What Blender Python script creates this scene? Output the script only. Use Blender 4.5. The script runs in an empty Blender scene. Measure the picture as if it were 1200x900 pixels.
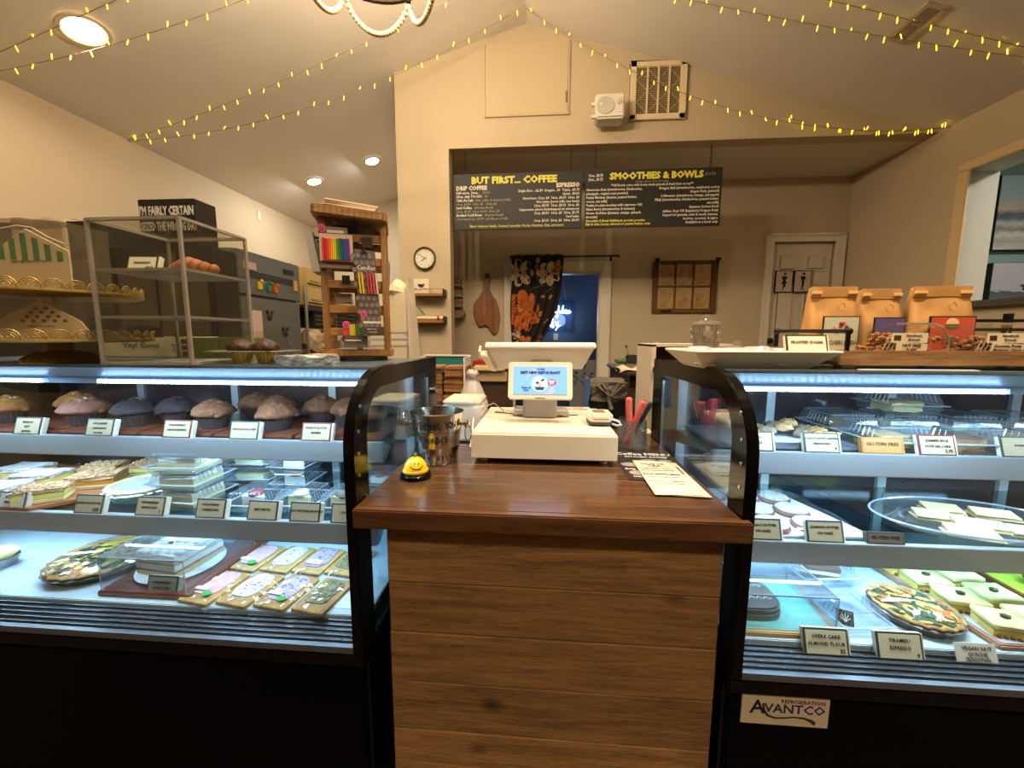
import bpy, bmesh, math, random
from mathutils import Vector, Matrix
random.seed(7)
PI = math.pi
sc = bpy.context.scene
COL = sc.collection

# ---------------------------------------------------------------- camera, world, lights, exposure
def camera():
    cd = bpy.data.cameras.new('camera'); cam = bpy.data.objects.new('camera', cd); COL.objects.link(cam)
    y, p, r = map(math.radians, (-4.30, -6.80, .15))
    fwd = Vector((math.sin(y)*math.cos(p), math.cos(y)*math.cos(p), math.sin(p)))
    rt = Vector((math.cos(y), -math.sin(y), 0)); up = rt.cross(fwd)
    r2 = math.cos(r)*rt + math.sin(r)*up; u2 = -math.sin(r)*rt + math.cos(r)*up
    M = Matrix((r2, u2, -fwd)).transposed().to_4x4(); M.translation = (0, 0, 1.40)
    cam.matrix_world = M
    cd.sensor_width = 36; cd.lens = 36*457/1200; cd.clip_start = .02; cd.clip_end = 60
    sc.camera = cam
camera()
w = bpy.data.worlds.new('world'); sc.world = w; w.use_nodes = True
w.node_tree.nodes['Background'].inputs[0].default_value = (.9, .78, .62, 1)
w.node_tree.nodes['Background'].inputs[1].default_value = .03
sc.view_settings.view_transform = 'Standard'; sc.view_settings.look = 'None'
sc.view_settings.gamma = 1; sc.view_settings.use_curve_mapping = False
sc.view_settings.exposure = 0.35
sc.cycles.transparent_max_bounces = 40; sc.cycles.max_bounces = 8
sc.cycles.diffuse_bounces = 3; sc.cycles.glossy_bounces = 4
sc.cycles.use_denoising = True; sc.cycles.sample_clamp_indirect = 4
sc.cycles.caustics_reflective = False; sc.cycles.caustics_refractive = False
CHP = 17
WARM = (1, .80, .56); NEUT = (1, .97, .93); COOL = (.56, .79, 1.0)
def lamp(name, kind, loc, power, col, size=.2, rot=(0, 0, 0), size_y=None, spread=None):
    l = bpy.data.lights.new(name, kind); l.energy = power; l.color = col
    if kind == 'AREA':
        l.size = size
        if size_y: l.shape = 'RECTANGLE'; l.size_y = size_y
        else: l.shape = 'DISK'
        if spread: l.spread = spread
    else: l.shadow_soft_size = size
    o = bpy.data.objects.new(name, l); o.location = loc; o.rotation_euler = rot; COL.objects.link(o); return o
def roof_z(x): return 2.873 + .2896*(x+3.13) if x < -.14 else 2.873 + .2912*(2.84-x)
for lx, ly, pw in ((-2.5, 2.15, 4), (-.8, .5, 13), (1.0, .6, 34), (-.8, -1.4, 16), (1.0, -1.4, 28), (0.1, 1.1, 26)):
    lamp('ceiling_lamp', 'AREA', (lx, ly, roof_z(lx)-.06), pw, WARM, .17, spread=2.55)
for lx, ly, pw in ((-2.46, 4.25, 11), (-1.81, 4.25, 11)):
    lamp('kitchen_lamp', 'AREA', (lx, ly, roof_z(lx)-.05), pw, NEUT, .15)
lamp('side_room_lamp', 'AREA', (4.0, 2.0, 3.0), 30, (1, .93, .84), .5)
lamp('doorway_lamp', 'AREA', (1.2, 5.1, 2.6), 2.2, (.45, .6, 1), .4)
# strip light inside each display case
for sx, x0, x1 in ((-1, -1.27, -.47), (1, .50, 1.10)):
    xm = (x0+x1)/2
    for zz, yy, pw in ((1.266, .965, 4.6), (1.068, 1.10, 3.3), (.852, 1.04, 2.5)):
        lamp('case_strip_lamp', 'AREA', (xm, yy, zz-.004), pw, COOL, abs(x1-x0), (.38 if yy < 1 else .45, 0, 0), .02)
for zz, yy, pw in ((1.266, .965, 2.2), (1.068, 1.10, 2.0), (.852, 1.04, 1.7)):
    lamp('case_strip_lamp', 'AREA', (-1.62, yy, zz-.004), pw, COOL, .5, (.38 if yy < 1 else .45, 0, 0), .02)
    lamp('case_strip_lamp', 'AREA', (1.5, yy, zz-.004), pw, COOL, .6, (.38 if yy < 1 else .45, 0, 0), .02)

# ---------------------------------------------------------------- helpers
def C(r, g=None, b=None):
    if g is None: r, g, b = r
    f = lambda v: (v/255/12.92) if v/255 <= .04045 else ((v/255+.055)/1.055)**2.4
    return (f(r), f(g), f(b), 1)
_m = {}
def _new(name):
    m = bpy.data.materials.new(name); m.use_nodes = True
    return m, m.node_tree.nodes, m.node_tree.links, m.node_tree.nodes['Principled BSDF']
def mat(name, col=(200, 200, 200), rough=.5, metal=0, noise=0, scale=20, bump=0, emit=0, ecol=None, spec=None, alpha=None, stretch=(1, 1, 1), col2=None, coat=0):
    if name in _m: return _m[name]
    m, N, L, b = _new(name)
    b.inputs['Roughness'].default_value = rough; b.inputs['Metallic'].default_value = metal
    if spec is not None: b.inputs['Specular IOR Level'].default_value = spec
    if coat: b.inputs['Coat Weight'].default_value = coat; b.inputs['Coat Roughness'].default_value = .08
    c = C(col); b.inputs['Base Color'].default_value = c
    if alpha is not None: b.inputs['Alpha'].default_value = alpha
    tc = N.new('ShaderNodeTexCoord'); mp = N.new('ShaderNodeMapping'); mp.inputs['Scale'].default_value = stretch
    L.new(tc.outputs['Object'], mp.inputs[0])
    nt = N.new('ShaderNodeTexNoise'); nt.inputs['Scale'].default_value = scale; nt.inputs['Detail'].default_value = 5
    L.new(mp.outputs[0], nt.inputs['Vector'])
    if noise or col2:
        rp = N.new('ShaderNodeValToRGB'); rp.color_ramp.elements[0].position = .32; rp.color_ramp.elements[1].position = .68
        k = 1-noise
        rp.color_ramp.elements[0].color = C(col2) if col2 else (c[0]*k, c[1]*k, c[2]*k, 1)
        rp.color_ramp.elements[1].color = c
        L.new(nt.outputs[0], rp.inputs[0]); L.new(rp.outputs[0], b.inputs['Base Color'])
    if bump:
        bm_ = N.new('ShaderNodeBump'); bm_.inputs['Strength'].default_value = bump; bm_.inputs['Distance'].default_value = .01
        L.new(nt.outputs[0], bm_.inputs['Height']); L.new(bm_.outputs[0], b.inputs['Normal'])
    if emit: b.inputs['Emission Color'].default_value = C(ecol or col); b.inputs['Emission Strength'].default_value = emit
    _m[name] = m; return m
def glass(name, tint=(235, 245, 248), refl=.06, rough=.02, opac=0.0, ocol=(230, 235, 240), fres=1.0):
    if name in _m: return _m[name]
    m, N, L, b = _new(name); N.remove(b); out = N['Material Output']
    t = N.new('ShaderNodeBsdfTransparent'); t.inputs[0].default_value = C(tint)
    g = N.new('ShaderNodeBsdfGlossy'); g.inputs['Roughness'].default_value = rough; g.inputs[0].default_value = (1, 1, 1, 1)
    fr = N.new('ShaderNodeLayerWeight'); fr.inputs[0].default_value = .12
    mu = N.new('ShaderNodeMath'); mu.operation = 'MULTIPLY_ADD'; mu.inputs[1].default_value = .5*fres; mu.inputs[2].default_value = refl; mu.use_clamp = True
    L.new(fr.outputs[0], mu.inputs[0])
    mx = N.new('ShaderNodeMixShader'); L.new(mu.outputs[0], mx.inputs[0]); L.new(t.outputs[0], mx.inputs[1]); L.new(g.outputs[0], mx.inputs[2])
    last = mx
    if opac:
        d = N.new('ShaderNodeBsdfDiffuse'); d.inputs[0].default_value = C(ocol)
        m2 = N.new('ShaderNodeMixShader'); m2.inputs[0].default_value = opac
        L.new(mx.outputs[0], m2.inputs[1]); L.new(d.outputs[0], m2.inputs[2]); last = m2
    L.new(last.outputs[0], out.inputs[0]); _m[name] = m; return m
def wood(name, dark, light, scale=6, axis=0, rough=.5, bump=.15, knots=0, rings=3.0, coat=0):
    if name in _m: return _m[name]
    m, N, L, b = _new(name); b.inputs['Roughness'].default_value = rough
    if coat: b.inputs['Coat Weight'].default_value = coat; b.inputs['Coat Roughness'].default_value = .15
    tc = N.new('ShaderNodeTexCoord'); oi = N.new('ShaderNodeObjectInfo')
    add = N.new('ShaderNodeVectorMath'); add.operation = 'MULTIPLY_ADD'
    L.new(oi.outputs['Random'], add.inputs[0]); add.inputs[1].default_value = (7, 11, 13); L.new(tc.outputs['Object'], add.inputs[2])
    mp = N.new('ShaderNodeMapping'); s = [scale*1.0]*3; s[axis] = scale*.08; mp.inputs['Scale'].default_value = s
    L.new(add.outputs[0], mp.inputs[0])
    n1 = N.new('ShaderNodeTexNoise'); n1.inputs['Scale'].default_value = rings; n1.inputs['Detail'].default_value = 8; n1.inputs['Distortion'].default_value = .6
    n1.inputs['Roughness'].default_value = .65
    L.new(mp.outputs[0], n1.inputs['Vector'])
    n2 = N.new('ShaderNodeTexNoise'); n2.inputs['Scale'].default_value = rings*9; n2.inputs['Detail'].default_value = 4; L.new(mp.outputs[0], n2.inputs['Vector'])
    ma = N.new('ShaderNodeMath'); ma.operation = 'MULTIPLY_ADD'; ma.inputs[1].default_value = .35; L.new(n2.outputs[0], ma.inputs[0])
    mb_ = N.new('ShaderNodeMath'); mb_.operation = 'MULTIPLY'; mb_.inputs[1].default_value = .65; L.new(n1.outputs[0], mb_.inputs[0]); L.new(mb_.outputs[0], ma.inputs[2])
    rp = N.new('ShaderNodeValToRGB'); rp.color_ramp.elements[0].position = .36; rp.color_ramp.elements[1].position = .64
    rp.color_ramp.elements[0].color = C(dark); rp.color_ramp.elements[1].color = C(light)
    L.new(ma.outputs[0], rp.inputs[0]); last = rp.outputs[0]
    if knots:
        mp2 = N.new('ShaderNodeMapping'); s2 = [knots*1.5]*3; s2[axis] = knots; mp2.inputs['Scale'].default_value = s2; L.new(add.outputs[0], mp2.inputs[0])
        vo = N.new('ShaderNodeTexVoronoi'); vo.inputs['Scale'].default_value = 1; L.new(mp2.outputs[0], vo.inputs['Vector'])
        r2 = N.new('ShaderNodeValToRGB'); r2.color_ramp.elements[0].position = .05; r2.color_ramp.elements[1].position = .13
        r2.color_ramp.elements[0].color = (1, 1, 1, 1); r2.color_ramp.elements[1].color = (0, 0, 0, 1)
        L.new(vo.outputs[0], r2.inputs[0])
        mx = N.new('ShaderNodeMixRGB'); mx.inputs[2].default_value = C(tuple(v*.45 for v in dark)); L.new(r2.outputs[0], mx.inputs[0]); L.new(last, mx.inputs[1]); last = mx.outputs[0]
    hv = N.new('ShaderNodeHueSaturation'); vr = N.new('ShaderNodeMapRange'); vr.inputs[3].default_value = .82; vr.inputs[4].default_value = 1.12
    L.new(oi.outputs['Random'], vr.inputs[0]); L.new(vr.outputs[0], hv.inputs['Value']); L.new(last, hv.inputs['Color'])
    L.new(hv.outputs[0], b.inputs['Base Color'])
    if bump:
        bp = N.new('ShaderNodeBump'); bp.inputs['Strength'].default_value = bump; bp.inputs['Distance'].default_value = .004
        L.new(ma.outputs[0], bp.inputs['Height']); L.new(bp.outputs[0], b.inputs['Normal'])
    _m[name] = m; return m

def root_loc(p):
    while p.parent: p = p.parent
    return Vector(p.get('_o', (0, 0, 0)))
def tag(o, label=None, cat=None, group=None, kind=None):
    if label: o['label'] = label
    if cat: o['category'] = cat
    if group: o['group'] = group
    if kind: o['kind'] = kind
    return o
def thing(name, label, cat, loc=(0, 0, 0), group=None, rz=0):
    """Empty at the thing's base; parts are given in world coordinates when rz==0 (build subtracts loc)"""
    o = bpy.data.objects.new(name, None); COL.objects.link(o); o.location = loc; o.rotation_euler = (0, 0, rz)
    o.empty_display_size = .05; o['_o'] = tuple(loc); return tag(o, label, cat, group)
def lthing(name, label, cat, group=None):
    """thing modelled in local coordinates, placed later"""
    o = bpy.data.objects.new(name, None); COL.objects.link(o); o.empty_display_size = .05; o['_o'] = (0, 0, 0); return tag(o, label, cat, group)
def place(o, loc, rz=0, scale=None, rx=0, ry=0):
    o.location = loc; o.rotation_euler = (rx, ry, rz)
    if scale: o.scale = scale if hasattr(scale, '__len__') else (scale,)*3
    return o
def dup(o, loc=None, rz=None, label=None, parent=None, scale=None):
    c = o.copy(); COL.objects.link(c)
    if parent is not None: c.parent = parent
    for ch in o.children: dup(ch, parent=c)
    if loc is not None: c.location = loc
    if rz is not None: c.rotation_euler[2] = rz
    if scale is not None: c.scale = scale if hasattr(scale, '__len__') else (scale,)*3
    if label: c['label'] = label
    return c
class MB:
    def __init__(s): s.b = bmesh.new()
    def _x(s, vs, M):
        if M is not None:
            for v in vs: v.co = M @ v.co
        return s
    def box(s, x0, x1, y0, y1, z0, z1, M=None):
        vs = [s.b.verts.new((x, y, z)) for z in (z0, z1) for y in (y0, y1) for x in (x0, x1)]
        for f in ((0, 2, 3, 1), (4, 5, 7, 6), (0, 1, 5, 4), (2, 6, 7, 3), (0, 4, 6, 2), (1, 3, 7, 5)): s.b.faces.new([vs[i] for i in f])
        return s._x(vs, M)
    def hexa(s, lo, hi):
        """lo, hi: 4 corners each (bottom and top rings)"""
        vs = [s.b.verts.new(p) for p in list(lo)+list(hi)]
        s.b.faces.new(vs[3::-1]); s.b.faces.new(vs[4:8])
        for i in range(4): j = (i+1) % 4; s.b.faces.new((vs[i], vs[j], vs[4+j], vs[4+i]))
        return s
    def quad(s, *ps):
        s.b.faces.new([s.b.verts.new(p) for p in ps]); return s
    def prism(s, pts, axis, a0, a1, M=None):
        """closed outline pts (u,v) extruded along axis: 'x' -> (y,z), 'y' -> (x,z), 'z' -> (x,y)"""
        def P(u, v, a): return {'x': (a, u, v), 'y': (u, a, v), 'z': (u, v, a)}[axis]
        A = [s.b.verts.new(P(u, v, a0)) for u, v in pts]; B = [s.b.verts.new(P(u, v, a1)) for u, v in pts]
        n = len(pts)
        s.b.faces.new(A); s.b.faces.new(B[::-1])
        for i in range(n): s.b.faces.new((A[i], B[i], B[(i+1) % n], A[(i+1) % n]))
        return s._x(A+B, M)
    def strip(s, pts, axis, a0, a1, th=0):
        """open outline extruded (a sheet)"""
        def P(u, v, a): return {'x': (a, u, v), 'y': (u, a, v), 'z': (u, v, a)}[axis]
        A = [s.b.verts.new(P(u, v, a0)) for u, v in pts]; B = [s.b.verts.new(P(u, v, a1)) for u, v in pts]
        for i in range(len(pts)-1): s.b.faces.new((A[i], B[i], B[i+1], A[i+1]))
        return s
    def cyl(s, c, r, h, n=20, r2=None, axis='z', M=None, cap=True):
        r2 = r if r2 is None else r2; R = []
        for k, (rr, hh) in enumerate(((r, 0), (r2, h))):
            ring = []
            for i in range(n):
                a = 2*PI*i/n; u, v = rr*math.cos(a), rr*math.sin(a)
                p = {'z': (c[0]+u, c[1]+v, c[2]+hh), 'y': (c[0]+u, c[1]+hh, c[2]+v), 'x': (c[0]+hh, c[1]+u, c[2]+v)}[axis]
                ring.append(s.b.verts.new(p))
            R.append(ring)
        for i in range(n): s.b.faces.new((R[0][i], R[0][(i+1) % n], R[1][(i+1) % n], R[1][i]))
        if cap: s.b.faces.new(R[0][::-1]); s.b.faces.new(R[1])
        return s._x(R[0]+R[1], M)
    def lathe(s, prof, c=(0, 0, 0), n=28, M=None, wob=0, ry=1.0, caps=True):
        rings = []; allv = []
        for r, z in prof:
            ring = []
            for i in range(n):
                a = 2*PI*i/n; q = 1 + wob*(1 if i % 2 else -1)
                ring.append(s.b.verts.new((c[0]+r*q*math.cos(a), c[1]+r*q*ry*math.sin(a), c[2]+z)))
            rings.append(ring); allv += ring
        for A, B in zip(rings, rings[1:]):
            for i in range(n): s.b.faces.new((A[i], A[(i+1) % n], B[(i+1) % n], B[i]))
        if caps:
            if prof[0][0] > 1e-4: s.b.faces.new(rings[0][::-1])
            if prof[-1][0] > 1e-4: s.b.faces.new(rings[-1])
        return s._x(allv, M)
    def tube(s, pts, r, n=8, closed=False, M=None):
        pts = [Vector(p) for p in pts]; rings = []; allv = []; m = len(pts)
        for i, p in enumerate(pts):
            if closed: d = pts[(i+1) % m]-pts[i-1]
            else: d = pts[min(i+1, m-1)]-pts[max(i-1, 0)]
            d.normalize(); a = d.cross(Vector((0, 0, 1)))
            if a.length < .1: a = d.cross(Vector((0, 1, 0)))
            a.normalize(); bb = d.cross(a); rr = r[i] if hasattr(r, '__len__') else r
            ring = [s.b.verts.new(p+rr*(math.cos(2*PI*k/n)*a+math.sin(2*PI*k/n)*bb)) for k in range(n)]
            rings.append(ring); allv += ring
        for i in range(m if closed else m-1):
            A, B = rings[i], rings[(i+1) % m]
            for k in range(n): s.b.faces.new((A[k], A[(k+1) % n], B[(k+1) % n], B[k]))
        if not closed: s.b.faces.new(rings[0][::-1]); s.b.faces.new(rings[-1])
        return s._x(allv, M)
    def ball(s, c, r, sub=1, sc_=(1, 1, 1), M=None):
        g = bmesh.ops.create_icosphere(s.b, subdivisions=sub, radius=r)
        for v in g['verts']: v.co = Vector((v.co.x*sc_[0]+c[0], v.co.y*sc_[1]+c[1], v.co.z*sc_[2]+c[2]))
        return s._x(g['verts'], M)
    def grid(s, nx, ny, fn):
        """fn(u,v) -> point, u,v in 0..1"""
        V = [[s.b.verts.new(fn(i/nx, j/ny)) for i in range(nx+1)] for j in range(ny+1)]
        for j in range(ny):
            for i in range(nx): s.b.faces.new((V[j][i], V[j][i+1], V[j+1][i+1], V[j+1][i]))
        return s
    def jitter(s, a, sub=0):
        if sub: bmesh.ops.subdivide_edges(s.b, edges=s.b.edges[:], cuts=sub, use_grid_fill=True)
        bmesh.ops.remove_doubles(s.b, verts=s.b.verts, dist=1e-5)
        for v in s.b.verts: v.co += Vector((random.uniform(-a, a), random.uniform(-a, a), random.uniform(-a, a)))
        return s
    def build(s, name, m, parent=None, bevel=0, smooth=False, label=None, cat=None, group=None, kind=None, solid=0, seg=2):
        bmesh.ops.remove_doubles(s.b, verts=s.b.verts, dist=1e-6)
        if bevel:
            es = [e for e in s.b.edges if len(e.link_faces) == 2 and e.calc_face_angle(0) > .5]
            bmesh.ops.bevel(s.b, geom=es, offset=bevel, segments=seg, affect='EDGES', clamp_overlap=True)
        bmesh.ops.recalc_face_normals(s.b, faces=s.b.faces)
        o0 = Vector((0, 0, 0))
        if parent is not None: o0 = root_loc(parent)
        else:
            xs = [v.co for v in s.b.verts]
            o0 = Vector(((min(v.x for v in xs)+max(v.x for v in xs))/2, (min(v.y for v in xs)+max(v.y for v in xs))/2, min(v.z for v in xs)))
        for v in s.b.verts: v.co -= o0
        if smooth:
            for f in s.b.faces: f.smooth = True
        me = bpy.data.meshes.new(name); s.b.to_mesh(me); s.b.free()
        if smooth and smooth != 'all':
            me.set_sharp_from_angle(angle=.7)
        o = bpy.data.objects.new(name, me); COL.objects.link(o); me.materials.append(m)
        if parent is not None: o.parent = parent
        else: o.location = o0; o['_o'] = tuple(o0)
        if solid: md = o.modifiers.new('solid', 'SOLIDIFY'); md.thickness = solid; md.offset = 0
        return tag(o, label, cat, group, kind)
def text(s, org, xd, yd, size, m, parent, name='lettering', align='LEFT', ext=.0003, off=0, spc=1.0, sx=1.0, line=1.0):
    """flat lettering; org = anchor point, xd / yd = directions of writing and of up"""
    cu = bpy.data.curves.new(name, 'FONT'); cu.body = s; cu.size = size; cu.align_x = align; cu.extrude = ext; cu.offset = off
    cu.resolution_u = 1; cu.space_character = spc; cu.space_line = line
    t = bpy.data.objects.new('t', cu); me = bpy.data.meshes.new_from_object(t)
    bpy.data.objects.remove(t); bpy.data.curves.remove(cu)
    X = Vector(xd).normalized(); Y = Vector(yd).normalized(); Z = X.cross(Y)
    O = Vector(org) - root_loc(parent)
    for v in me.vertices: v.co = O + X*v.co.x*sx + Y*v.co.y + Z*(v.co.z+ext+.0002)
    me.name = name; me.materials.clear(); me.materials.append(m)
    o = bpy.data.objects.new(name, me); COL.objects.link(o); o.parent = parent; return o
FX = ((1, 0, 0), (0, 0, 1))        # writing that faces the customer
def arc(cx, cy, r, a0, a1, n, ry=None):
    ry = ry or r
    return [(cx+r*math.cos(math.radians(a0+(a1-a0)*i/n)), cy+ry*math.sin(math.radians(a0+(a1-a0)*i/n))) for i in range(n+1)]
def struct(b, name, m, **k): return b.build(name, m, kind='structure', **k)
# ---------------------------------------------------------------- materials
WALL = mat('greige_wall_paint', (198, 179, 148), .75, noise=.04, scale=3, bump=.03)
CEIL = mat('ceiling_paint', (226, 217, 204), .8, noise=.03, scale=2)
WHITE = mat('white_trim_paint', (222, 212, 192), .45)
DOORP = mat('door_paint', (212, 200, 178), .5)
TEAL = mat('teal_room_paint', (150, 178, 170), .8)
NAVY = mat('slate_blue_paint', (92, 112, 140), .8)
FLOOR = wood('floor_boards', (40, 28, 20), (66, 48, 34), 3, 1, .4)
BLACK = mat('gloss_black_enamel', (7, 6, 6), .14, spec=.3)
BLACKM = mat('satin_black', (14, 13, 13), .45)
DARKP = mat('black_base_panel', (8, 7, 7), .28)
STEEL = mat('stainless_steel', (176, 174, 168), .28, 1)
ALU = mat('brushed_aluminium', (170, 178, 184), .42, .55, noise=.06, scale=40, stretch=(.02, 1, 1))
GL = glass('case_glass')
GLT = glass('shelf_glass', (205, 228, 226), .05)
GREEN = mat('glass_edge_green', (120, 165, 150), .2)
LED = mat('led_emitter', (235, 245, 255), .3, emit=14, ecol=(205, 228, 255))
DECK = mat('white_deck_enamel', (172, 194, 210), .35)
INNER = mat('case_inner_metal', (118, 134, 150), .35, .35, noise=.1, scale=6)
INK = mat('black_ink', (22, 20, 18), .6)
GREYINK = mat('grey_ink', (95, 90, 82), .7)
BROWNW = wood('dark_counter_wood', (44, 27, 15), (104, 68, 38), 9, 0, .28, .05, rings=4, coat=.85)
PLANK = wood('rough_sawn_plank', (112, 80, 44), (176, 130, 78), 16, 0, .75, .8, knots=3.1, rings=3.2)

# ---------------------------------------------------------------- room shell
Y0 = -3.6
struct(MB().box(-3.3, 4.6, Y0, 6.4, -.1, 0), 'floor', FLOOR)
b = MB()   # sloping ceilings, thick
b.prism([(-3.2, 2.873-.0203), (-.14, 3.739), (-.14, 3.85), (-3.2, 2.98)], 'y', Y0, 5.45)
struct(b, 'ceiling_left', CEIL)
struct(MB().prism([(2.9, 2.873-.0175), (-.14, 3.739), (-.14, 3.85), (2.9, 2.98)], 'y', Y0, 3.34), 'ceiling_right', CEIL)
struct(MB().box(-1.17, 2.84, 3.34, 4.1, 2.875, 2.95), 'ceiling_rear', CEIL)
struct(MB().box(-3.25, -3.13, Y0, 5.45, 0, 2.90), 'wall_left', WALL)
struct(MB().prism([(-3.13, 0), (-1.17, 0), (-1.17, 3.45), (-3.13, 2.88)], 'y', 5.30, 5.42), 'wall_far_left', WALL)
b = MB(); b.box(-1.17, -1.05, 3.34, 5.30, 0, 3.42)
struct(b, 'wall_partition', WALL)
# header wall with the gable and the left pier (one solid outline)
b = MB()
b.prism([(-1.17, 2.873), (2.833, 2.873), (-.14, 3.739), (-1.17, 3.4405)], 'y', 3.22, 3.34)
struct(b, 'wall_header', WALL)
struct(MB().box(-1.17, -.747, 3.22, 3.34, 0, 2.873), 'wall_pier', WALL)
# rear wall: pieces round the doorway and the small door
b = MB()
b.box(-1.05, -.28, 4.0, 4.1, 0, 2.88); b.box(-.28, .58, 4.0, 4.1, 2.045, 2.88); b.box(.58, 2.17, 4.0, 4.1, 0, 2.88)
b.box(2.17, 2.745, 4.0, 4.1, 2.31, 2.88); b.box(2.17, 2.745, 4.0, 4.1, 0, .29); b.box(2.745, 2.84, 4.0, 4.1, 0, 2.88)
struct(b, 'wall_rear', WALL)
# right wall with opening to the side room
b = MB()
b.box(2.833, 3.03, 3.005, 4.1, 0, 2.90); b.box(2.833, 3.03, Y0, 3.005, 2.525, 2.90); b.box(2.833, 3.03, Y0, 3.005, 0, 1.60)
b.box(2.833, 3.03, Y0, .6, 1.60, 2.525)
struct(b, 'wall_right', WALL)
def gable(y0, y1): return MB().prism([(-3.13, 0), (2.833, 0), (2.833, 2.873), (-.14, 3.739), (-3.13, 2.873)], 'y', y0, y1)
struct(gable(Y0-.1, Y0), 'wall_front', WALL)
for k in range(3): struct(MB().box(-2.6+k*1.9, -.95+k*1.9, Y0, Y0+.02, .4, 2.5), 'unseen_dark_pane_%d' % (k+1), mat('added_dark_glass', (10, 11, 14), .08))  # unseen dark panes, added so the black case frames reflect less room light
# casing of the opening, its jamb liner and its dark cap
CREAM = mat('cream_casing_paint', (226, 196, 146), .5)
LINER = mat('pale_jamb_paint', (212, 206, 190), .6)
struct(MB().box(2.812, 2.833, 2.955, 3.03, 1.60, 2.525), 'trim_1', CREAM, bevel=.004)
struct(MB().box(2.812, 2.833, .55, 3.03, 2.512, 2.57), 'trim_2', CREAM, bevel=.004)
struct(MB().box(2.834, 3.04, 2.99, 3.004, 1.60, 2.52), 'trim_3', LINER)
struct(MB().box(2.834, 3.04, .60, 2.99, 2.512, 2.524), 'trim_4', LINER)
CAP = mat('dark_grey_cap', (84, 78, 68), .5)
struct(MB().box(2.79, 3.06, .60, 2.955, 1.60, 1.645), 'trim_5', CAP, bevel=.004)
# side room
b = MB(); b.box(3.03, 4.6, 4.0, 4.1, 0, 3.2); struct(b, 'wall_side_room_rear', TEAL)
b = MB(); b.box(4.6, 4.7, Y0, 4.1, 0, 3.2); struct(b, 'wall_side_room_right', TEAL)
struct(MB().box(3.03, 4.6, Y0, 4.0, 3.1, 3.2), 'ceiling_side_room', CEIL)
# blue room behind the doorway
b = MB(); b.box(-1.05, 2.6, 5.7, 5.8, 0, 2.9); struct(b, 'wall_blue_room', NAVY)
b = MB(); b.box(2.5, 2.6, 4.1, 5.7, 0, 2.9); struct(b, 'wall_blue_room_right', NAVY)
struct(MB().box(-1.05, 2.6, 4.1, 5.7, 2.85, 2.95), 'ceiling_blue_room', NAVY)
# casings: doorway and small door
def casing(x0, x1, zt, z0, w, y, name):
    b = MB()
    for a, c, d, e in ((x0-w, x0, z0, zt+w), (x1, x1+w, z0, zt+w), (x0, x1, zt, zt+w)): b.box(a, c, y-.022, y, d, e)
    b2 = MB()
    for a, c, d, e in ((x0-w, x0-w+.02, z0, zt+w), (x1+w-.02, x1+w, z0, zt+w), (x0-w, x1+w, zt+w-.02, zt+w)): b2.box(a, c, y-.032, y-.021, d, e)
    o = struct(b, name, WHITE, bevel=.004); b2.build('backband', WHITE, o, bevel=.003)
casing(-.28, .575, 2.043, 0, .095, 4.0, 'trim_6')
struct(MB().box(.562, .576, 4.0, 4.1, 0, 2.045).box(-.28, -.266, 4.0, 4.1, 0, 2.045).box(-.266, .562, 4.0, 4.1, 2.03, 2.045), 'trim_7', WHITE)
casing(2.18, 2.735, 2.30, .30, .072, 4.0, 'trim_8')
struct(MB().box(2.09, 2.83, 3.6, 4.0, 0, .30), 'trim_9', FLOOR)     # step up to the small door
# the small six-panel door
dr = thing('door', None, None, (2.457, 4.03, .31)); dr.name = 'door_1'; dr['kind'] = 'structure'
b = MB(); b.box(2.182, 2.733, 4.03, 4.065, .31, 2.298); b.build('door_leaf', DOORP, dr)
for (x0, x1) in ((2.235, 2.425), (2.490, 2.680)):
    for z0, z1 in ((2.03, 2.20), (1.24, 1.93), (.42, 1.12)):
        b = MB(); b.box(x0, x1, 4.020, 4.031, z0, z1); b.box(x0+.025, x1-.025, 4.010, 4.021, z0+.025, z1-.025)
        b.build('door_panel', DOORP, dr, bevel=.006)
b = MB(); b.lathe([(.024, 0), (.024, .006), (.010, .010), (.010, .030), (.026, .040), (.028, .055), (.015, .066), (0, .067)], n=16, M=Matrix.Translation((2.207, 4.03, 1.375)) @ Matrix.Rotation(PI/2, 4, 'X'))
b.build('door_knob', mat('dark_knob', (40, 34, 28), .3, .8), dr, smooth=True)
# baseboards
for nm, bx in (('baseboard_left', (-3.13, -3.115, Y0, 5.3)), ('baseboard_rear', (.68, 2.09, 3.985, 4.0)), ('baseboard_right', (2.818, 2.833, Y0, 3.9))):
    struct(MB().box(bx[0], bx[1], bx[2], bx[3], 0, .12), nm, WHITE)
# attic hatch in the gable
WP = mat('painted_hatch', (198, 178, 142), .6)
h = thing('attic_hatch', 'flush painted access panel with thin frame high on the gable wall', 'hatch', (-.135, 3.22, 3.09))
MB().box(-.45, .175, 3.208, 3.219, 3.10, 3.60).build('panel', WP, h, bevel=.002)
b = MB(); b.box(-.463, -.452, 3.205, 3.2195, 3.088, 3.60); b.box(.177, .190, 3.205, 3.2195, 3.088, 3.60); b.box(-.463, .190, 3.203, 3.2195, 3.086, 3.098)
b.build('frame', WP, h, bevel=.002)
MB().box(.160, .172, 3.200, 3.208, 3.17, 3.25).build('latch', mat('aged_brass', (150, 118, 72), .4, .7), h, bevel=.002)
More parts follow.
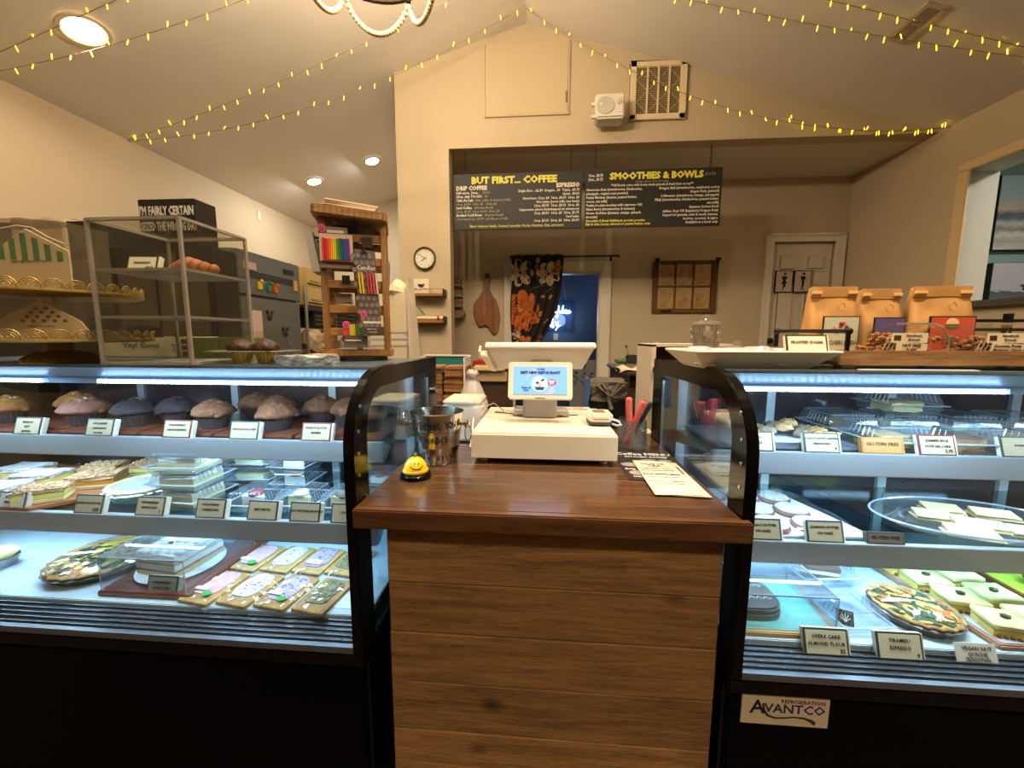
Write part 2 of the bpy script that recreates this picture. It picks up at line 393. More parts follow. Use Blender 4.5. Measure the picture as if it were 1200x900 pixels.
# return-air grille
g = thing('return_air_grille', 'white return air grille with zigzag wires, on gable wall beside the speaker', 'vent', (.838, 3.22, 3.02))
GW = mat('grille_cream', (228, 208, 170), .5)
gx0, gx1, gz0, gz1 = .637, 1.043, 3.022, 3.425
b = MB()
for a, c, d, e in ((gx0, gx0+.045, gz0, gz1), (gx1-.045, gx1, gz0, gz1), (gx0, gx1, gz0, gz0+.04), (gx0, gx1, gz1-.04, gz1)): b.box(a, c, 3.195, 3.2195, d, e)
b.build('frame', GW, g, bevel=.004)
MB().box(gx0+.03, gx1-.03, 3.212, 3.2195, gz0+.03, gz1-.03).build('filter', mat('dusty_filter', (92, 78, 58), .9), g)
for k in range(3):
    xx = gx0+.045+(gx1-gx0-.09)*(k+1)/4
    MB().box(xx-.006, xx+.006, 3.196, 3.208, gz0+.04, gz1-.04).build('mullion', GW, g)
b = MB()
for k in range(26):
    zz = gz0+.045+k*(gz1-gz0-.09)/25; b.box(gx0+.045, gx1-.045, 3.206, 3.211, zz-.0022, zz+.0022)
b.build('louver', mat('louver_tan', (168, 146, 108), .6), g)
b = MB()
for k in range(4):
    xa = gx0+.048+(gx1-gx0-.096)*k/4; xb = xa+(gx1-gx0-.096)/4
    for j in range(4):
        z = gz0+.05+j*(gz1-gz0-.1)/4; z2 = z+(gz1-gz0-.1)/4
        if (j+k) % 2: b.tube([(xa, 3.2045, z), (xb, 3.2045, z2)], .0022, 5)
        else: b.tube([(xb, 3.2045, z), (xa, 3.2045, z2)], .0022, 5)
b.build('wire', mat('grille_wire', (205, 188, 150), .5, .3), g)
# wall speaker
s = thing('wall_speaker', 'small white loudspeaker on bracket above the hanging menu boards', 'speaker', (.473, 3.22, 2.955))
M = Matrix.Translation((.473, 3.12, 3.053)) @ Matrix.Rotation(-.12, 4, 'X')
SW = mat('speaker_white', (226, 218, 200), .45)
b = MB(); b.prism([(-.108, .088), (.108, .09), (.100, -.09), (-.100, -.092)], 'y', -.06, .05, M=M); b.build('cabinet', SW, s, bevel=.012)
b = MB(); b.cyl((-.035, -.066, -.002), .062, .006, 28, axis='y', M=M); b.build('woofer', mat('speaker_mesh', (196, 190, 176), .8), s)
b = MB(); b.cyl((.064, -.066, .022), .018, .006, 16, axis='y', M=M); b.build('tweeter', mat('speaker_mesh', (0, 0, 0)), s)
b = MB(); b.box(.05, .075, -.064, -.058, -.05, -.045, M=M); b.box(-.072, -.058, -.070, -.060, -.005, .01, M=M); b.build('badge', mat('white_dot', (240, 240, 235), .4), s)
b = MB(); b.box(-.02, .02, .05, .096, -.015, .015, M=M); b.box(-.13, -.10, -.02, .0, .03, .05, M=M); b.box(-.13, -.10, -.02, .0, -.06, -.04, M=M); b.build('bracket', SW, s)
# recessed ceiling lights
LT = mat('lamp_disc', (255, 240, 215), .5, emit=22, ecol=(255, 226, 180)); LT2 = mat('lamp_disc_cool', (255, 250, 240), .5, emit=20, ecol=(255, 246, 230))
for lx, ly, rr, lm, lb in ((-2.50, 2.150, .085, LT, 'large warm recessed ceiling light at left near the string lights'), (-2.46, 4.25, .065, LT2, 'left one of two recessed lights at the back of the left ceiling'), (-1.81, 4.25, .065, LT2, 'recessed ceiling light nearest the gable wall pier')):
    t = thing('recessed_light', lb, 'light', (lx, ly, roof_z(lx)), 'recessed ceiling lights')
    M = Matrix.Translation((lx, ly, roof_z(lx)-.002)) @ Matrix.Rotation(-math.atan(.2896), 4, 'Y')
    b = MB(); b.lathe([(rr, -.004), (rr+.008, -.012), (rr+.026, -.010), (rr+.028, 0)], n=32, M=M, caps=False); b.build('trim_ring', mat('can_trim', (210, 190, 160), .5), t, smooth=True)
    b = MB(); b.lathe([(0, -.0065), (rr, -.006)], n=32, M=M, caps=False); b.build('lens', lm, t)
# ceiling supply vent on the right slope
t = thing('ceiling_vent', 'narrow white supply register on the right slope of the ceiling', 'vent', (2.02, 2.505, roof_z(2.02)))
M = Matrix.Translation((2.02, 2.505, roof_z(2.02)-.001)) @ Matrix.Rotation(math.atan(.2912), 4, 'Y')
VW = mat('vent_cream', (206, 186, 152), .5)
b = MB()
for a, c, d, e in ((-.055, -.035, -.125, .125), (.035, .055, -.125, .125), (-.055, .055, -.125, -.105), (-.055, .055, .105, .125)): b.box(a, c, d, e, -.012, 0, M=M)
b.build('frame', VW, t, bevel=.002)
MB().box(-.036, .036, -.106, .106, -.004, 0, M=M).build('duct_opening', mat('duct_dark', (58, 48, 36), .8), t)
for k in range(7):
    xx = -.03+k*.01
    MB().box(xx-.001, xx+.001, -.105, .105, -.011, -.004, M=M @ Matrix.Translation((0, 0, 0))).build('louver', VW, t)
MB().box(-.02, .02, -.002, .002, -.013, -.004, M=M).build('damper_bar', VW, t)
# blank plate on the left wall
MB().box(-3.129, -3.121, 4.245, 4.292, 2.675, 2.775).build('wall_plate', WHITE, bevel=.002, label='small blank white plate high on the left wall', cat='plate')
# ---------------------------------------------------------------- display cases
YF, YB, ZT, ZB = .800, 1.485, 1.325, .662
outer = [(YB, ZT)] + arc(.98, 1.145, .18, 90, 180, 12) + [(YF, ZB)]
inner = [(1.385, 1.275), (1.0, 1.275)] + arc(.975, 1.17, .105, 90, 180, 10)[0:] + [(.87, ZB)]
def display_case(s, lab):
    """s = -1 left case, +1 right case; xe = side next to the counter"""
    xe = -.407 if s < 0 else .418
    xo = xe + s*.025                       # inner face of the end frame
    xf = xe + s*1.60                       # far end
    X = lambda a, b_: (min(a, b_), max(a, b_))
    t = thing('display_case', lab, 'display case', ((xe+xf)/2, 1.14, 0), 'curved glass bakery cases')
    for nm, a, c in (('end_frame', xe, xo), ('end_frame', xf, xf-s*.025)):
        x0, x1 = X(a, c)
        b = MB(); b.prism(outer + inner[::-1][0:1] + inner[::-1][1:] + [(1.385, 1.0), (1.385, ZB), (YB, ZB)], 'x', x0, x1)
        b.build(nm, BLACK, t, bevel=.002)
        MB().box(*X(a+s*.001 if a == xe else a-s*.001, a+s*.006 if a == xe else a-s*.006), .87, 1.385, .664, 1.274).build('side_glass', GL, t)
    # silvery edge of the side glass and inner shelf standard
    MB().box(*X(xe+s*.001, xe+s*.008), 1.372, 1.3845, .664, 1.255).build('glass_edge', STEEL, t)
    MB().box(*X(xe+s*.055, xe+s*.085), 1.372, 1.380, .70, 1.26).build('shelf_standard', ALU, t)
    # base cabinet
    x0, x1 = X(xe, xf)
    MB().box(x0, x1, .83, 1.48, .08, .64).build('base_cabinet', DARKP, t)
    MB().box(x0, x1, YF+.003, 1.485, .625, .661).build('base_rail', BLACK, t, bevel=.003)
    MB().box(x0+.03*(1), x1-.03, .90, 1.44, 0, .08).build('plinth', BLACKM, t)
    MB().box(x0+.01, x1-.01, .815, .829, .10, .615).build('front_panel', mat('front_panel_black', (5, 4, 4), .5, spec=.06), t, bevel=.004)
    gx0, gx1 = X(xo, xf-s*.025)
    # curved front glass
    prof = [(1.36, ZT-.006), (1.0, ZT-.006)] + arc(.98, 1.145, .172, 90, 180, 14) + [(YF+.008, ZB+.015)]
    b = MB(); b.strip(prof, 'x', gx0, gx1); b.build('front_glass', GL, t, smooth='all')
    MB().box(gx0, gx1, YF+.002, YF+.014, ZB, ZB+.016).build('glass_channel', mat('channel_grey', (120, 128, 138), .3, .7), t)
    # top: aluminium header over the lights, glass deck behind
    MB().box(gx0, gx1, 1.36, 1.48, 1.285, 1.318).build('top_rail', BLACK, t)
    b = MB(); b.box(gx0, gx1, .965, 1.36, 1.3195, 1.3245); b.build('top_glass', glass('top_panel_glass', (200, 214, 220), .12, .05, .16, (160, 176, 186)), t)
    b = MB(); b.prism([(.975, 1.3165), (1.36, 1.312), (1.36, 1.296), (1.04, 1.290), (1.03, 1.266), (1.026, 1.266), (1.018, 1.286)], 'x', gx0, gx1); b.build('light_canopy', mat('canopy_metal', (130, 152, 172), .42, .7), t)
    # LED bars
    for l0, l1 in ((s*.50, s*1.12),) if s > 0 else ((-1.262, -.455), (-1.60, -1.43), (-1.99, -1.62)):
        a, c = X(l0, l1)
        e = MB().box(a, c, 1.012, 1.026, 1.268, 1.280).build('light_bar', mat('led_housing', (200, 215, 230), .3, emit=.7, ecol=(150, 200, 255)), t)
        b = MB(); n = int((c-a)/.0185)
        for k in range(n): b.cyl((a+.01+k*.0185, 1.007, 1.2735), .0042, .006, 8, axis='y')
        b.build('diode', LED, e)
    # interior
    MB().box(gx0, gx1, .878, 1.45, .682, .700).build('deck', DECK, t, bevel=.002)
    b = MB(); b.prism([(.812, .666), (.876, .690), (.876, .684), (.812, .660)], 'x', gx0, gx1); b.build('air_grille', mat('grille_dark', (30, 32, 36), .35, .4), t)
    for k in range(5):
        yy = .826+k*.011
        MB().box(gx0, gx1, yy-.0015, yy+.0015, .672+k*.0041-.001, .676+k*.0041).build('grille_bar', mat('grille_bar', (96, 104, 112), .3, .7), t)
    MB().box(gx0, gx1, 1.452, 1.458, .70, 1.285).build('rear_door', mat('rear_door_dark', (44, 54, 70), .08, .4, noise=.5, scale=3), t)
    for k, xx in enumerate((xe+s*.40, xe+s*.80, xe+s*1.20)):
        MB().box(xx-.014, xx+.014, 1.438, 1.451, .70, 1.285).build('door_stile', ALU, t)
    for zs, ys, nm in ((1.100, 1.055, 0), (.885, .995, 1)):
        MB().box(gx0+.012, gx1-.012, ys, 1.40, zs-.006, zs).build('glass_shelf', GLT, t)
        sh = t.children[-1]
        b = MB(); b.prism([(ys-.012, zs+.003), (ys+.006, zs+.003), (ys+.006, zs-.012), (ys+.05, zs-.02), (ys+.05, zs-.026), (ys+.002, zs-.056), (ys-.012, zs-.056)], 'x', gx0+.012, gx1-.012)
        b.build('shelf_rail', ALU, sh, bevel=.0015)
        MB().box(gx0+.02, gx1-.02, ys-.0125, ys-.009, zs-.0562, zs-.0535).build('rail_lip', mat('bright_lip', (215, 225, 232), .2, .9), sh)
        MB().box(gx0+.03, gx1-.03, ys+.014, ys+.03, zs-.032, zs-.027).build('shelf_light', mat('led_strip_soft', (235, 245, 255), .3, emit=3.5, ecol=(190, 220, 255)), sh)
        for xx in (xe+s*.06, xe+s*.80, xe+s*1.5):
            b = MB(); b.prism([(ys+.02, zs-.008), (1.43, zs-.008), (1.43, zs-.07), (1.36, zs-.06), (ys+.05, zs-.022)], 'x', xx-.0025, xx+.0025); b.build('shelf_bracket', ALU, sh)
    return t
dcL = display_case(-1, 'left black curved-glass bakery case holding muffins, bars and cakes')
dcR = display_case(1, 'right black curved-glass bakery case with maker nameplate on its base')
# small fittings
b = MB(); b.lathe([(.013, 0), (.013, .012), (.009, .016), (0, .016)], n=14, M=Matrix.Translation((-.4065, 1.44, 1.20)) @ Matrix.Rotation(PI/2, 4, 'Y')); b.build('lock', STEEL, dcL, smooth=True)
YEL = mat('yellow_tag', (205, 165, 30), .5)
MB().box(-.4069, -.4060, .838, .862, .985, 1.02).build('yellow_sticker', YEL, dcL, label='small yellow inspection sticker')
MB().cyl((-.4068, .850, 1.031), .004, .004, 8, axis='x').build('sticker_hook', STEEL, dcL)
for yy, zz in ((.838, 1.245), (.826, 1.19), (.822, 1.14), (.822, 1.09)):
    MB().cyl((.4165, yy, zz), .0042, .003, 10, axis='x').build('screw', STEEL, dcR)
    MB().cyl((-.4085, yy, zz), .0042, .003, 10, axis='x').build('screw', STEEL, dcL)
# nameplate
PLATE = mat('nameplate_cream', (214, 196, 170), .35)
px0, px1, pz0, pz1 = .452, .636, .548, .622
p = MB().box(px0, px1, .811, .8148, pz0, pz1).build('nameplate', PLATE, dcR, bevel=.001, label='cream maker nameplate with navy lettering')
BLU = mat('navy_ink', (38, 42, 104), .5)
text('A', (.470, .811, .576), *FX, .046, INK, p, 'initial', sx=1.0, off=.0006)
text('VANTCO', (.500, .811, .580), *FX, .030, BLU, p, 'lettering', sx=1.02, off=.0004)
text('REFRIGERATION', (.534, .811, .604), *FX, .0125, INK, p, 'small_lettering', sx=1.0)
b = MB(); pts = [(.497, .600), (.499, .585), (.508, .572), (.524, .5665), (.545, .568), (.565, .571), (.585, .570), (.600, .565), (.606, .560)]
b.tube([(x, .8105, z) for x, z in pts], [.0022, .0024, .0024, .0018, .0014, .0014, .0018, .003, .004], 6); b.build('flourish', INK, p)

# ---------------------------------------------------------------- counter between the cases
ct = thing('counter', 'rough plank service counter with dark polished wood top between the cases', 'counter', (.02, 1.2, 0))
MB().box(-.4065, .431, .778, .7992, .985, 1.029).build('front_stave', BROWNW, ct, bevel=.003)
for k in range(16):
    y0 = .7994+k*.0500
    for j in range(2 if k % 3 else 1):
        xm = (-.12, .1, .22, -.02)[k % 4]; a, c = ((-.405, .416) if k % 3 == 0 else ((-.405, xm), (xm+.0003, .416))[j])
        MB().box(a, c, y0, y0+.0498, .985, 1.029-.0001*(k % 2)).build('stave', BROWNW, ct, bevel=.0008, seg=1)
MB().box(-.344, .390, .852, 1.56, .0, .983).build('carcass', mat('counter_carcass', (40, 26, 16), .8), ct)
zs = [.0, .06, .19, .317, .444, .574, .703, .83, .983]
for z0, z1 in zip(zs, zs[1:]):
    MB().box(-.352+random.uniform(-.001, .001), .400, .830+random.uniform(0, .002), .851, z0+.001, z1-.001).build('plank', PLANK, ct, bevel=.0022, seg=1)
# ---------------------------------------------------------------- wall things
CHALK = mat('menu_board_black', (26, 22, 17), .6)
YT = mat('menu_yellow', (222, 208, 70), .6); WT = mat('menu_white', (222, 212, 190), .6); GT = mat('menu_grey', (150, 138, 116), .7)
CHAIN = mat('chain_black', (40, 34, 28), .4, .7)
def menu(x0, x1, lab, chains):
    t = thing('menu_board', lab, 'menu board', ((x0+x1)/2, 3.27, 2.265), 'hanging menu boards')
    MB().box(x0, x1, 3.262, 3.278, 2.268, 2.697).build('board', CHALK, t, bevel=.002)
    for cx in chains:
        b = MB(); z = 2.70; k = 0
        while z < 2.862:
            rx, ry = (.0085, .0) if k % 2 == 0 else (.0, .0085)
            b.tube([(cx+rx*math.cos(a), 3.27+ry*math.cos(a), z+.012+.0145*math.sin(a)) for a in [2*PI*i/10 for i in range(10)]], .0019, 5, closed=True); z += .0225; k += 1
        b.build('chain', CHAIN, t, kind='stuff')
    return t
m1 = menu(-.722, .305, 'left hanging black menu board headed BUT FIRST... COFFEE', (-.625, .215))
ty = 3.2615
text('BUT FIRST... COFFEE', (-.235, ty, 2.622), *FX, .072, YT, m1, 'heading', 'CENTER', off=.0035, sx=1.06)
text('DRIP COFFEE', (-.700, ty, 2.575), *FX, .044, WT, m1, 'heading', off=.002, sx=.97)
text('ESPRESSO', (.285, ty, 2.582), *FX, .044, WT, m1, 'heading', 'RIGHT', off=.002, sx=.97)
def lines(ls, x, z, dz, size, parent, al, mm, off=.0006, sx=.9):
    for k, s in enumerate(ls):
        if s: text(s, (x, ty, z-k*dz), *FX, size, mm, parent, 'lettering', al, off=off, sx=sx)
lines(['Self serve, 16oz. .', '20oz. drip TO-GO.', 'Cafe Au Lait', '', 'Iced Coffee', '', 'Bottled Cold Brew'], -.700, 2.545, .0287, .027, m1, 'LEFT', WT, .0009, 1.0)
lines(['                               $3.50', '                                 $4', '                      (drip coffee & steamed milk)', '12oz. $4.50  16oz. $5   20oz. $6', '                     (Kitchen Brew)', '16oz. $3.75  20oz. $4.50  24oz. $5', '                                 (Harlem Road)', '16oz mason jar, $4.75  add flavor or milk'], -.700, 2.545, .0287, .025, m1, 'LEFT', GT, sx=1.0)
lines(['Single Shot .. $2.50  Doppio.. $3  Triple.. $3.75', 'Quad.. $4.50', 'Americano 12oz. $4  16oz. $4.50  20oz. $5', 'Hot Latte (more milk, less foam)', '12oz. $4.75  16oz. $5.50  20oz. $6', 'Cappuccino (more foam/topped w/ cinnamon)', '12oz. $4.50  16oz. $5  20oz. $5.75', 'Iced Latte', '16oz. $5.50  20oz. $6  24oz. $6.50'], .285, 2.551, .0287, .026, m1, 'RIGHT', WT, sx=.98)
text('Flavor Options: Vanilla, Caramel, Lavender, Mocha, Hazelnut, Chai, and more!', (-.215, ty, 2.286), *FX, .026, YT, m1, 'lettering', 'CENTER', off=.0005, sx=.92)
m2 = menu(.330, 1.366, 'right hanging black menu board headed SMOOTHIES & BOWLS', (.405, 1.275))
text('SMOOTHIES & BOWLS', (.870, ty, 2.628), *FX, .068, YT, m2, 'heading', 'CENTER', off=.0035, sx=1.04)
text('$10.50', (1.235, ty, 2.640), *FX, .032, GT, m2, 'lettering', off=.0005, sx=.9)
lines(['16oz.. $8.75', '20oz.. $9.75'], .350, 2.650, .030, .029, m2, 'LEFT', WT, sx=.8)
text('always gluten free & vegan', (.84, ty, 2.600), *FX, .025, GT, m2, 'lettering', 'CENTER', sx=.95)
text('**All Bowls come with house made granola & fresh fruit on top**', (.84, ty, 2.575), *FX, .0255, WT, m2, 'lettering', 'CENTER', off=.0005, sx=.92)
lines(['Awesome Acai (strawberries, blueberries,', 'pineapple, organic acai powder)', 'Funky Monkey (banana, peanut butter,', 'cocoa, oat milk)', '*make it a java monkey with espresso +$2', 'Nana Berry (strawberries & bananas)', 'Green Goddess (bananas, mango, spinach,', 'avocado)'], .338, 2.545, .0292, .026, m2, 'LEFT', WT, sx=.97)
lines(['Smoothie & Bowl Additions: protein powder,', 'flax & chia, honey, almond or peanut butter, nuts'], .338, 2.311, .0255, .026, m2, 'LEFT', YT, sx=.97)
lines(['Dragon Ball (strawberries, raspberry sorbet', 'dragon fruit, gumball)', 'C-Monster (strawberry, mango, pineapple)', 'PB&J (strawberries, blueberries, peanut butter,', 'oat milk)', 'Summer Sorbet Bowl', '(either Acai OR Raspberry Dragon fruit)', 'topped w/ granola, nuts & seeds, banana,', 'berries, coconut, & agave', 'Available in a bowl only'], 1.350, 2.545, .0285, .026, m2, 'RIGHT', WT, .0007, sx=.98)
# clock
t = thing('wall_clock', 'round white wall clock with thin olive rim on the wall pier', 'clock', (-.954, 3.22, 1.945))
MY = lambda x, y, z: Matrix.Translation((x, y, z)) @ Matrix.Rotation(PI/2, 4, 'X')
cM = MY(-.954, 3.219, 2.038)
b = MB(); b.lathe([(.080, 0), (.090, .004), (.090, .026), (.084, .032), (.079, .026), (.079, .012)], n=40, M=cM, caps=False); b.build('rim', mat('olive_rim', (84, 82, 48), .4), t, smooth=True)
b = MB(); b.lathe([(0, .012), (.080, .012)], n=40, M=cM, caps=False); b.build('dial', mat('clock_dial', (232, 226, 208), .6), t)
for k in range(12):
    a = PI/2-(k+1)*PI/6
    text(str(k+1), (-.954+.062*math.cos(a), 3.2065, 2.032+.062*math.sin(a)), *FX, .018, INK, t, 'numeral', 'CENTER')
def hand(ang, ln, w_):
    a = math.radians(ang); b = MB(); d = (math.sin(a), math.cos(a))
    b.tube([(-.954-d[0]*.012, 3.2045, 2.038-d[1]*.012), (-.954+d[0]*ln, 3.2045, 2.038+d[1]*ln)], w_, 5); b.build('hand', INK, t)
hand(302, .055, .0018); hand(236, .038, .0026)
# two little ledges on the pier with things on them
LEDGE = wood('ledge_wood', (120, 78, 40), (176, 124, 72), 10, 0, .5)
for z, lab, nm in ((1.728, 'upper small wood ledge on the pier under the clock', 'a'), (1.515, 'lower small wood ledge on the pier with rolled papers', 'b')):
    t = thing('wall_ledge', lab, 'shelf', (-.915, 3.17, z))
    MB().box(-1.045, -.785, 3.12, 3.2195, z, z+.022).build('board', LEDGE, t, bevel=.002)
    MB().box(-.790, -.780, 3.115, 3.2195, z+.002, z+.055).build('end_bracket', BLACKM, t, bevel=.002)
    b = MB(); b.tube([(-1.04, 3.125, z+.055), (-.786, 3.125, z+.055)], .002, 6); b.build('rail', mat('thin_brass_wire', (150, 110, 60), .4, .8), t)
t = thing('sign_card', 'small white card with a dark bowl drawing on the upper ledge', 'card', (-.975, 3.16, 1.7505))
cx_ = -.975
MB().box(-1.037, -.913, 3.155, 3.160, 1.751, 1.868).build('card', mat('card_white', (236, 222, 200), .6), t)
b = MB(); b.prism(arc(cx_, 1.826, .028, 180, 360, 14), 'y', 3.1535, 3.1548); b.build('bowl_print', mat('dark_print', (52, 40, 34), .7), t)
text('Bowl Me', (cx_, 3.1545, 1.775), *FX, .030, INK, t, 'lettering', 'CENTER')
for k, (xx, zz, ry) in enumerate(((-.965, 1.556, 0), (-.85, 1.553, 0))):
    t = thing('paper_roll', ('cream rolled paper lying at left on the lower ledge', 'white rolled paper with red band at right on the lower ledge')[k], 'paper roll', (xx, 3.17, 1.5375))
    MB().cyl((xx-.06, 3.17, 1.556), .018, .115, 16, axis='x').build('roll', mat('roll_paper', (228, 214, 186), .7), t, smooth=True)
    if k: MB().cyl((xx-.0, 3.17, 1.556), .0185, .02, 16, axis='x').build('red_band', mat('red_band', (170, 60, 40), .6), t)
t = thing('green_marker', 'green stick leaning up at left of the paper rolls', 'marker', (-.99, 3.16, 1.574))
b = MB(); b.tube([(-.955, 3.16, 1.582), (-1.0, 3.165, 1.64)], .007, 8); b.build('barrel', mat('green_barrel', (74, 98, 52), .5), t)
t = thing('crochet_strip', 'cream macrame strip hanging from the left end of the lower ledge', 'wall hanging', (-1.03, 3.10, 1.24))
b = MB(); b.grid(4, 24, lambda u, v: (-1.055+.055*u+.004*math.sin(v*40), 3.10+.008*math.sin(u*7+v*30), 1.24+v*.31)); b.build('strip', mat('crochet_cream', (214, 196, 160), .9, noise=.25, scale=90, bump=.6), t, solid=.006)
for k in range(7):
    b = MB(); b.ball((-1.03, 3.10, 1.25+k*.042), .012, 1); b.build('knot', mat('crochet_cream', (0, 0, 0)), t)
# shelves with stacked cups on the partition beside the pier
t = thing('cup_shelf', 'narrow wall shelf of paper cups half hidden behind the pier', 'shelf', (-.98, 3.93, 1.60))
for z in (1.60, 1.70, 1.80, 1.90):
    MB().box(-1.049, -.80, 3.86, 3.985, z, z+.012).build('shelf_board', mat('shelf_grey', (176, 166, 146), .6), t)
for k, z in enumerate((1.6125, 1.7125, 1.8125, 1.9125)):
    t = thing('folded_bag', ('crumpled tan bag on the lowest cup shelf', 'crumpled tan bag on the second cup shelf from below', 'crumpled tan bag on the third cup shelf from below', 'crumpled tan bag on the topmost cup shelf')[k], 'bag', (-.86, 3.92, z), 'bags on the cup shelf')
    b = MB(); b.box(-.93, -.80+.03*(k == 0), 3.89, 3.96, z, z+.06); b.jitter(.008, 2); b.build('body', mat('tan_paper', (150, 122, 86), .8), t)
# curtain and rod
ROD = mat('rod_black', (20, 17, 15), .35, .6)
t = thing('curtain_rod', 'thin black curtain rod over the doorway at the back', 'rod', (.2, 3.93, 2.17))
b = MB(); b.tube([(-.30, 3.93, 2.178), (.72, 3.93, 2.183)], .008, 8); b.build('rod', ROD, t, smooth=True)
for xx in (-.285, .665):
    b = MB(); b.tube([(xx, 3.93, 2.178), (xx, 3.999, 2.178)], .006, 6); b.box(xx-.01, xx+.01, 3.99, 4.0, 2.14, 2.19); b.build('bracket', ROD, t)
for xx in (-.31, .725): MB().ball((xx, 3.93, 2.18), .013, 2).build('finial', ROD, t, smooth=True)
t = thing('curtain', 'black floral curtain with orange and cream blooms hanging over the doorway', 'curtain', (-.1, 3.93, 1.20))
def curt(u, v):            # v 0 bottom .. 1 top
    x0 = -.305; x1t = .195; k = max(0, min(1, (1.9-(1.10+v*1.10))/.75)); x1 = x1t - .33*k**1.5
    if v < .2: x1 = x1t-.33+(.2-v)*.3
    x = x0+(x1-x0)*u; fold = .020*(.6+.4*(1-k))*math.sin(u*2*PI*5.5+.4*math.sin(v*5))
    return (x+.008*math.sin(v*9+u*5), 3.925+fold, 1.10+v*1.10)
b = MB(); b.grid(90, 34, curt)
CU = mat('curtain_cloth', (30, 22, 20), .85)
co = b.build('cloth', CU, t, smooth='all', solid=.003)
# printed blooms: thin cloth appliques following the folds
def on_c(px, pz):
    v = (pz-1.10)/1.10; best = min(range(0, 201), key=lambda i: abs(curt(i/200, v)[0]-px)); p = curt(best/200, v); return p
def bloom(cx, cz, r, n, m_, name, ang0=0, petal=.62, asp=1.0):
    for k in range(n):
        a = ang0+2*PI*k/n; b = MB(); ok = 0
        pc = (cx+math.cos(a)*r*.58, cz+math.sin(a)*r*.58*asp)
        ring = []
        for i in range(12):
            q = 2*PI*i/12; du = math.cos(q)*r*petal*.78; dv = math.sin(q)*r*petal*.52
            x = pc[0]+du*math.cos(a)-dv*math.sin(a); z = pc[1]+(du*math.sin(a)+dv*math.cos(a))*asp
            z = min(max(z, 1.12), 2.19); kk = max(0, min(1, (1.9-z)/.75)); xm = .19-.33*kk**1.5
            x = min(max(x, -.302), xm); y = on_c(x, z)[1]-.0045-.0008*k
            ring.append((x, y, z))
        c_ = b.b.verts.new((sum(p[0] for p in ring)/12, min(p[1] for p in ring)*.5+sum(p[1] for p in ring)/24, sum(p[2] for p in ring)/12))
        vs = [b.b.verts.new(p) for p in ring]
        for i in range(12):
            try: b.b.faces.new((c_, vs[i], vs[(i+1) % 12]))
            except Exception: pass
        b.build(name, m_, t)
OR = mat('petal_orange', (204, 104, 30), .85, noise=.5, scale=18); OR2 = mat('petal_amber', (214, 140, 50), .85, noise=.4, scale=22); CR = mat('petal_cream', (222, 196, 146), .85, noise=.3, scale=20)
TA = mat('petal_tan', (176, 122, 66), .85, noise=.4, scale=25); RU = mat('petal_rust', (150, 66, 28), .85, noise=.4, scale=25)
bloom(-.215, 2.03, .13, 7, CR, 'cream_petal'); bloom(.06, 2.02, .115, 7, CR, 'cream_petal', .4); bloom(.14, 2.08, .07, 5, TA, 'tan_petal')
bloom(-.19, 1.66, .16, 9, OR, 'orange_petal', .2, .62, 1.25); bloom(-.20, 1.68, .10, 7, RU, 'rust_petal', .5); bloom(-.19, 1.70, .075, 6, OR2, 'amber_petal')
bloom(-.25, 1.43, .05, 6, CR, 'cream_petal'); bloom(-.17, 1.33, .09, 7, OR, 'orange_petal', .1); bloom(-.02, 1.80, .045, 1, OR2, 'amber_petal'); bloom(.07, 1.77, .05, 1, TA, 'tan_petal', 1.2)
bloom(-.03, 1.60, .06, 2, OR2, 'amber_petal', 1.2); bloom(-.01, 1.38, .055, 3, OR, 'orange_petal', 1.6); bloom(.04, 1.56, .03, 2, TA, 'tan_petal', .8); bloom(-.05, 2.11, .06, 2, OR2, 'amber_petal', 1.4)
for (xa, za, xb, zb) in ((-.12, 1.86, .0, 1.92), (-.08, 2.0, .02, 1.90), (.05, 1.84, .10, 1.90), (-.28, 1.3, -.2, 1.4)):
    b = MB(); b.tube([(x, on_c(x, z)[1]-.006, z) for x, z in [(xa+(xb-xa)*k/6, za+(zb-za)*k/6+.01*math.sin(k)) for k in range(7)]], .0032, 5); b.build('stem', mat('stem_sage', (128, 116, 72), .8), t)
for k in range(6):
    xx = -.27+k*.085; b = MB(); b.tube([(xx+.014*math.cos(a), 3.93+.006*math.cos(a), 2.183+.022*math.sin(a)) for a in [2*PI*i/12 for i in range(12)]], .0035, 5, closed=True); b.build('grommet', mat('grommet', (120, 96, 60), .3, .8), t)
# cutting board on the rear wall
BW = wood('olive_wood', (92, 52, 22), (176, 112, 56), 7, 2, .45, .1, rings=3)
t = thing('cutting_board', 'live edge olive wood paddle board with handle hung on rear wall', 'cutting board', (-.55, 3.985, 1.44))
out = [(-.575, 2.035), (-.548, 2.045), (-.522, 2.03), (-.515, 1.99), (-.530, 1.93), (-.528, 1.88), (-.500, 1.82), (-.455, 1.76), (-.43, 1.68), (-.425, 1.58), (-.44, 1.49), (-.455, 1.445), (-.485, 1.43), (-.515, 1.455), (-.545, 1.51), (-.585, 1.52), (-.62, 1.505), (-.65, 1.52), (-.675, 1.57), (-.695, 1.66), (-.685, 1.74), (-.64, 1.80), (-.600, 1.86), (-.585, 1.92), (-.583, 1.98)]
b = MB(); b.prism(out, 'y', 3.968, 3.990); b.build('paddle', BW, t, bevel=.004, seg=1)
MB().cyl((-.549, 3.962, 2.0), .013, .008, 16, axis='y').build('hang_hole', mat('hole_dark', (40, 26, 14), .8), t)
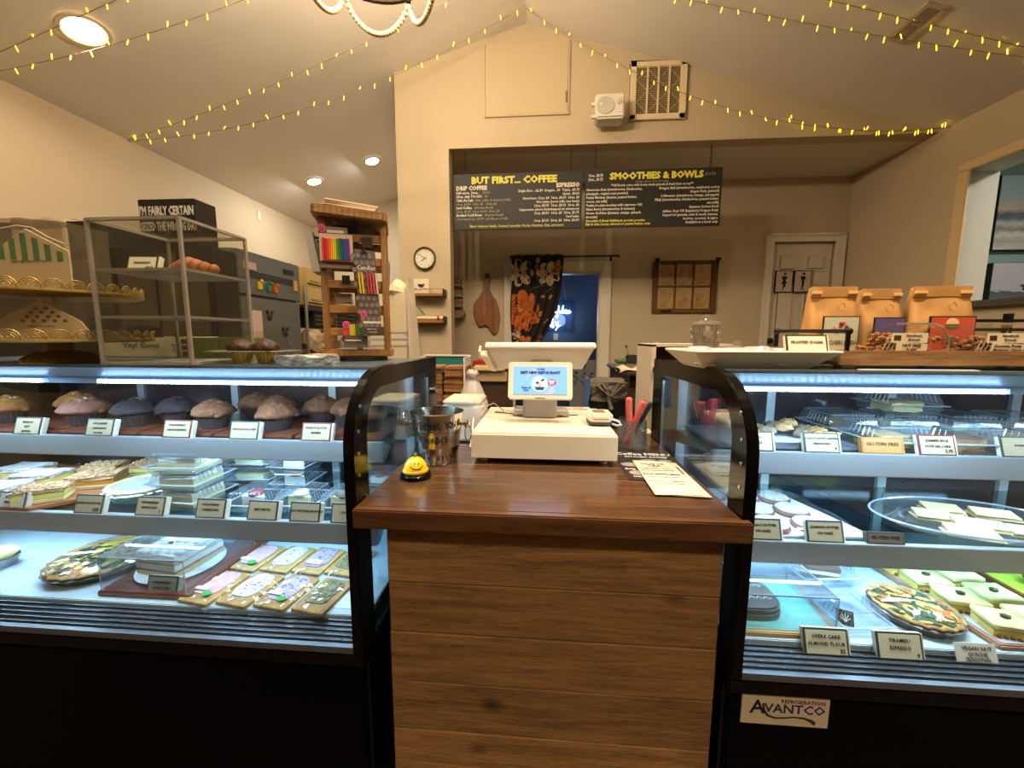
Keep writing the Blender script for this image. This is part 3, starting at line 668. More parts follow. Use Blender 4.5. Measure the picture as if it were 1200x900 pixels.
# sash-style wall frame with six drawings
FR = wood('barn_wood', (74, 44, 18), (128, 82, 40), 9, 2, .7)
t = thing('picture_frame', 'old six-pane wood sash holding coffee drawings on rear wall', 'frame', (1.375, 3.985, 1.645))
x0, x1, z0, z1 = 1.075, 1.680, 1.645, 2.140
for a, c, d, e in ((x0, x0+.042, z0, z1), (x1-.055, x1, z0, z1), (x0+.042, x1-.055, z0, z0+.032), (x0+.042, x1-.055, z1-.028, z1)): MB().box(a, c, 3.972, 3.997, d, e).build('rail', FR, t, bevel=.002)
PAP = mat('sepia_paper', (186, 152, 100), .8, noise=.12, scale=12)
cw = (x1-.055-x0-.042)/3; chh = (z1-.028-z0-.032)/2
for i in range(3):
    for j in range(2):
        xa = x0+.042+cw*i+.010; xb = xa+cw-.018; za = z0+.032+chh*j+.008; zb = za+chh-.018
        pn = MB().box(xa, xb, 3.985, 3.990, za, zb).build('drawing', PAP, t)
        b = MB(); rr = random.Random(i*7+j)
        for q in range(5):
            cx, cz = rr.uniform(xa+.03, xb-.03), rr.uniform(za+.04, zb-.04); r_ = rr.uniform(.012, .026)
            b.tube([(cx+r_*math.cos(a)*rr.uniform(.5, 1.2), 3.9842, cz+r_*math.sin(a)) for a in [2*PI*k/9 for k in range(9)]], .0014, 4, closed=True)
        for q in range(3): b.box(xa+.02, xb-.02-rr.uniform(0, .06), 3.9838, 3.9849, za+.014+q*.012, za+.017+q*.012)
        b.build('line_drawing', mat('sepia_ink', (92, 66, 38), .8), pn, kind='stuff')
for i in (1, 2): MB().box(x0+.042+cw*i-.006, x0+.042+cw*i+.008, 3.974, 3.996, z0+.032, z1-.028).build('muntin', FR, t)
MB().box(x0+.042, x1-.055, 3.976, 3.995, z0+.030+chh, z0+.042+chh).build('muntin', FR, t)
for xx in (x0+.03, x1-.008):
    b = MB(); b.prism([(xx-.026, z1+.022), (xx+.026, z1+.022), (xx+.022, z1+.008), (xx+.007, z1-.01), (xx, z1-.075), (xx-.007, z1-.01), (xx-.022, z1+.008)], 'y', 3.962, 3.973); b.build('nail_hook', ROD, t)
MB().box(x0+.08, x0+.18, 3.968, 3.9725, z0+.006, z0+.022).build('black_plate', ROD, t)
# restroom signs on the small door
for k, (xc, lab) in enumerate(((2.300, 'left restroom sign with black figure in a skirt'), (2.470, 'right restroom sign with black standing figure'))):
    t = thing('restroom_sign', lab, 'sign', (xc, 4.005, 1.835), 'restroom signs')
    MB().box(xc-.080, xc+.080, 3.998, 4.008, 1.835, 2.040).build('frame', ROD, t, bevel=.001)
    MB().box(xc-.072, xc+.072, 3.995, 3.9985, 1.843, 2.032).build('face', mat('sign_face', (196, 178, 158), .6), t)
    b = MB(); M = Matrix.Identity(4); y0, y1 = 3.9925, 3.9948
    b.cyl((xc+.004, y0, 2.008), .012, .002, 14, axis='y')
    if k == 0: body = [(-.022, 1.985), (.022, 1.985), (.024, 1.965), (.010, 1.950), (.026, 1.918), (.012, 1.912), (.016, 1.895), (-.004, 1.875), (-.008, 1.856), (-.014, 1.856), (-.010, 1.880), (-.002, 1.912), (-.026, 1.914), (-.008, 1.950), (-.024, 1.966)]
    else: body = [(-.022, 1.985), (.022, 1.985), (.022, 1.962), (.010, 1.945), (.013, 1.915), (.008, 1.885), (.016, 1.856), (.008, 1.856), (.0, 1.890), (-.010, 1.856), (-.020, 1.856), (-.008, 1.900), (-.010, 1.945), (-.022, 1.965)]
    b.prism([(xc+x, z) for x, z in body], 'y', y0, y1); b.build('figure', INK, t)
# paintings in the side room
def sea(name, kind):
    if name in _m: return _m[name]
    m, N, L, b = _new(name); b.inputs['Roughness'].default_value = .6
    tc = N.new('ShaderNodeTexCoord'); sp = N.new('ShaderNodeSeparateXYZ'); L.new(tc.outputs['Generated'], sp.inputs[0])
    n = N.new('ShaderNodeTexNoise'); n.inputs['Scale'].default_value = 5; n.inputs['Detail'].default_value = 8
    mp = N.new('ShaderNodeMapping'); mp.inputs['Scale'].default_value = (1, 1, 4); L.new(tc.outputs['Generated'], mp.inputs[0]); L.new(mp.outputs[0], n.inputs['Vector'])
    ma = N.new('ShaderNodeMath'); ma.operation = 'MULTIPLY_ADD'; ma.inputs[1].default_value = .16; L.new(n.outputs[0], ma.inputs[0]); L.new(sp.outputs[2], ma.inputs[2])
    rp = N.new('ShaderNodeValToRGB'); e = rp.color_ramp.elements
    if kind == 0: st = [(.08, (214, 208, 196)), (.2, (178, 172, 164)), (.28, (216, 214, 208)), (.36, (150, 130, 118)), (.42, (196, 200, 200)), (.5, (110, 122, 128)), (.56, (96, 96, 104)), (.63, (210, 178, 150)), (.8, (170, 184, 192)), (1, (176, 196, 206))]
    else: st = [(.08, (150, 160, 166)), (.25, (196, 204, 206)), (.38, (214, 218, 218)), (.46, (120, 124, 128)), (.6, (96, 98, 100)), (.635, (90, 90, 92)), (.65, (190, 186, 192)), (1, (200, 194, 198))]
    e[0].position = st[0][0]; e[0].color = C(st[0][1]); e[1].position = 1; e[1].color = C(st[-1][1])
    for p, c in st[1:-1]: q = e.new(p); q.color = C(c)
    L.new(ma.outputs[0], rp.inputs[0]); L.new(rp.outputs[0], b.inputs['Base Color']); _m[name] = m; return m
for nm, z0, z1, x0, lab, k in (('sea', 2.19, 2.83, 4.02, 'upper canvas of a pastel beach at sunset, teal side room', 0), ('light', 1.50, 2.08, 4.05, 'lower canvas of a lighthouse over grey waves, teal side room', 1)):
    t = thing('canvas_painting', lab, 'painting', (x0+.27, 3.97, z0))
    MB().box(x0, x0+.54, 3.935, 3.999, z0, z1).build('canvas_edge', mat('canvas_black', (14, 14, 14), .6), t)
    MB().box(x0+.004, x0+.54, 3.931, 3.9355, z0+.004, z1-.004).build('picture', sea('seascape_%d' % k, k), t)
    if k:
        b = MB(); b.prism([(x0+.26, z1-.20), (x0+.30, z1-.20), (x0+.292, z1-.13), (x0+.268, z1-.13)], 'y', 3.929, 3.9315); b.build('lighthouse_tower', mat('lh_white', (214, 214, 214), .6), t)
        b = MB(); b.box(x0+.25, x0+.31, 3.928, 3.9312, z1-.215, z1-.195); b.box(x0+.27, x0+.29, 3.928, 3.9312, z1-.245, z1-.19); b.box(x0+.272, x0+.288, 3.928, 3.9312, z1-.13, z1-.115); b.build('lighthouse_base', mat('lh_dark', (70, 70, 72), .6), t)
# neon sign in the blue room
NEON = mat('neon_tube', (230, 240, 255), .4, emit=9, ecol=(190, 216, 255))
t = thing('neon_sign', 'glowing white script neon sign seen through the doorway', 'neon sign', (.35, 5.66, 1.52))
NS = 1.0
def stroke(pts, ox, oz, s_):
    b = MB(); P = []
    n = len(pts)
    for i in range(n-1):
        p0 = pts[max(i-1, 0)]; p1 = pts[i]; p2 = pts[i+1]; p3 = pts[min(i+2, n-1)]
        for k in range(4):
            q = k/4
            P.append(tuple(.5*((2*p1[j])+(-p0[j]+p2[j])*q+(2*p0[j]-5*p1[j]+4*p2[j]-p3[j])*q*q+(-p0[j]+3*p1[j]-3*p2[j]+p3[j])*q**3) for j in (0, 1)))
    P.append(pts[-1]); b.tube([(ox+x*s_, 5.66, oz+z*s_) for x, z in P], .0055, 6); b.build('neon_stroke', NEON, t)
stroke([(0, 1.0), (-.05, .5), (0, .1), (.1, .15)], .10, 1.70, .17)                                           # l / d
stroke([(.0, .55), (-.15, .3), (.0, .05), (.15, .3), (.0, .55)], .03, 1.70, .17)
stroke([(0, .8), (-.12, .5), (0, .2), (.2, .4), (.25, .8), (.2, .2), (.1, -.2), (0, -.1), (.3, .3)], .20, 1.72, .16)   # V / y
stroke([(0, .2), (.1, .5), (.12, .2), (.25, .9), (.2, .2), (.35, .5), (.42, .3), (.33, .2)], .26, 1.71, .16)
stroke([(0, .2), (.15, .4), (.08, .5), (.02, .3), (.2, .2), (.35, .5), (.3, .2), (.5, .35)], .33, 1.71, .16)
stroke([(-.3, .3), (-.15, .5), (-.1, .1), (.0, .5), (.08, .1)], .12, 1.53, .15)                                # n l y
stroke([(.1, .1), (.25, .9), (.2, .1), (.35, .2)], .12, 1.53, .16)
stroke([(0, .5), (.1, .15), (.28, .55), (.2, .0), (.05, -.3), (.3, .05), (.5, .15)], .19, 1.55, .15)
MB().box(.0, .46, 5.672, 5.678, 1.48, 1.93).build('backing_sheet', glass('acrylic_sheet', (215, 228, 240), .04), t)
b = MB(); b.tube([(.10, 5.675, 1.93), (.02, 5.69, 2.3)], .002, 4); b.tube([(.34, 5.675, 1.93), (.26, 5.69, 2.35)], .002, 4); b.build('hanging_wire', WHITE, t)
lamp('neon_glow', 'POINT', (.25, 5.55, 1.65), 3.0, (.72, .84, 1), .12)
MB().box(.17, .235, 5.692, 5.6995, 1.36, 1.46).build('light_switch_plate', WHITE, bevel=.002, label='small white switch plate below the neon sign', cat='switch plate')
# dried flower print in lower part of the blue room
t = thing('flower_decal', 'black wildflower silhouettes on the low panel in the doorway', 'decal', (.47, 4.1, .95))
MB().box(.30, .565, 4.101, 4.125, .0, 1.17).build('panel', mat('slate_panel', (108, 112, 116), .7), t)
for k, (xx, h_) in enumerate(((.36, .13), (.44, .20), (.52, .12))):
    b = MB(); b.tube([(xx, 4.098, .90), (xx+.008, 4.098, .90+h_*.6), (xx, 4.098, .90+h_)], .0025, 5); b.ball((xx, 4.098, .91+h_), .028 if k == 1 else .016, 1, (1, .15, .8))
    for j in range(4): b.tube([(xx, 4.098, .93+j*.03), (xx+(.03 if j % 2 else -.03), 4.098, .95+j*.03)], .004, 5)
    b.build('flower_silhouette', INK, t, kind='stuff')
# ---------------------------------------------------------------- counter top things
POS = mat('pos_white', (226, 214, 192), .4); POSG = mat('pos_grey', (168, 160, 148), .5)
t = thing('cash_drawer', 'wide cream cash drawer in the middle of the counter', 'cash drawer', (.008, 1.32, 1.0295))
MB().box(-.204, .222, 1.112, 1.54, 1.044, 1.122).build('body', POS, t, bevel=.004)
MB().box(-.2035, .2215, 1.107, 1.1125, 1.046, 1.1185).build('drawer_front', POS, t, bevel=.002)
for xx in (-.17, .186):
    for yy in (1.14, 1.50): MB().cyl((xx, yy, 1.0295), .011, .016, 14).build('foot', POS, t)
t = thing('pos_terminal', 'cream point of sale stand with lit customer screen, on the cash drawer', 'terminal', (0, 1.35, 1.1225))
b = MB(); b.prism([(-.062, 1.1225), (.055, 1.1225), (.055, 1.212), (-.062, 1.212)], 'y', 1.33, 1.352); b.build('pedestal', POSG, t, bevel=.006)
MB().box(-.10, .10, 1.352, 1.47, 1.1225, 1.142).build('foot_plate', POSG, t, bevel=.006)
b = MB(); b.prism([(1.35, 1.20), (1.372, 1.20), (1.43, 1.325), (1.40, 1.325)], 'x', -.04, .04); b.build('arm', POSG, t, bevel=.005)
# customer screen tilted back
M = Matrix.Translation((-.003, 1.262, 1.262)) @ Matrix.Rotation(-.33, 4, 'X')
def rr(w_, h_, r, n=5):
    o = []
    for cx, cz, a0 in ((w_-r, h_-r, 0), (-w_+r, h_-r, 90), (-w_+r, -h_+r, 180), (w_-r, -h_+r, 270)): o += arc(cx, cz, r, a0, a0+90, n)
    return o
b = MB(); b.prism(rr(.104, .062, .010), 'y', 0, .016, M=M); s1 = b.build('screen_housing', POS, t, bevel=.002)
SCR = mat('screen_light', (90, 140, 220), .3, emit=.75, ecol=(130, 178, 250))
b = MB(); b.box(-.087, .087, -.0018, 0, -.046, .046, M=M); b.build('display', SCR, s1)
ux, uz = (M.to_3x3() @ Vector((1, 0, 0))), (M.to_3x3() @ Vector((0, 0, 1)))
def st(s, x, z, size, m_, al='CENTER', off=.0004, sx=1): text(s, M @ Vector((x, -.0022, z)), ux, uz, size, m_, s1, 'screen_print', al, off=off, sx=sx)
SI = mat('screen_navy', (30, 38, 80), .5, emit=.2, ecol=(30, 38, 90)); SR = mat('screen_red', (190, 60, 80), .5, emit=.5, ecol=(190, 60, 90)); SL = mat('screen_lilac', (190, 160, 220), .5, emit=.6, ecol=(190, 165, 230)); SC = mat('screen_cyan', (130, 205, 225), .5, emit=.6, ecol=(130, 210, 235)); SK = mat('screen_dark', (50, 60, 66), .5)
st('VOTED', .002, .034, .008, SI); st('BEST NEW RESTAURANT', .0, .0215, .0115, SI, off=.0008, sx=1.0)
def sdisc(x, z, r, m_, y=-.0021, ry=1.0, a0=0, a1=360, n=24):
    b = MB(); b.prism([(x+u, z+v*ry) for u, v in arc(0, 0, r, a0, a1, n)][:n+ (a1-a0 < 360)], 'y', y-.0003, y, M=M); b.build('screen_graphic', m_, s1)
sdisc(-.002, -.012, .028, SC, -.0022); sdisc(-.002, -.012, .024, mat('screen_pale', (190, 220, 250), .5, emit=.85, ecol=(180, 214, 252)), -.0026)
sdisc(.037, -.007, .0155, SR, -.0022, .72)
st('VOTED', .037, -.006, .006, mat('screen_white', (240, 245, 255), .5, emit=.9), off=.0003); st('BEST', .037, -.0125, .006, _m['screen_white'], off=.0003)
b = MB()
b.prism([(-.020, -.022), (.016, -.022), (.010, -.033), (-.012, -.033)], 'y', -.0034, -.0030, M=M); b.prism([(-.016, -.006), (-.006, -.004), (-.002, -.010), (-.012, -.014)], 'y', -.0034, -.0030, M=M); b.prism([(.002, .002), (.012, .006), (.014, .0), (.004, -.006)], 'y', -.0034, -.003, M=M)
b.build('screen_graphic', SK, s1, kind='stuff')
sdisc(-.001, -.016, .006, mat('screen_pink', (220, 150, 170), .5, emit=.6), -.0034)
b = MB()
for k in range(3): b.prism([(-.052+k*.010, -.002+k*.016), (-.050+k*.010, -.002+k*.016), (-.018+k*.006, .036), (-.022+k*.006, .036)], 'y', -.0022, -.0019, M=M)
for k in range(3): b.prism([(.014+k*.010, -.046), (.018+k*.010, -.046), (.046, -.020-k*.008), (.044, -.018-k*.008)], 'y', -.0022, -.0019, M=M)
b.build('screen_graphic', SL, s1, kind='stuff')
st('Best of', -.045, -.028, .010, SI); st('2023', -.045, -.036, .008, SI)
sdisc(-.001, .054, .0015, INK, -.0004)
b = MB(); b.box(-.016, .016, -.0012, 0, -.0600, -.0575, M=M); b.build('speaker_slot', mat('slot_brown', (120, 96, 66), .5), s1)
# the big merchant screen seen from behind and below
M2 = Matrix.Translation((-.004, 1.405, 1.330)) @ Matrix.Rotation(.62, 4, 'X')
b = MB(); lo = [(-.155, -.012, -.048), (.152, -.012, -.048), (.152, .012, -.048), (-.155, .012, -.048)]; hi = [(-.192, -.006, .048), (.190, -.006, .048), (.190, .012, .048), (-.192, .012, .048)]
b.hexa([M2 @ Vector(p) for p in lo], [M2 @ Vector(p) for p in hi]); s2 = b.build('merchant_screen', mat('pos_white_cool', (214, 208, 200), .35), t, bevel=.004)
b = MB(); b.box(-.194, .192, -.012, .016, .046, .056, M=M2); b.build('screen_rim', POS, s2, bevel=.003)
b = MB(); b.hexa([M2 @ Vector(p) for p in ((-.178, -.03, -.045), (-.155, -.03, -.045), (-.155, .0, -.045), (-.178, .0, -.045))], [M2 @ Vector(p) for p in ((-.214, -.03, .030), (-.19, -.03, .030), (-.19, .0, .030), (-.214, .0, .030))]); b.build('card_reader', POS, s2, bevel=.003)
b = MB(); b.box(-.215, -.209, -.034, .0, .02, .05, M=M2); b.build('reader_lip', POS, s2)
b = MB(); b.tube([(-.062, 1.345, 1.127), (-.10, 1.36, 1.131), (-.14, 1.40, 1.127), (-.17, 1.42, 1.125)], .0022, 6); b.build('cable', mat('cable_dark', (60, 52, 44), .6), t)
b = MB(); b.tube([(.056, 1.345, 1.127), (.09, 1.36, 1.130), (.13, 1.375, 1.127)], .0022, 6); b.build('cable', _m['cable_dark'], t)
# card machine
t = thing('card_machine', 'small cream card payment machine on right end of the cash drawer', 'card machine', (.19, 1.26, 1.1225))
b = MB(); M = Matrix.Translation((.188, 1.262, 1.128))
def oct_(w_, d, c): return [(w_, d-c), (w_-c, d), (-w_+c, d), (-w_, d-c), (-w_, -d+c), (-w_+c, -d), (w_-c, -d), (w_, -d+c)]
b.prism(oct_(.037, .045, .010), 'z', 0, .008, M=M); b.build('rubber_base', mat('rubber_grey', (70, 66, 62), .6), t, bevel=.002)
b = MB(); b.prism(oct_(.040, .048, .012), 'z', .008, .034, M=M); b.build('body', POS, t, bevel=.006)
b = MB(); b.box(-.024, .024, -.0495, -.047, .018, .021, M=M); b.build('card_slot', mat('slot_tan', (150, 128, 96), .5), t)
b = MB(); b.box(-.020, .020, -.02, .035, .0335, .0345, M=M); b.build('screen', mat('dim_screen', (120, 108, 92), .3), t)
b = MB(); b.tube([(.228, 1.27, 1.137), (.250, 1.26, 1.132), (.258, 1.25, 1.122), (.245, 1.255, 1.118), (.222, 1.275, 1.124)], .004, 8); b.build('cord', mat('white_cord', (225, 222, 214), .4), t, smooth=True)
MB().box(.06, .19, 1.50, 1.535, 1.1228, 1.128).build('red_label_strip', mat('red_white_label', (208, 96, 80), .5, col2=(236, 226, 214), scale=90), label='red and white printed strip behind the card machine', cat='label')
# bucket
t = thing('tip_bucket', 'stainless steel tip bucket with ring handles and dark lettering', 'bucket', (-.313, 1.135, 1.0295))
cx, cy = -.311, 1.135
b = MB(); b.lathe([(0, .0), (.058, .0), (.060, .004), (.0625, .040), (.064, .043), (.064, .046), (.0655, .049), (.0655, .052), (.068, .088), (.0705, .091), (.0702, .094), (.0715, .097), (.071, .100), (.0785, .150), (.080, .151), (.0775, .152), (.066, .060), (.058, .006), (0, .006)], (cx, cy, 1.0295), n=48); bk = b.build('pail', mat('bucket_steel', (190, 184, 172), .2, 1, noise=.06, scale=3), t, smooth=True)
for sx in (-1, 1):
    b = MB(); b.lathe([(.005, 0), (.005, .010), (.011, .014), (.012, .020), (.008, .026), (0, .027)], n=14, M=Matrix.Translation((cx+sx*.073, cy-.01, 1.145)) @ Matrix.Rotation(sx*PI/2, 4, 'Y')); b.build('handle_knob', _m['bucket_steel'], t, smooth=True)
b = MB(); b.tube([(cx-.092+.004*math.cos(a), cy-.012+.010*math.cos(a), 1.162+.022*math.sin(a)) for a in [2*PI*i/16 for i in range(16)]], .0018, 6, closed=True); b.build('ring_handle', _m['bucket_steel'], t)
b = MB(); b.tube([(cx+.096+.009*math.cos(a), cy-.012+.004*math.cos(a), 1.118+.024*math.sin(a)) for a in [2*PI*i/16 for i in range(16)]], .0018, 6, closed=True); b.build('ring_handle', _m['bucket_steel'], t)
def wrap_text(s, z, r, size, a0, da, name='lettering'):
    for k, ch in enumerate(s):
        if ch == ' ': continue
        a = math.radians(a0+da*k); xd = (-math.sin(a), math.cos(a), 0)
        text(ch, (cx+r*math.cos(a), cy+r*math.sin(a), z), xd, (math.cos(a)*.12, math.sin(a)*.12, 1), size, INK, t, name, 'CENTER', off=.0004, sx=.8)
wrap_text('THANK YOU', 1.138, .0775, .029, 241, 11); wrap_text('KINDLY...', 1.096, .0715, .025, 256, 10); wrap_text('IT HELPS', 1.045, .0640, .016, 250, 12)
# service bell
t = thing('service_bell', 'yellow smiley face desk bell on a black ring base', 'bell', (-.332, .985, 1.0295))
cx2, cy2 = -.332, .985
b = MB(); b.lathe([(.036, 0), (.0415, .003), (.040, .010), (.033, .015), (0, .016)], (cx2, cy2, 1.0295), 36); b.build('base', BLACK, t, smooth=True)
BY = mat('bell_yellow', (238, 190, 12), .22, coat=.6)
b = MB(); b.lathe([(.034, .016), (.0345, .021), (.031, .026), (.028, .036), (.020, .048), (.009, .0545), (0, .0555)], (cx2, cy2, 1.0295), 36); b.build('dome', BY, t, smooth=True)
b = MB(); b.lathe([(.004, .054), (.004, .060), (.005, .062), (.003, .066), (0, .066)], (cx2, cy2, 1.0295), 12); b.build('button', STEEL, t)
def on_dome(az, el, lift=.0008):
    a = math.radians(az); r = .0335*math.cos(math.radians(el))+lift; z = 1.0295+.0215+.033*math.sin(math.radians(el))
    return (cx2+(r)*math.cos(a), cy2+(r)*math.sin(a), z)
b = MB(); b.tube([on_dome(262+i*5.6, 22-13*math.sin(PI*i/12)+6, .0005) for i in range(13)], [.0008+.0009*math.sin(PI*i/12) for i in range(13)], 6); b.build('smile', INK, t)
for az in (284, 307):
    b = MB(); b.tube([on_dome(az-1, 38, .0003), on_dome(az+2, 48, -.0006)], .0013, 6); b.build('eye', INK, t)
# cup of pens
t = thing('pen_cup', 'ribbed clear glass cup right of the cash drawer', 'cup', (.308, 1.315, 1.0295))
CG = glass('cup_glass', (236, 238, 238), .06, .05, .03, (200, 208, 212))
b = MB(); b.lathe([(0, .004), (.043, .004), (.045, .0), (.047, .0), (.0455, .10), (.0430, .10), (.042, .008), (0, .008)], (.308, 1.315, 1.0295), 40); b.build('glass_wall', CG, t, smooth=True)
for k in range(7):
    zz = 1.045+k*.0115; b = MB()
    for i in range(24):
        a = 2*PI*i/24+(k % 2)*PI/24; b.ball((.308+.0465*math.cos(a), 1.315+.0465*math.sin(a), zz), .0035, 1)
    b.build('hobnail_row', glass('hobnail_glass', (235, 236, 235), .12, .05), t, kind='stuff')
PINKM = mat('marker_pink', (226, 96, 84), .5)
for k, (x0, y0, x1, y1, z1, r, mm, lab, nm) in enumerate(((.300, 1.30, .288, 1.29, 1.205, .0105, PINKM, 'left pink marker pen standing in the glass cup', 'pink_marker'), (.285, 1.31, .334, 1.28, 1.195, .0105, PINKM, 'right pink marker pen leaning right in the glass cup', 'pink_marker'), (.300, 1.325, .362, 1.30, 1.188, .008, INK, 'black pen leaning out right side of the glass cup', 'black_pen'), (.312, 1.335, .350, 1.33, 1.190, .007, INK, 'second black pen behind the leaning one in the cup', 'black_pen'), (.305, 1.33, .345, 1.31, 1.178, .006, POS, 'white pen between the pink marker and black pens', 'white_pen'))):
    o = thing(nm, lab, 'pen', (x0, y0, 1.040), 'pens in the glass cup')
    p0, p1 = Vector((x0, y0, 1.040)), Vector((x1, y1, z1)); d = p1-p0
    b = MB(); b.tube([p0, p0+d*.97, p1], [r*.8, r, r*.75], 10); b.build('barrel', mm, o)
    b = MB(); b.tube([p0+d*.55, p0+d*.57], [r*1.06, r*1.06], 10); b.build('cap_ring', mm, o)
# menu papers lying on the counter
t = thing('coffee_menu', 'black chalkboard style coffee menu sheet lying on the counter', 'menu', (.34, 1.14, 1.0295))
b = MB(); b.prism([(.232, 1.005), (.395, .985), (.408, 1.262), (.235, 1.285)], 'z', 1.0295, 1.0315); b.build('sheet', mat('menu_sheet_black', (46, 38, 34), .4), t)
UP = ((1, -.03, 0), (0.03, 1, 0))
MW = mat('menu_print_white', (222, 214, 202), .6)
text('Coffee MENU', (.240, 1.225, 1.0317), *UP, .034, MW, t, off=.0008, sx=.86); text('KITCHEN COFFEE', (.262, 1.200, 1.0317), *UP, .016, MW, t, off=.0003)
b = MB()
for (xx, yy, rx, ry) in ((.268, 1.13, .032, .018), (.33, 1.17, .030, .013), (.37, 1.17, .024, .012), (.275, 1.06, .030, .02)): b.prism([(xx+rx*math.cos(a), yy+ry*math.sin(a)) for a in [2*PI*i/20 for i in range(20)]], 'z', 1.0314, 1.0318)
b.build('badge_print', mat('menu_print_grey', (140, 132, 124), .7), t, kind='stuff')
text('Drip Coffee', (.240, 1.085, 1.0317), *UP, .016, MW, t, off=.0003); text('Iced Coffee', (.250, 1.025, 1.0317), *UP, .016, MW, t, off=.0003)
t = thing('tea_menu', 'cream tea menu card lying at front over the black menu', 'menu', (.34, 1.03, 1.032))
b = MB(); b.prism([(.288, .905), (.398, .898), (.398, 1.148), (.288, 1.158)], 'z', 1.0322, 1.0338); b.build('lower_sheet', mat('cream_card', (208, 190, 154), .6), t)
b = MB(); b.prism([(.270, .900), (.378, .906), (.372, 1.150), (.276, 1.158)], 'z', 1.0342, 1.0356); b.build('upper_sheet', mat('cream_card_light', (228, 208, 172), .6), t)
text('TEA', (.325, 1.102, 1.0358), *UP, .022, GREYINK, t, align='CENTER', off=.0004)
for k, (s, z, al) in enumerate((('HOT OR ICED', .013, 1.122), ('english breakfast, earl grey', .0085, 1.085), ('green, peppermint, chamomile', .0085, 1.068), ('SOUL BOWL CHAI', .0135, 1.035), ('served with milk or lemon', .0085, 1.015), ('lavender, honey or vanilla added', .0085, .985), ('ask for our loose leaf list', .0085, .970))):
    text(s, (.325, al, 1.0358), *UP, z, INK if k == 3 else GREYINK, t, align='CENTER', off=.0005 if k == 3 else .0001, sx=.85)
MB().box(.386, .390, 1.05, 1.11, 1.0338, 1.0342).build('side_print', INK, t)
# white label printer behind the bucket
t = thing('receipt_printer', 'white receipt printer behind the steel bucket', 'printer', (-.255, 1.42, 1.0295))
MB().box(-.350, -.208, 1.33, 1.50, 1.034, 1.165).build('body', mat('printer_white', (216, 214, 210), .45), t, bevel=.008)
MB().box(-.346, -.212, 1.335, 1.50, 1.165, 1.180).build('lid', POS, t, bevel=.005)
MB().box(-.32, -.235, 1.328, 1.345, 1.168, 1.178).build('paper_slot', POS, t, bevel=.002)
for sx in (-.33, -.23): MB().cyl((sx, 1.35, 1.0295), .008, .005, 10).build('foot', INK, t)
b = MB(); b.tube([(-.235, 1.325, 1.12), (-.232, 1.29, 1.07), (-.235, 1.26, 1.034), (-.205, 1.255, 1.034), (-.20, 1.30, 1.045), (-.225, 1.31, 1.034), (-.215, 1.23, 1.033)], .0035, 8); b.build('cord', mat('white_cord', (0, 0, 0)), t, smooth=True)
b = MB(); b.tube([(-.23, 1.35, 1.12), (-.20, 1.34, 1.155), (-.17, 1.38, 1.165), (-.14, 1.44, 1.128)], .002, 6); b.build('thin_cable', mat('cable_grey', (150, 140, 126), .6), t, smooth=True)

# ---------------------------------------------------------------- behind the counter
# teal lined box unit with brown napkins (left)
t = thing('side_cart', 'small dark wood topped cart with white uprights behind left case', 'cart', (-.55, 2.05, 0))
MB().box(-.72, -.395, 1.95, 2.35, 1.055, 1.075).build('top', wood('cart_wood', (70, 52, 36), (110, 86, 60), 8, 1), t, bevel=.002)
MB().box(-.72, -.395, 1.95, 2.35, .15, .17).build('lower_shelf', mat('cart_white', (200, 194, 184), .5), t)
for xx in (-.70, -.53, -.455, -.41):
    for yy in (1.955, 2.32): MB().box(xx, xx+.018, yy, yy+.02, 0, 1.055).build('upright', _m['cart_white'], t)
t = thing('napkin_box', 'open white box with teal inside holding brown napkins', 'box', (-.53, 2.1, 1.0755))
WB = mat('box_white', (222, 214, 200), .5)
for a, c, d, e, mm in ((-.66, -.398, 2.17, 2.18, mat('teal_lining', (22, 112, 112), .6)), (-.404, -.396, 2.0, 2.18, WB), (-.66, -.652, 2.0, 2.18, WB)):
    MB().box(a, c, d, e, 1.0755, 1.295).build('wall', mm, t)
MB().box(-.66, -.396, 2.164, 2.184, 1.295, 1.303).build('rim', WB, t)
for k in range(9):
    for j in range(2):
        z = 1.0760+k*.0195; xx = -.645+j*.135+random.uniform(-.004, .004)
        n = MB().box(xx, xx+.118, 2.02+random.uniform(-.008, .008), 2.15, z, z+.017).jitter(.0016, 1).build('napkin_stack', mat('kraft_napkin', (150, 108, 62), .9, noise=.2, scale=30), label='brown napkin stack, %s layer, %s column of the teal box' % (('bottom', 'second', 'third', 'fourth', 'fifth', 'sixth', 'seventh', 'eighth', 'top')[k], ('left', 'right')[j]), cat='napkins', group='brown napkin stacks in the teal box')
t = thing('plastic_bag', 'knotted white plastic bag with faint print beside the cart', 'bag', (-.34, 1.85, 1.03))
b = MB(); b.lathe([(.0, 0), (.07, .0), (.075, .04), (.055, .10), (.03, .15), (.018, .17), (.03, .19), (.022, .21), (0, .205)], (-.34, 1.9, 1.03), 18, wob=.09); b.jitter(.006); b.build('film', glass('bag_film', (240, 240, 240), .1, .3, .75, (214, 204, 196)), t, smooth='all')
MB().box(-.39, -.26, 1.80, 2.0, .0, 1.029).build('back_stand', mat('stand_dark', (60, 48, 38), .6), label='dark low stand under the white plastic bag', cat='stand')
t = thing('red_book_stack', 'red folder on cream parcels stacked on brown crate', 'folders', (-.30, 2.35, 1.13))
MB().box(-.42, -.20, 2.36, 2.6, 1.205, 1.255).build('red_folder', mat('folder_red', (140, 26, 30), .5), t, bevel=.003)
MB().box(-.41, -.22, 2.33, 2.37, 1.195, 1.232).build('cream_parcel', mat('parcel_cream', (206, 180, 130), .8), t, bevel=.008)
MB().box(-.41, -.21, 2.35, 2.6, 1.13, 1.195).build('cardboard_parcel', mat('parcel_tan', (176, 146, 100), .8), t, bevel=.005)
t = thing('crate', 'dark brown crate under the red folder', 'crate', (-.32, 2.4, 0))
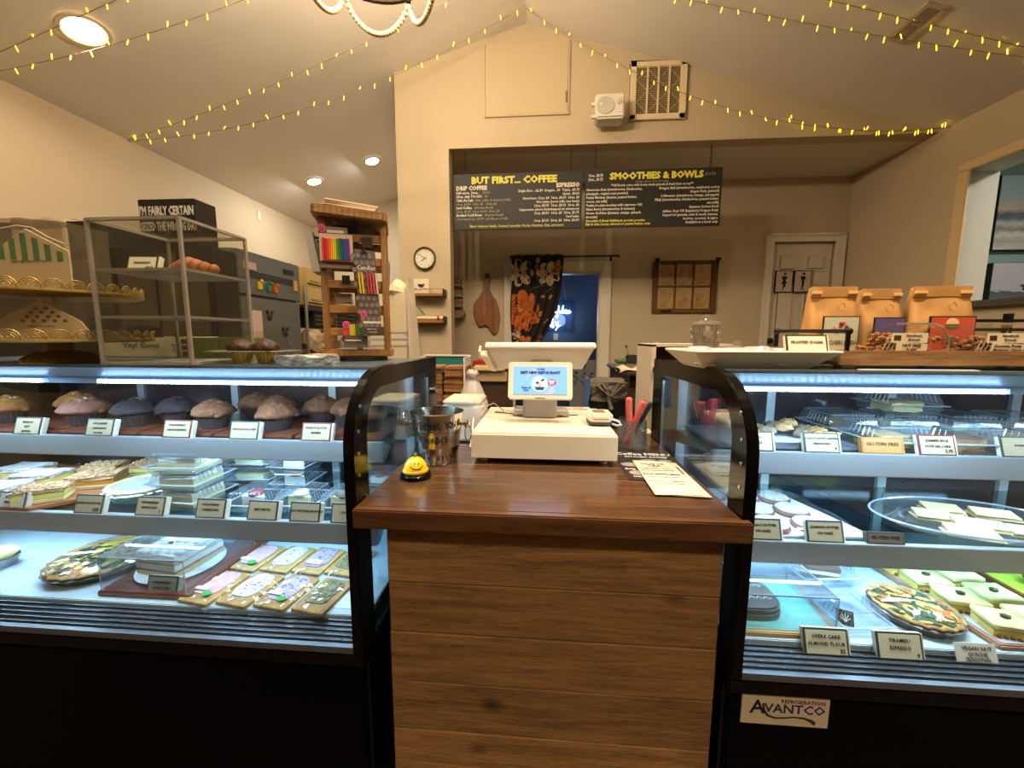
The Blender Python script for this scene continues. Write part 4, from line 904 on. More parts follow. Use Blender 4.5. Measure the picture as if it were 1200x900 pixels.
MB().box(-.44, -.19, 2.37, 2.62, 0, 1.129).build('side', wood('crate_wood', (48, 32, 20), (80, 56, 36), 7, 0), t, bevel=.003)
for k in range(5): MB().box(-.435, -.195, 2.362, 2.372, .35+k*.155, .48+k*.155).build('slat', _m['crate_wood'], t)
# bin with liner
t = thing('trash_bin', 'black bin with knotted grey liner bag behind card machine', 'bin', (.335, 2.05, 0))
MB().hexa([(.26, 1.97, 0), (.41, 1.97, 0), (.41, 2.13, 0), (.26, 2.13, 0)], [(.245, 1.95, 1.16), (.42, 1.95, 1.16), (.42, 2.15, 1.16), (.245, 2.15, 1.16)]).build('body', BLACKM, t, bevel=.006)
LN = mat('bin_liner', (112, 102, 90), .35, noise=.5, scale=40, bump=.8)
b = MB(); b.hexa([(.250, 1.945, 1.085), (.415, 1.945, 1.085), (.415, 2.155, 1.085), (.250, 2.155, 1.085)], [(.238, 1.935, 1.182), (.428, 1.935, 1.182), (.428, 2.165, 1.182), (.238, 2.165, 1.182)]); b.jitter(.006, 4); b.build('liner', LN, t)
b = MB(); b.tube([(.34, 1.93, 1.115), (.335, 1.925, 1.09), (.345, 1.925, 1.05)], [.018, .008, .014], 8); b.build('knot', LN, t)
for xx, zz in ((.27, 1.17), (.30, 1.175), (.38, 1.175), (.41, 1.17)):
    b = MB(); b.tube([(xx, 1.932, zz), (.34, 1.925, 1.11)], [.006, .004], 5); b.build('liner_fold', LN, t)
MB().box(.218, .236, 1.93, 2.02, 1.06, 1.20).jitter(.006, 1).build('blue_bag', mat('blue_plastic', (58, 84, 124), .3), label='crumpled blue plastic bag at left of the bin', cat='bag')
# steel prep counter with cloths
t = thing('prep_counter', 'stainless steel prep counter with rounded edge beyond the bin', 'counter', (.62, 2.5, 0))
MB().box(.475, .82, 2.18, 2.9, 1.19, 1.215).build('steel_top', STEEL, t, bevel=.008)
MB().box(.50, .80, 2.24, 2.88, 0, 1.19).build('dark_body', mat('prep_body', (66, 54, 40), .4), t)
b = MB(); b.grid(10, 6, lambda u, v: (.435+.13*u+.01*math.sin(v*9), 2.20+.14*v, 1.222+.028*math.sin(u*6+v*3)*math.sin(v*4)-.06*max(0, .25-u))); b.build('cloth', mat('rag_cream', (196, 178, 146), .9), label='cream rag hanging over end of the steel prep counter', cat='cloth', solid=.006, smooth='all')
t = thing('tool_heap', 'small heap of green and black tools on steel prep counter', 'tools', (.52, 2.35, 1.2155))
b = MB(); b.ball((.475, 2.36, 1.262), .035, 2, (1.3, .8, .55)); b.jitter(.004); b.build('green_sponge', mat('sponge_green', (70, 92, 62), .9), t)
b = MB(); b.box(.50, .56, 2.30, 2.38, 1.25, 1.30); b.build('black_scale', INK, t, bevel=.006)
b = MB(); b.box(.565, .62, 2.32, 2.40, 1.25, 1.29); b.jitter(.006, 1); b.build('brown_box', mat('tool_brown', (104, 84, 58), .8), t)
b = MB(); b.tube([(.51, 2.33, 1.30), (.495, 2.33, 1.345)], .003, 6); b.ball((.492, 2.33, 1.352), .010, 1); b.build('knob_handle', STEEL, t)
# white shelf unit with wooden back, just left of the right case
t = thing('shelf_unit', 'white edged shelf unit with brown wood back behind right case', 'shelf unit', (.6, 1.72, 0))
MB().box(.445, .462, 1.62, 1.86, 0, 1.372).build('side_panel', mat('unit_white', (206, 190, 166), .5), t)
MB().box(.445, .76, 1.62, 1.86, 1.365, 1.376).build('top_board', _m['unit_white'], t)
MB().box(.462, .76, 1.80, 1.815, .2, 1.365).build('wood_back', wood('unit_wood', (84, 54, 24), (138, 94, 46), 8, 0), t)
MB().box(.745, .76, 1.62, 1.86, 0, 1.365).build('side_panel', _m['unit_white'], t)
MB().box(.452, .478, 1.600, 1.625, 1.262, 1.283).build('dark_clip', INK, t)
MB().cyl((.475, 1.66, 1.376), .008, .005, 10).build('top_knob', _m['unit_white'], t)
t = thing('label_strip', 'long curled strip of printed labels hanging beside right case', 'labels', (.43, 1.50, 1.08))
b = MB(); b.grid(3, 16, lambda u, v: (.418+.034*u+.012*math.sin(v*4.0), 1.505-.012*math.sin(v*5)-.005*u, 1.31-.225*v-.018*u)); b.build('strip', mat('label_paper', (206, 190, 158), .6), t, solid=.001)
for k in range(5): text('OAT MILK', (.428+.012*math.sin(k), 1.490, 1.283-k*.043), (1, 0, -.4), (.4, 0, 1), .009, GREYINK, t, off=.0002)
MB().box(.405, .44, 1.52, 1.60, 1.0295, 1.031).build('paper_slip', POS, label='small white paper slip at back right corner of the counter', cat='paper')

# ---------------------------------------------------------------- back left: oven, wire rack, boxes
t = thing('oven', 'tall grey steel upright fridge with toy magnets at back left', 'fridge', (-2.5, 3.2, 0))
ST2 = mat('fridge_steel', (118, 120, 116), .4, .45, noise=.1, scale=30, stretch=(1, .02, 1))
MB().box(-2.9, -2.22, 2.72, 3.44, .1, 2.035).build('cabinet', ST2, t, bevel=.006)
MB().box(-2.22, -2.185, 2.73, 3.43, .25, 1.70).build('door_panel', ST2, t, bevel=.006)
MB().box(-2.22, -2.178, 2.72, 3.44, 1.715, 2.03).build('top_grille_panel', mat('fridge_dark', (100, 104, 104), .5, .2), t, bevel=.004)
for k in range(5): MB().box(-2.179, -2.174, 2.78, 3.36, 1.842+k*.011, 1.846+k*.011).build('vent_slot', INK, t)
MB().box(-2.179, -2.173, 2.77, 2.90, 1.90, 1.955).build('badge', mat('badge_pink', (190, 160, 150), .5), t)
MB().box(-2.179, -2.172, 3.22, 3.35, 1.93, 1.97).build('thermometer', INK, t)
MB().box(-2.9, -2.24, 3.44, 3.47, .1, 2.06).build('side_edge', mat('side_cream', (206, 196, 172), .5), t)
MB().box(-2.92, -2.2, 2.74, 3.42, 0, .1).build('plinth', INK, t)
for k, (yy, zz, c_, lab) in enumerate(((2.92, 1.76, (214, 178, 40), 'yellow toy magnet on grey fridge'), (3.02, 1.755, (60, 120, 84), 'green toy magnet on grey fridge'), (3.10, 1.75, (206, 96, 40), 'orange toy magnet on grey fridge'))):
    o = thing('toy_magnet', lab, 'magnet', (-2.17, yy, zz), 'toy magnets on the fridge'); mm = mat('magnet_%d' % k, c_, .5)
    MB().box(-2.1775, -2.163, yy-.025, yy+.025, zz, zz+.06).build('body', mm, o, bevel=.006); MB().ball((-2.165, yy+.018, zz+.068), .016, 1).build('head', mm, o)
MB().box(-2.1775, -2.168, 3.34, 3.39, 1.80, 1.89).build('sticky_note', mat('note_tan', (206, 160, 96), .6), label='tan note stuck at right end of the fridge top panel', cat='note')
MB().box(-2.1845, -2.178, 2.80, 2.93, 1.36, 1.60).build('pink_sheet', mat('sheet_pink', (206, 180, 172), .6), label='pale pink paper sheet on the fridge door', cat='paper')
for k, (yy, zz) in enumerate(((3.02, 1.53), (3.20, 1.40))):
    o = thing('bird_magnet', ('dark red figure magnet beside the pink sheet', 'small dark figure magnet at middle of fridge door')[k], 'magnet', (-2.18, yy, zz))
    b = MB(); b.ball((-2.176, yy, zz+.03), .032, 1, (.25, 1, 1)); b.build('body', mat('fig_%d' % k, ((56, 34, 30), (30, 34, 38))[k], .6), o)
    for dy in (-.028, .028): MB().ball((-2.176, yy+dy, zz+.07), .016, 1, (.4, 1, 1.2)).build('wing', _m['fig_%d' % k], o)
# wire rack
t = thing('wire_rack', 'chrome post storage rack behind the candle display', 'rack', (-2.5, 4.1, 0))
WR = mat('rack_chrome', (176, 176, 176), .3, .9)
for xx, yy in ((-2.20, 3.55), (-2.20, 4.9), (-2.85, 3.55), (-2.85, 4.9)): MB().cyl((xx, yy, 0), .014, 1.86, 10).build('post', WR, t)
for z in (1.68, 1.20, .60):
    MB().box(-2.85, -2.20, 3.55, 4.9, z, z+.022).build('shelf', mat('rack_dark', (44, 42, 42), .5), t)
    MB().box(-2.203, -2.195, 3.55, 4.9, z-.03, z+.024).build('rim', mat('rack_rim', (60, 58, 56), .4, .5), t)
CARD = mat('carton_kraft', (196, 164, 100), .8)
for k, (y0, y1, z0, z1, lab) in enumerate(((3.60, 3.90, 1.7025, 1.88, 'lower left kraft carton on top of the wire rack'), (3.60, 3.90, 1.881, 2.05, 'upper kraft carton stacked on the left carton of the rack'), (3.95, 4.35, 1.7025, 1.88, 'right kraft carton on top of the wire rack'))):
    o = thing('carton', lab, 'box', (-2.4, (y0+y1)/2, z0), 'kraft cartons on the wire rack')
    MB().box(-2.7, -2.21, y0, y1, z0, z1).build('box', CARD, o, bevel=.004)
    text('THIS SIDE UP', (-2.209, y0+.05, z0+.04), (0, 1, 0), (0, 0, 1), .03, INK, o, 'print'); MB().box(-2.21, -2.2085, y0+.01, y1-.01, z0+.015, z0+.03).build('print_band', INK, o)
for k in range(2):
    o = thing('black_crate', ('upper black slatted crate under the kraft cartons', 'lower large black crate on the wire rack')[k], 'crate', (-2.5, 4.2, (1.46, .66)[k]))
    zz = (1.50, .6225)[k]; h_ = (.15, .50)[k]
    MB().box(-2.75, -2.22, 3.7, 4.8, zz if k else 1.50, zz+h_).build('shell', INK, o)
    for j in range(3): MB().box(-2.2195, -2.212, 3.72, 4.78, zz+.02+j*.04, zz+.035+j*.04).build('slat', mat('crate_grey', (70, 70, 74), .5), o)
TB = mat('bag_tan', (206, 180, 140), .7, noise=.25, scale=9, bump=.4)
for k, (xx, yy, zz) in enumerate(((-2.16, 3.72, 1.235), (-2.14, 4.00, 1.235))):
    o = thing('crumpled_bag', ('left crumpled cream paper bag on the wire rack', 'right crumpled cream paper bag on the wire rack')[k], 'bag', (xx-.12, yy, 1.223), 'crumpled bags on the rack')
    b = MB(); b.ball((xx-.09, yy, 1.223+.13), .14, 2, (.8, .95, .9)); b.jitter(.022); b.build('paper', TB, o)
    b = MB(); b.tube([(xx-.06, yy+.02, 1.34), (xx-.02, yy+.06, 1.40), (xx-.04, yy+.12, 1.43)], [.03, .035, .01], 6); b.jitter(.006); b.build('twist', TB, o)
# white paper bag dispenser and tall white board right of the candle rack
t = thing('bag_sleeve', 'tall cream bag stack with crinkled top behind left case', 'paper bags', (-.67, 1.75, 0))
b = MB(); b.box(-.78, -.585, 1.72, 1.80, 0.9, 1.60); b.build('stack', mat('sleeve_cream', (222, 204, 172), .65), t, bevel=.008)
b = MB(); b.ball((-.65, 1.76, 1.60), .075, 2, (.8, .55, .75)); b.jitter(.014); b.build('crinkled_top', mat('cellophane', (228, 208, 164), .3, noise=.2, scale=30), t)
b = MB(); b.hexa([(-.585, 1.70, .9), (-.545, 1.70, .9), (-.545, 1.82, .9), (-.585, 1.82, .9)], [(-.60, 1.72, 1.66), (-.592, 1.72, 1.66), (-.592, 1.80, 1.66), (-.60, 1.80, 1.66)]); b.build('side_board', mat('board_white', (204, 190, 168), .5), t)
b = MB()
for k in range(3): b.box(-.775, -.59, 1.7185, 1.7195, 1.36+k*.03, 1.368+k*.03)
b.build('shelf_line', mat('pale_line', (190, 186, 186), .5), t, kind='stuff')
MB().box(-.80, -.545, 1.68, 1.86, 0, .899).build('bag_stand', mat('stand_dark', (0, 0, 0)), label='dark stand under the tall cream bag stack', cat='stand')
# ---------------------------------------------------------------- on top of the left case
ZC = 1.3252
CLR = glass('acrylic_clear', (246, 246, 242), .015, .03, .008, (190, 182, 170), .5); CLRE = glass('acrylic_edge', (214, 208, 198), .16, .1, .38, (198, 188, 174))
t = thing('acrylic_display_box', 'clear acrylic three shelf pastry box on top of left case', 'display box', (-1.04, 1.07, ZC))
X0, X1, Ya, Yb, Za, Zb = -1.165, -.912, .955, 1.175, ZC, 1.697
for bx in ((X0, X1, Ya, Ya+.003, Za, Zb), (X0, X1, Yb-.003, Yb, Za, Zb), (X0, X0+.003, Ya+.003, Yb-.003, Za, Zb), (X1-.003, X1, Ya+.003, Yb-.003, Za, Zb), (X0, X1, Ya, Yb, Zb, Zb+.003)):
    MB().box(*bx).build('panel', CLR, t)
e = .0042
for x, y in ((X0, Ya), (X1, Ya), (X0, Yb), (X1, Yb)): MB().box(x-e, x+e, y-e, y+e, Za, Zb+.002).build('edge_post', CLRE, t, bevel=.001)
for z in (Za+.004, Zb):
    for bx in ((X0, X1, Ya-e, Ya+e), (X0, X1, Yb-e, Yb+e), (X0-e, X0+e, Ya, Yb), (X1-e, X1+e, Ya, Yb)): MB().box(*bx, z-e, z+e).build('edge_bar', CLRE, t, bevel=.001)
for z in (1.448, 1.570): MB().box(X0+.004, X1-.004, Ya+.006, Yb-.006, z, z+.004).build('shelf', glass('acrylic_shelf', (214, 218, 220), .14, .06, .35, (220, 220, 220)), t); MB().box(X0+.003, X1-.003, Ya+.003, Ya+.007, z-.001, z+.006).build('shelf_edge', CLRE, t); MB().box(X1-.007, X1-.003, Ya+.007, Yb-.004, z-.001, z+.006).build('shelf_edge', CLRE, t)
MB().box(X0+.01, X1-.01, Ya+.01, Yb-.01, Za, Za+.006).build('floor_sheet', mat('paper_sheet', (190, 200, 208), .5), t)
# small items
def price_card(lines_, label, border, w_=.086, h_=.052, group='price cards', backing=(206, 200, 184), sz=.0085, price=None, card=(158, 146, 118)):
    t = lthing('price_card', label, 'price card', group); M = Matrix.Rotation(-.30, 4, 'X')
    b = MB(); b.box(-w_/2, w_/2+.006, .003, .016, 0, h_, M=M); b.build('holder', mat('holder_%d_%d' % (backing[0], backing[2]), backing, .5), t, bevel=.001, seg=1)
    b = MB(); b.box(-w_/2-.001, w_/2+.001, .0015, .0035, -.001+.001, h_+.001, M=M); b.build('border', mat('border_%d_%d' % (border[0], border[1]), border, .5), t)
    q = .0032; b = MB(); b.box(-w_/2+q, w_/2-q, .0005, .0018, q, h_-q, M=M); b.build('card', mat('card_%d_%d' % (card[0], card[2]), card, .6), t)
    R = M.to_3x3(); xd = R @ Vector((1, 0, 0)); yd = R @ Vector((0, 0, 1)); n = len(lines_)
    for k, s in enumerate(lines_):
        text(s, M @ Vector((0, .0002, h_*(.70-.27*k if n > 1 else .55)-.002)), xd, yd, sz, INK, t, 'print', 'CENTER', off=.0001)
    if price: text(price, M @ Vector((w_/2-.008, .0002, .008)), xd, yd, .011, INK, t, 'price', 'RIGHT', off=.0003)
    return t
NAVYB = (40, 52, 66); GRN = (30, 66, 50); RED = (96, 24, 30)
PC = price_card
place(PC(['CROISSANT'], 'white price card on top shelf of the acrylic box', (60, 56, 50), .078, .046, backing=(220, 212, 196), price='$4.5', card=(222, 212, 190)), (-1.085, 1.005, 1.5745), .1)
t = thing('croissant', 'brown croissant lying behind the card in acrylic box', 'croissant', (-1.0, 1.07, 1.5745))
CRU = mat('pastry_brown', (168, 98, 44), .6, noise=.45, scale=30, bump=.4)
for k in range(7):
    q = (k-3)/3; b = MB(); b.ball((-1.0+q*.062, 1.07+.012*q*q, 1.5745+.026-.008*abs(q)), .030*(1-.45*abs(q)), 2, (.62, 1, .85)); b.build('lobe', CRU, t, smooth='all')
# black block sign standing on the black cabinet
t = thing('cabinet', 'large black cabinet behind cake stand and acrylic box', 'cabinet', (-2.0, 2.0, 0))
CABM = mat('cabinet_black', (24, 20, 17), .5)
MB().box(-3.05, -2.28, 1.90, 2.35, 0, 1.985).build('tower', CABM, t, bevel=.004)
MB().box(-2.28, -1.70, 1.95, 2.12, 0, 1.86).build('low_unit', CABM, t, bevel=.004)
MB().box(-2.24, -2.02, 1.945, 1.951, 1.45, 1.75).build('dim_pane', mat('dim_olive_pane', (58, 50, 34), .15, spec=.8), t, bevel=.002)
MB().box(-1.95, -1.73, 1.945, 1.951, 1.40, 1.70).build('dim_pane', _m['dim_olive_pane'], t, bevel=.002)
MB().box(-2.0, -1.9, 1.94, 1.951, 1.2, 1.83).build('front_stile', mat('stile_olive', (70, 60, 42), .5), t)
t = thing('block_sign', 'black block sign reading I\'M FAIRLY CERTAIN on the black cabinet', 'sign', (-1.95, 2.05, 1.861))
MB().box(-2.085, -1.775, 1.955, 2.09, 1.8605, 2.10).build('block', mat('sign_black', (20, 17, 16), .5), t, bevel=.002)
SWH = mat('sign_white', (214, 206, 194), .6)
text("I'M FAIRLY CERTAIN", (-1.93, 1.954, 2.022), *FX, .060, SWH, t, 'lettering', 'CENTER', off=.0022, sx=.56)
text("I SEIZED THE WRONG DAY", (-1.93, 1.954, 1.945), *FX, .060, SWH, t, 'lettering', 'CENTER', off=.0022, sx=.44)
b = MB(); TW = mat('towel_cream', (186, 170, 140), .95, noise=.12, scale=60, bump=.5)
b.grid(12, 20, lambda u, v: (-2.72+.30*u, 1.888 if v < .6 else 1.888+(v-.6)*.9, (1.72+v*.45 if v < .6 else 1.993)+.006*math.sin(u*12)+.004*math.sin(v*20)))
b.build('towel', TW, label='cream towel draped over the top of the black cabinet', cat='towel', solid=.012, smooth='all')
MB().box(-2.54, -2.42, 1.94, 2.10, 1.986, 2.008).build('folded_cloth', TW, label='small folded cream cloth on black cabinet beside towel', cat='cloth', bevel=.006)
# glove cartons on the case top
for k, (x0, x1, y0, y1, h_, c_, lab) in enumerate(((-1.62, -1.36, 1.32, 1.44, .070, (206, 196, 162), 'cream vinyl gloves carton behind the gold cake stand'), (-1.345, -1.235, 1.30, 1.42, .075, (200, 194, 168), 'small cream carton with dark squares beside gloves carton'), (-1.22, -1.02, 1.26, 1.38, .072, (110, 124, 44), 'olive green carton behind the acrylic box'))):
    t = thing('glove_carton', lab, 'carton', ((x0+x1)/2, (y0+y1)/2, ZC), 'cartons on left case top')
    MB().box(x0, x1, y0, y1, ZC, ZC+h_).build('box', mat('carton_%d' % k, c_, .6), t, bevel=.002)
    if k == 0: text('Vinyl Gloves', (x1-.02, y0-.0005, ZC+.035), *FX, .028, mat('green_print', (60, 110, 50), .6), t, 'print', 'RIGHT', off=.0004)
    if k == 1:
        b = MB()
        for j in range(3): b.box(x1-.04, x1-.015, y0-.001, y0+.001, ZC+.006+j*.022, ZC+.022+j*.022)
        b.build('print_squares', mat('dark_olive_print', (70, 66, 40), .6), t, kind='stuff')
        text('T', (x0+.03, y0-.0005, ZC+.02), *FX, .04, mat('rust_print', (150, 100, 60), .6), t, 'print')
# gold two-tier cake stand
GOLD = mat('brushed_gold', (176, 146, 78), .5, .5, noise=.15, scale=12)
t = thing('cake_stand', 'gold two tier stand with pierced lace rims and ribbed foot', 'cake stand', (-1.385, 1.03, ZC))
cx, cy = -1.385, 1.03
b = MB(); b.lathe([(.078, 0), (.080, .004), (.068, .016), (.050, .026), (.030, .034), (.026, .050), (.034, .058), (0, .059)], (cx, cy, ZC), 40); b.build('foot', GOLD, t, smooth=True)
for k in range(24):
    a = 2*PI*k/24; b = MB(); b.tube([(cx+.076*math.cos(a), cy+.076*math.sin(a), ZC+.007), (cx+.062*math.cos(a), cy+.062*math.sin(a), ZC+.019), (cx+.046*math.cos(a), cy+.046*math.sin(a), ZC+.029)], [.006, .007, .003], 6); b.build('foot_rib', GOLD, t, smooth=True)
for zt, R in ((1.384, .200), (1.512, .185)):
    b = MB(); b.lathe([(0, 0), (R, 0), (R+.004, .003), (R+.004, .008), (R, .010), (0, .010)], (cx, cy, zt), 56); pl = b.build('plate', GOLD, t, smooth=True)
    b = MB(); n = 30
    for k in range(n):
        a0 = 2*PI*k/n
        P_ = lambda da, z, rr=R+.002: (cx+rr*math.cos(a0+da), cy+rr*math.sin(a0+da), zt+z)
        w2 = PI/n
        for f_, h_, r_ in ((.95, .023, .0014), (.72, .017, .001), (.45, .011, .001)): b.tube([P_(w2*math.cos(q)*f_, .010+h_*math.sin(q)) for q in [PI*i/8 for i in range(9)]], r_, 4)
        for q in (.25, .38, .5, .62, .75): b.tube([P_(w2*math.cos(q*PI)*.40, .010+.010*math.sin(q*PI)), P_(w2*math.cos(q*PI)*.95, .010+.023*math.sin(q*PI))], .0009, 3)
        b.tube([P_(.25*w2*math.cos(q), .018+.0045*math.sin(q)) for q in [2*PI*i/8 for i in range(8)]], .0011, 4, closed=True)
        for sx in (-.75, .75): b.tube([P_(sx*w2*.7, .011), P_(sx*w2, .024)], .0012, 4)
        b.box(*(lambda c: (c[0]-.002, c[0]+.002, c[1]-.002, c[1]+.002, zt+.008, zt+.016))(P_(w2*.95, 0)))
    b.build('lace_rim', GOLD, pl, kind='stuff')
b = MB(); b.cyl((cx, cy, 1.394), .008, .118, 12); b.build('post', GOLD, t)
# cards in cellophane on the tiers
CEL = glass('cellophane_sleeve', (246, 242, 232), .05, .12, .06, (214, 202, 180))
CW = mat('card_cream', (244, 226, 186), .6)
GS = mat('green_stripe', (70, 146, 86), .6)
t = thing('gable_box', 'cream gable front box with seven green bars, upper tier', 'gift box', (-1.385, .97, 1.5225))
b = MB(); b.prism([(-1.52, 1.523), (-1.275, 1.523), (-1.275, 1.620), (-1.392, 1.678), (-1.52, 1.605)], 'y', .955, .958); b.build('front_card', CW, t)
for k in range(7):
    xx = -1.504+k*.0335-.004; top = [1.617, 1.640, 1.655, 1.667, 1.655, 1.638, 1.620][k]; bot = 1.603-.0015*k if k else 1.600
    b = MB(); b.prism([(xx, bot), (xx+.016, bot), (xx+.016, top-(.003 if k > 3 else 0)), (xx, top-(.003 if k < 3 else 0))], 'y', .9535, .9548); b.build('green_bar', GS, t)
text('HAPPY BIRTHDAY TO YOU', (-1.39, .9545, 1.592), *FX, .0085, mat('olive_ink', (110, 100, 60), .6), t, 'print', 'CENTER')
b = MB(); b.prism([(-1.535, 1.5225), (-1.268, 1.5225), (-1.266, 1.690), (-1.40, 1.704), (-1.535, 1.700)], 'y', .950, 1.048); b.build('cellophane', CEL, t)
b = MB(); b.tube([(-1.535, .948, 1.655), (-1.46, .948, 1.676), (-1.40, .948, 1.684), (-1.36, .948, 1.678), (-1.32, .948, 1.655), (-1.272, .948, 1.636)], .0015, 5); b.build('glint_fold', glass('fold_glint', (250, 245, 235), .3, .2, .5, (250, 240, 220)), t)
t = thing('gable_box', 'cream triangular flap box with olive dots, lower tier', 'gift box', (-1.37, .97, 1.3945))
b = MB(); b.prism([(-1.52, 1.3945), (-1.245, 1.3945), (-1.245, 1.415), (-1.265, 1.440), (-1.375, 1.494), (-1.50, 1.448), (-1.52, 1.44)], 'y', .955, .958); b.build('front_card', CW, t)
for z, xs in ((1.474, (-1.390, -1.360)), (1.463, (-1.405, -1.374, -1.342)), (1.452, (-1.418, -1.388, -1.356, -1.326)), (1.441, (-1.434, -1.402, -1.370, -1.338, -1.308))):
    for xx in xs: b = MB(); b.prism([(xx+.0065*math.cos(a), z+.0042*math.sin(a)) for a in [2*PI*i/12 for i in range(12)]], 'y', .9535, .9548); b.build('dot', mat('olive_dot', (104, 88, 44), .6), t)
text('THANK YOU SO MUCH', (-1.38, .9545, 1.424), *FX, .0075, mat('olive_ink', (0, 0, 0)), t, 'print', 'CENTER')
b = MB(); b.prism([(-1.535, 1.3945), (-1.235, 1.3945), (-1.245, 1.502), (-1.535, 1.502)], 'y', .950, 1.048); b.build('cellophane', CEL, t)
for o in bpy.data.objects:
    if o.name.startswith('gable_box'): o.location.x += .048
# cupcake pack, foil packs
def cup_mesh():
    b = MB(); b.lathe([(0, 0), (.021, 0), (.031, .032), (.029, .032), (0, .028)], n=40, wob=.035)
    return b
t = thing('cupcake_pack', 'hinged clear pack holding two chocolate cupcakes, left case top', 'plastic pack', (-.805, 1.04, ZC))
b = MB(); b.hexa([(-.875, 1.0, ZC), (-.735, 1.0, ZC), (-.735, 1.09, ZC), (-.875, 1.09, ZC)], [(-.885, .99, ZC+.034), (-.725, .99, ZC+.034), (-.725, 1.10, ZC+.034), (-.885, 1.10, ZC+.034)]); b.build('tray', CLR, t, bevel=.004)
b = MB(); b.hexa([(-.882, .993, ZC+.037), (-.728, .993, ZC+.037), (-.728, 1.097, ZC+.037), (-.882, 1.097, ZC+.037)], [(-.872, 1.003, ZC+.090), (-.740, 1.003, ZC+.090), (-.740, 1.087, ZC+.090), (-.872, 1.087, ZC+.090)]); b.build('lid', CLR, t, bevel=.006)
b = MB(); b.box(-.895, -.715, .980, .993, ZC+.034, ZC+.037); b.box(-.895, -.715, 1.097, 1.108, ZC+.034, ZC+.037); b.box(-.9, -.882, .98, 1.108, ZC+.034, ZC+.037); b.box(-.728, -.71, .98, 1.108, ZC+.034, ZC+.037); b.build('flange', CLRE, t, kind='stuff')
FROST = mat('chocolate_frosting', (70, 30, 16), .55, noise=.5, scale=50, bump=.8); LINR = mat('gold_liner', (176, 150, 60), .5)
for k, xx in enumerate((-.842, -.768)):
    o = thing('cupcake', ('left chocolate frosted cupcake in gold liner inside clear pack', 'right chocolate frosted cupcake in gold liner inside clear pack')[k], 'cupcake', (xx, 1.04, ZC+.002))
    b = MB(); b.lathe([(0, 0), (.020, 0), (.030, .034), (.028, .034), (0, .030)], (xx, 1.04, ZC+.002), 40, wob=.04); b.build('liner', LINR, o)
    b = MB(); b.lathe([(.029, .030), (.034, .040), (.031, .050), (.022, .058), (.012, .064), (0, .067)], (xx, 1.04, ZC+.002), 24, wob=.03); b.jitter(.0015)
    for j in range(26): a, q = j*2.4, (j/26)**.5*.026; b.ball((xx+q*math.cos(a), 1.04+q*math.sin(a), ZC+.050+.016*(1-q/.026)), random.uniform(.004, .008), 1)
    b.build('frosting', FROST, o, smooth='all')
FOIL = mat('clear_film_pack', (206, 218, 228), .15, .3, noise=.3, scale=40, bump=1.0)
for k, xx in enumerate((-.685, -.618)):
    o = thing('wrapped_cookie', ('left film wrapped dark cookie lying beside candle rack', 'right film wrapped dark cookie lying beside candle rack')[k], 'cookie', (xx, 1.045, ZC), 'wrapped cookies beside the rack')
    b = MB(); b.box(xx-.036, xx+.036, 1.00, 1.09, ZC, ZC+.022); b.jitter(.005, 3); b.build('film', glass('crinkle_film', (235, 240, 245), .35, .15, .25, (215, 228, 238)), o)
    b = MB(); b.ball((xx, 1.05, ZC+.013), .022, 2, (1, 1, .45)); b.build('cookie', mat('dark_cookie', (52, 26, 18), .7), o, smooth='all')
MB().box(-.70, -.62, 1.10, 1.16, ZC, ZC+.024).build('tan_pack', mat('tan_pack', (196, 160, 120), .5), label='small tan packet behind the wrapped cookies', cat='packet', bevel=.004)
# candle rack
RW = wood('rack_wood', (104, 66, 30), (172, 124, 66), 10, 2, .5, .1)
ROT0 = set(bpy.data.objects)
t = thing('candle_rack', 'rotating wooden candle display tower on top of left case', 'display rack', (-.585, 1.27, ZC))
cx, cy = -.585, 1.265
b = MB(); b.cyl((cx, cy, ZC), .100, .014, 36); b.build('turntable', BLACKM, t)
b = MB(); b.prism(rr(.122, .085, .012), 'z', 0, .022, M=Matrix.Translation((cx, cy, ZC+.014))); b.build('base_board', RW, t, bevel=.003)
Mr = Matrix.Translation((cx-.006, cy, 1.755)) @ Matrix.Rotation(.045, 4, 'Y')
b = MB(); b.prism(rr(.122, .10, .02), 'z', 0, .026, M=Mr); b.build('top_board', wood('rack_top_wood', (106, 68, 30), (178, 128, 70), 12, 0, .5), t, bevel=.003)
for k in range(13):
    b = MB(); b.box(-.113+k*.0185, -.1115+k*.0185, -.1006, -.0996, .001, .025, M=Mr); b.build('top_groove', mat('groove_brown', (84, 48, 20), .7), t)
for xx, yy in ((-.108, -.065), (.092, -.065), (-.108, .065), (.092, .065)):
    MB().box(cx+xx, cx+xx+.020, cy+yy-.009, cy+yy+.009, ZC+.036, 1.757).build('post', RW, t, bevel=.001)
for yy in (-.064, .062):
    for z in (1.405, 1.475, 1.55, 1.62, 1.69): MB().box(cx-.088, cx+.092, cy+yy-.006, cy+yy+.006, z, z+.024).build('rail', wood('rail_wood', (108, 68, 30), (176, 126, 66), 10, 0, .5), t, bevel=.001)
for xx in (-.098, .10):
    for z in (1.44, 1.58, 1.70): MB().box(cx+xx-.006, cx+xx+.006, cy-.056, cy+.056, z, z+.022).build('rail', _m['rail_wood'], t)
MB().box(cx-.008, cx+.012, cy-.01, cy+.01, ZC+.036, 1.757).build('spine', RW, t)
b = MB(); b.lathe([(.09, 1.735), (.05, 1.72), (0, 1.715)], (cx, cy, 0), 24, caps=False); b.build('underside_dish', BLACKM, t)
t = thing('paper_stack', 'thin stack of cream papers lying on top of the candle rack', 'papers', (-.60, 1.26, 1.783))
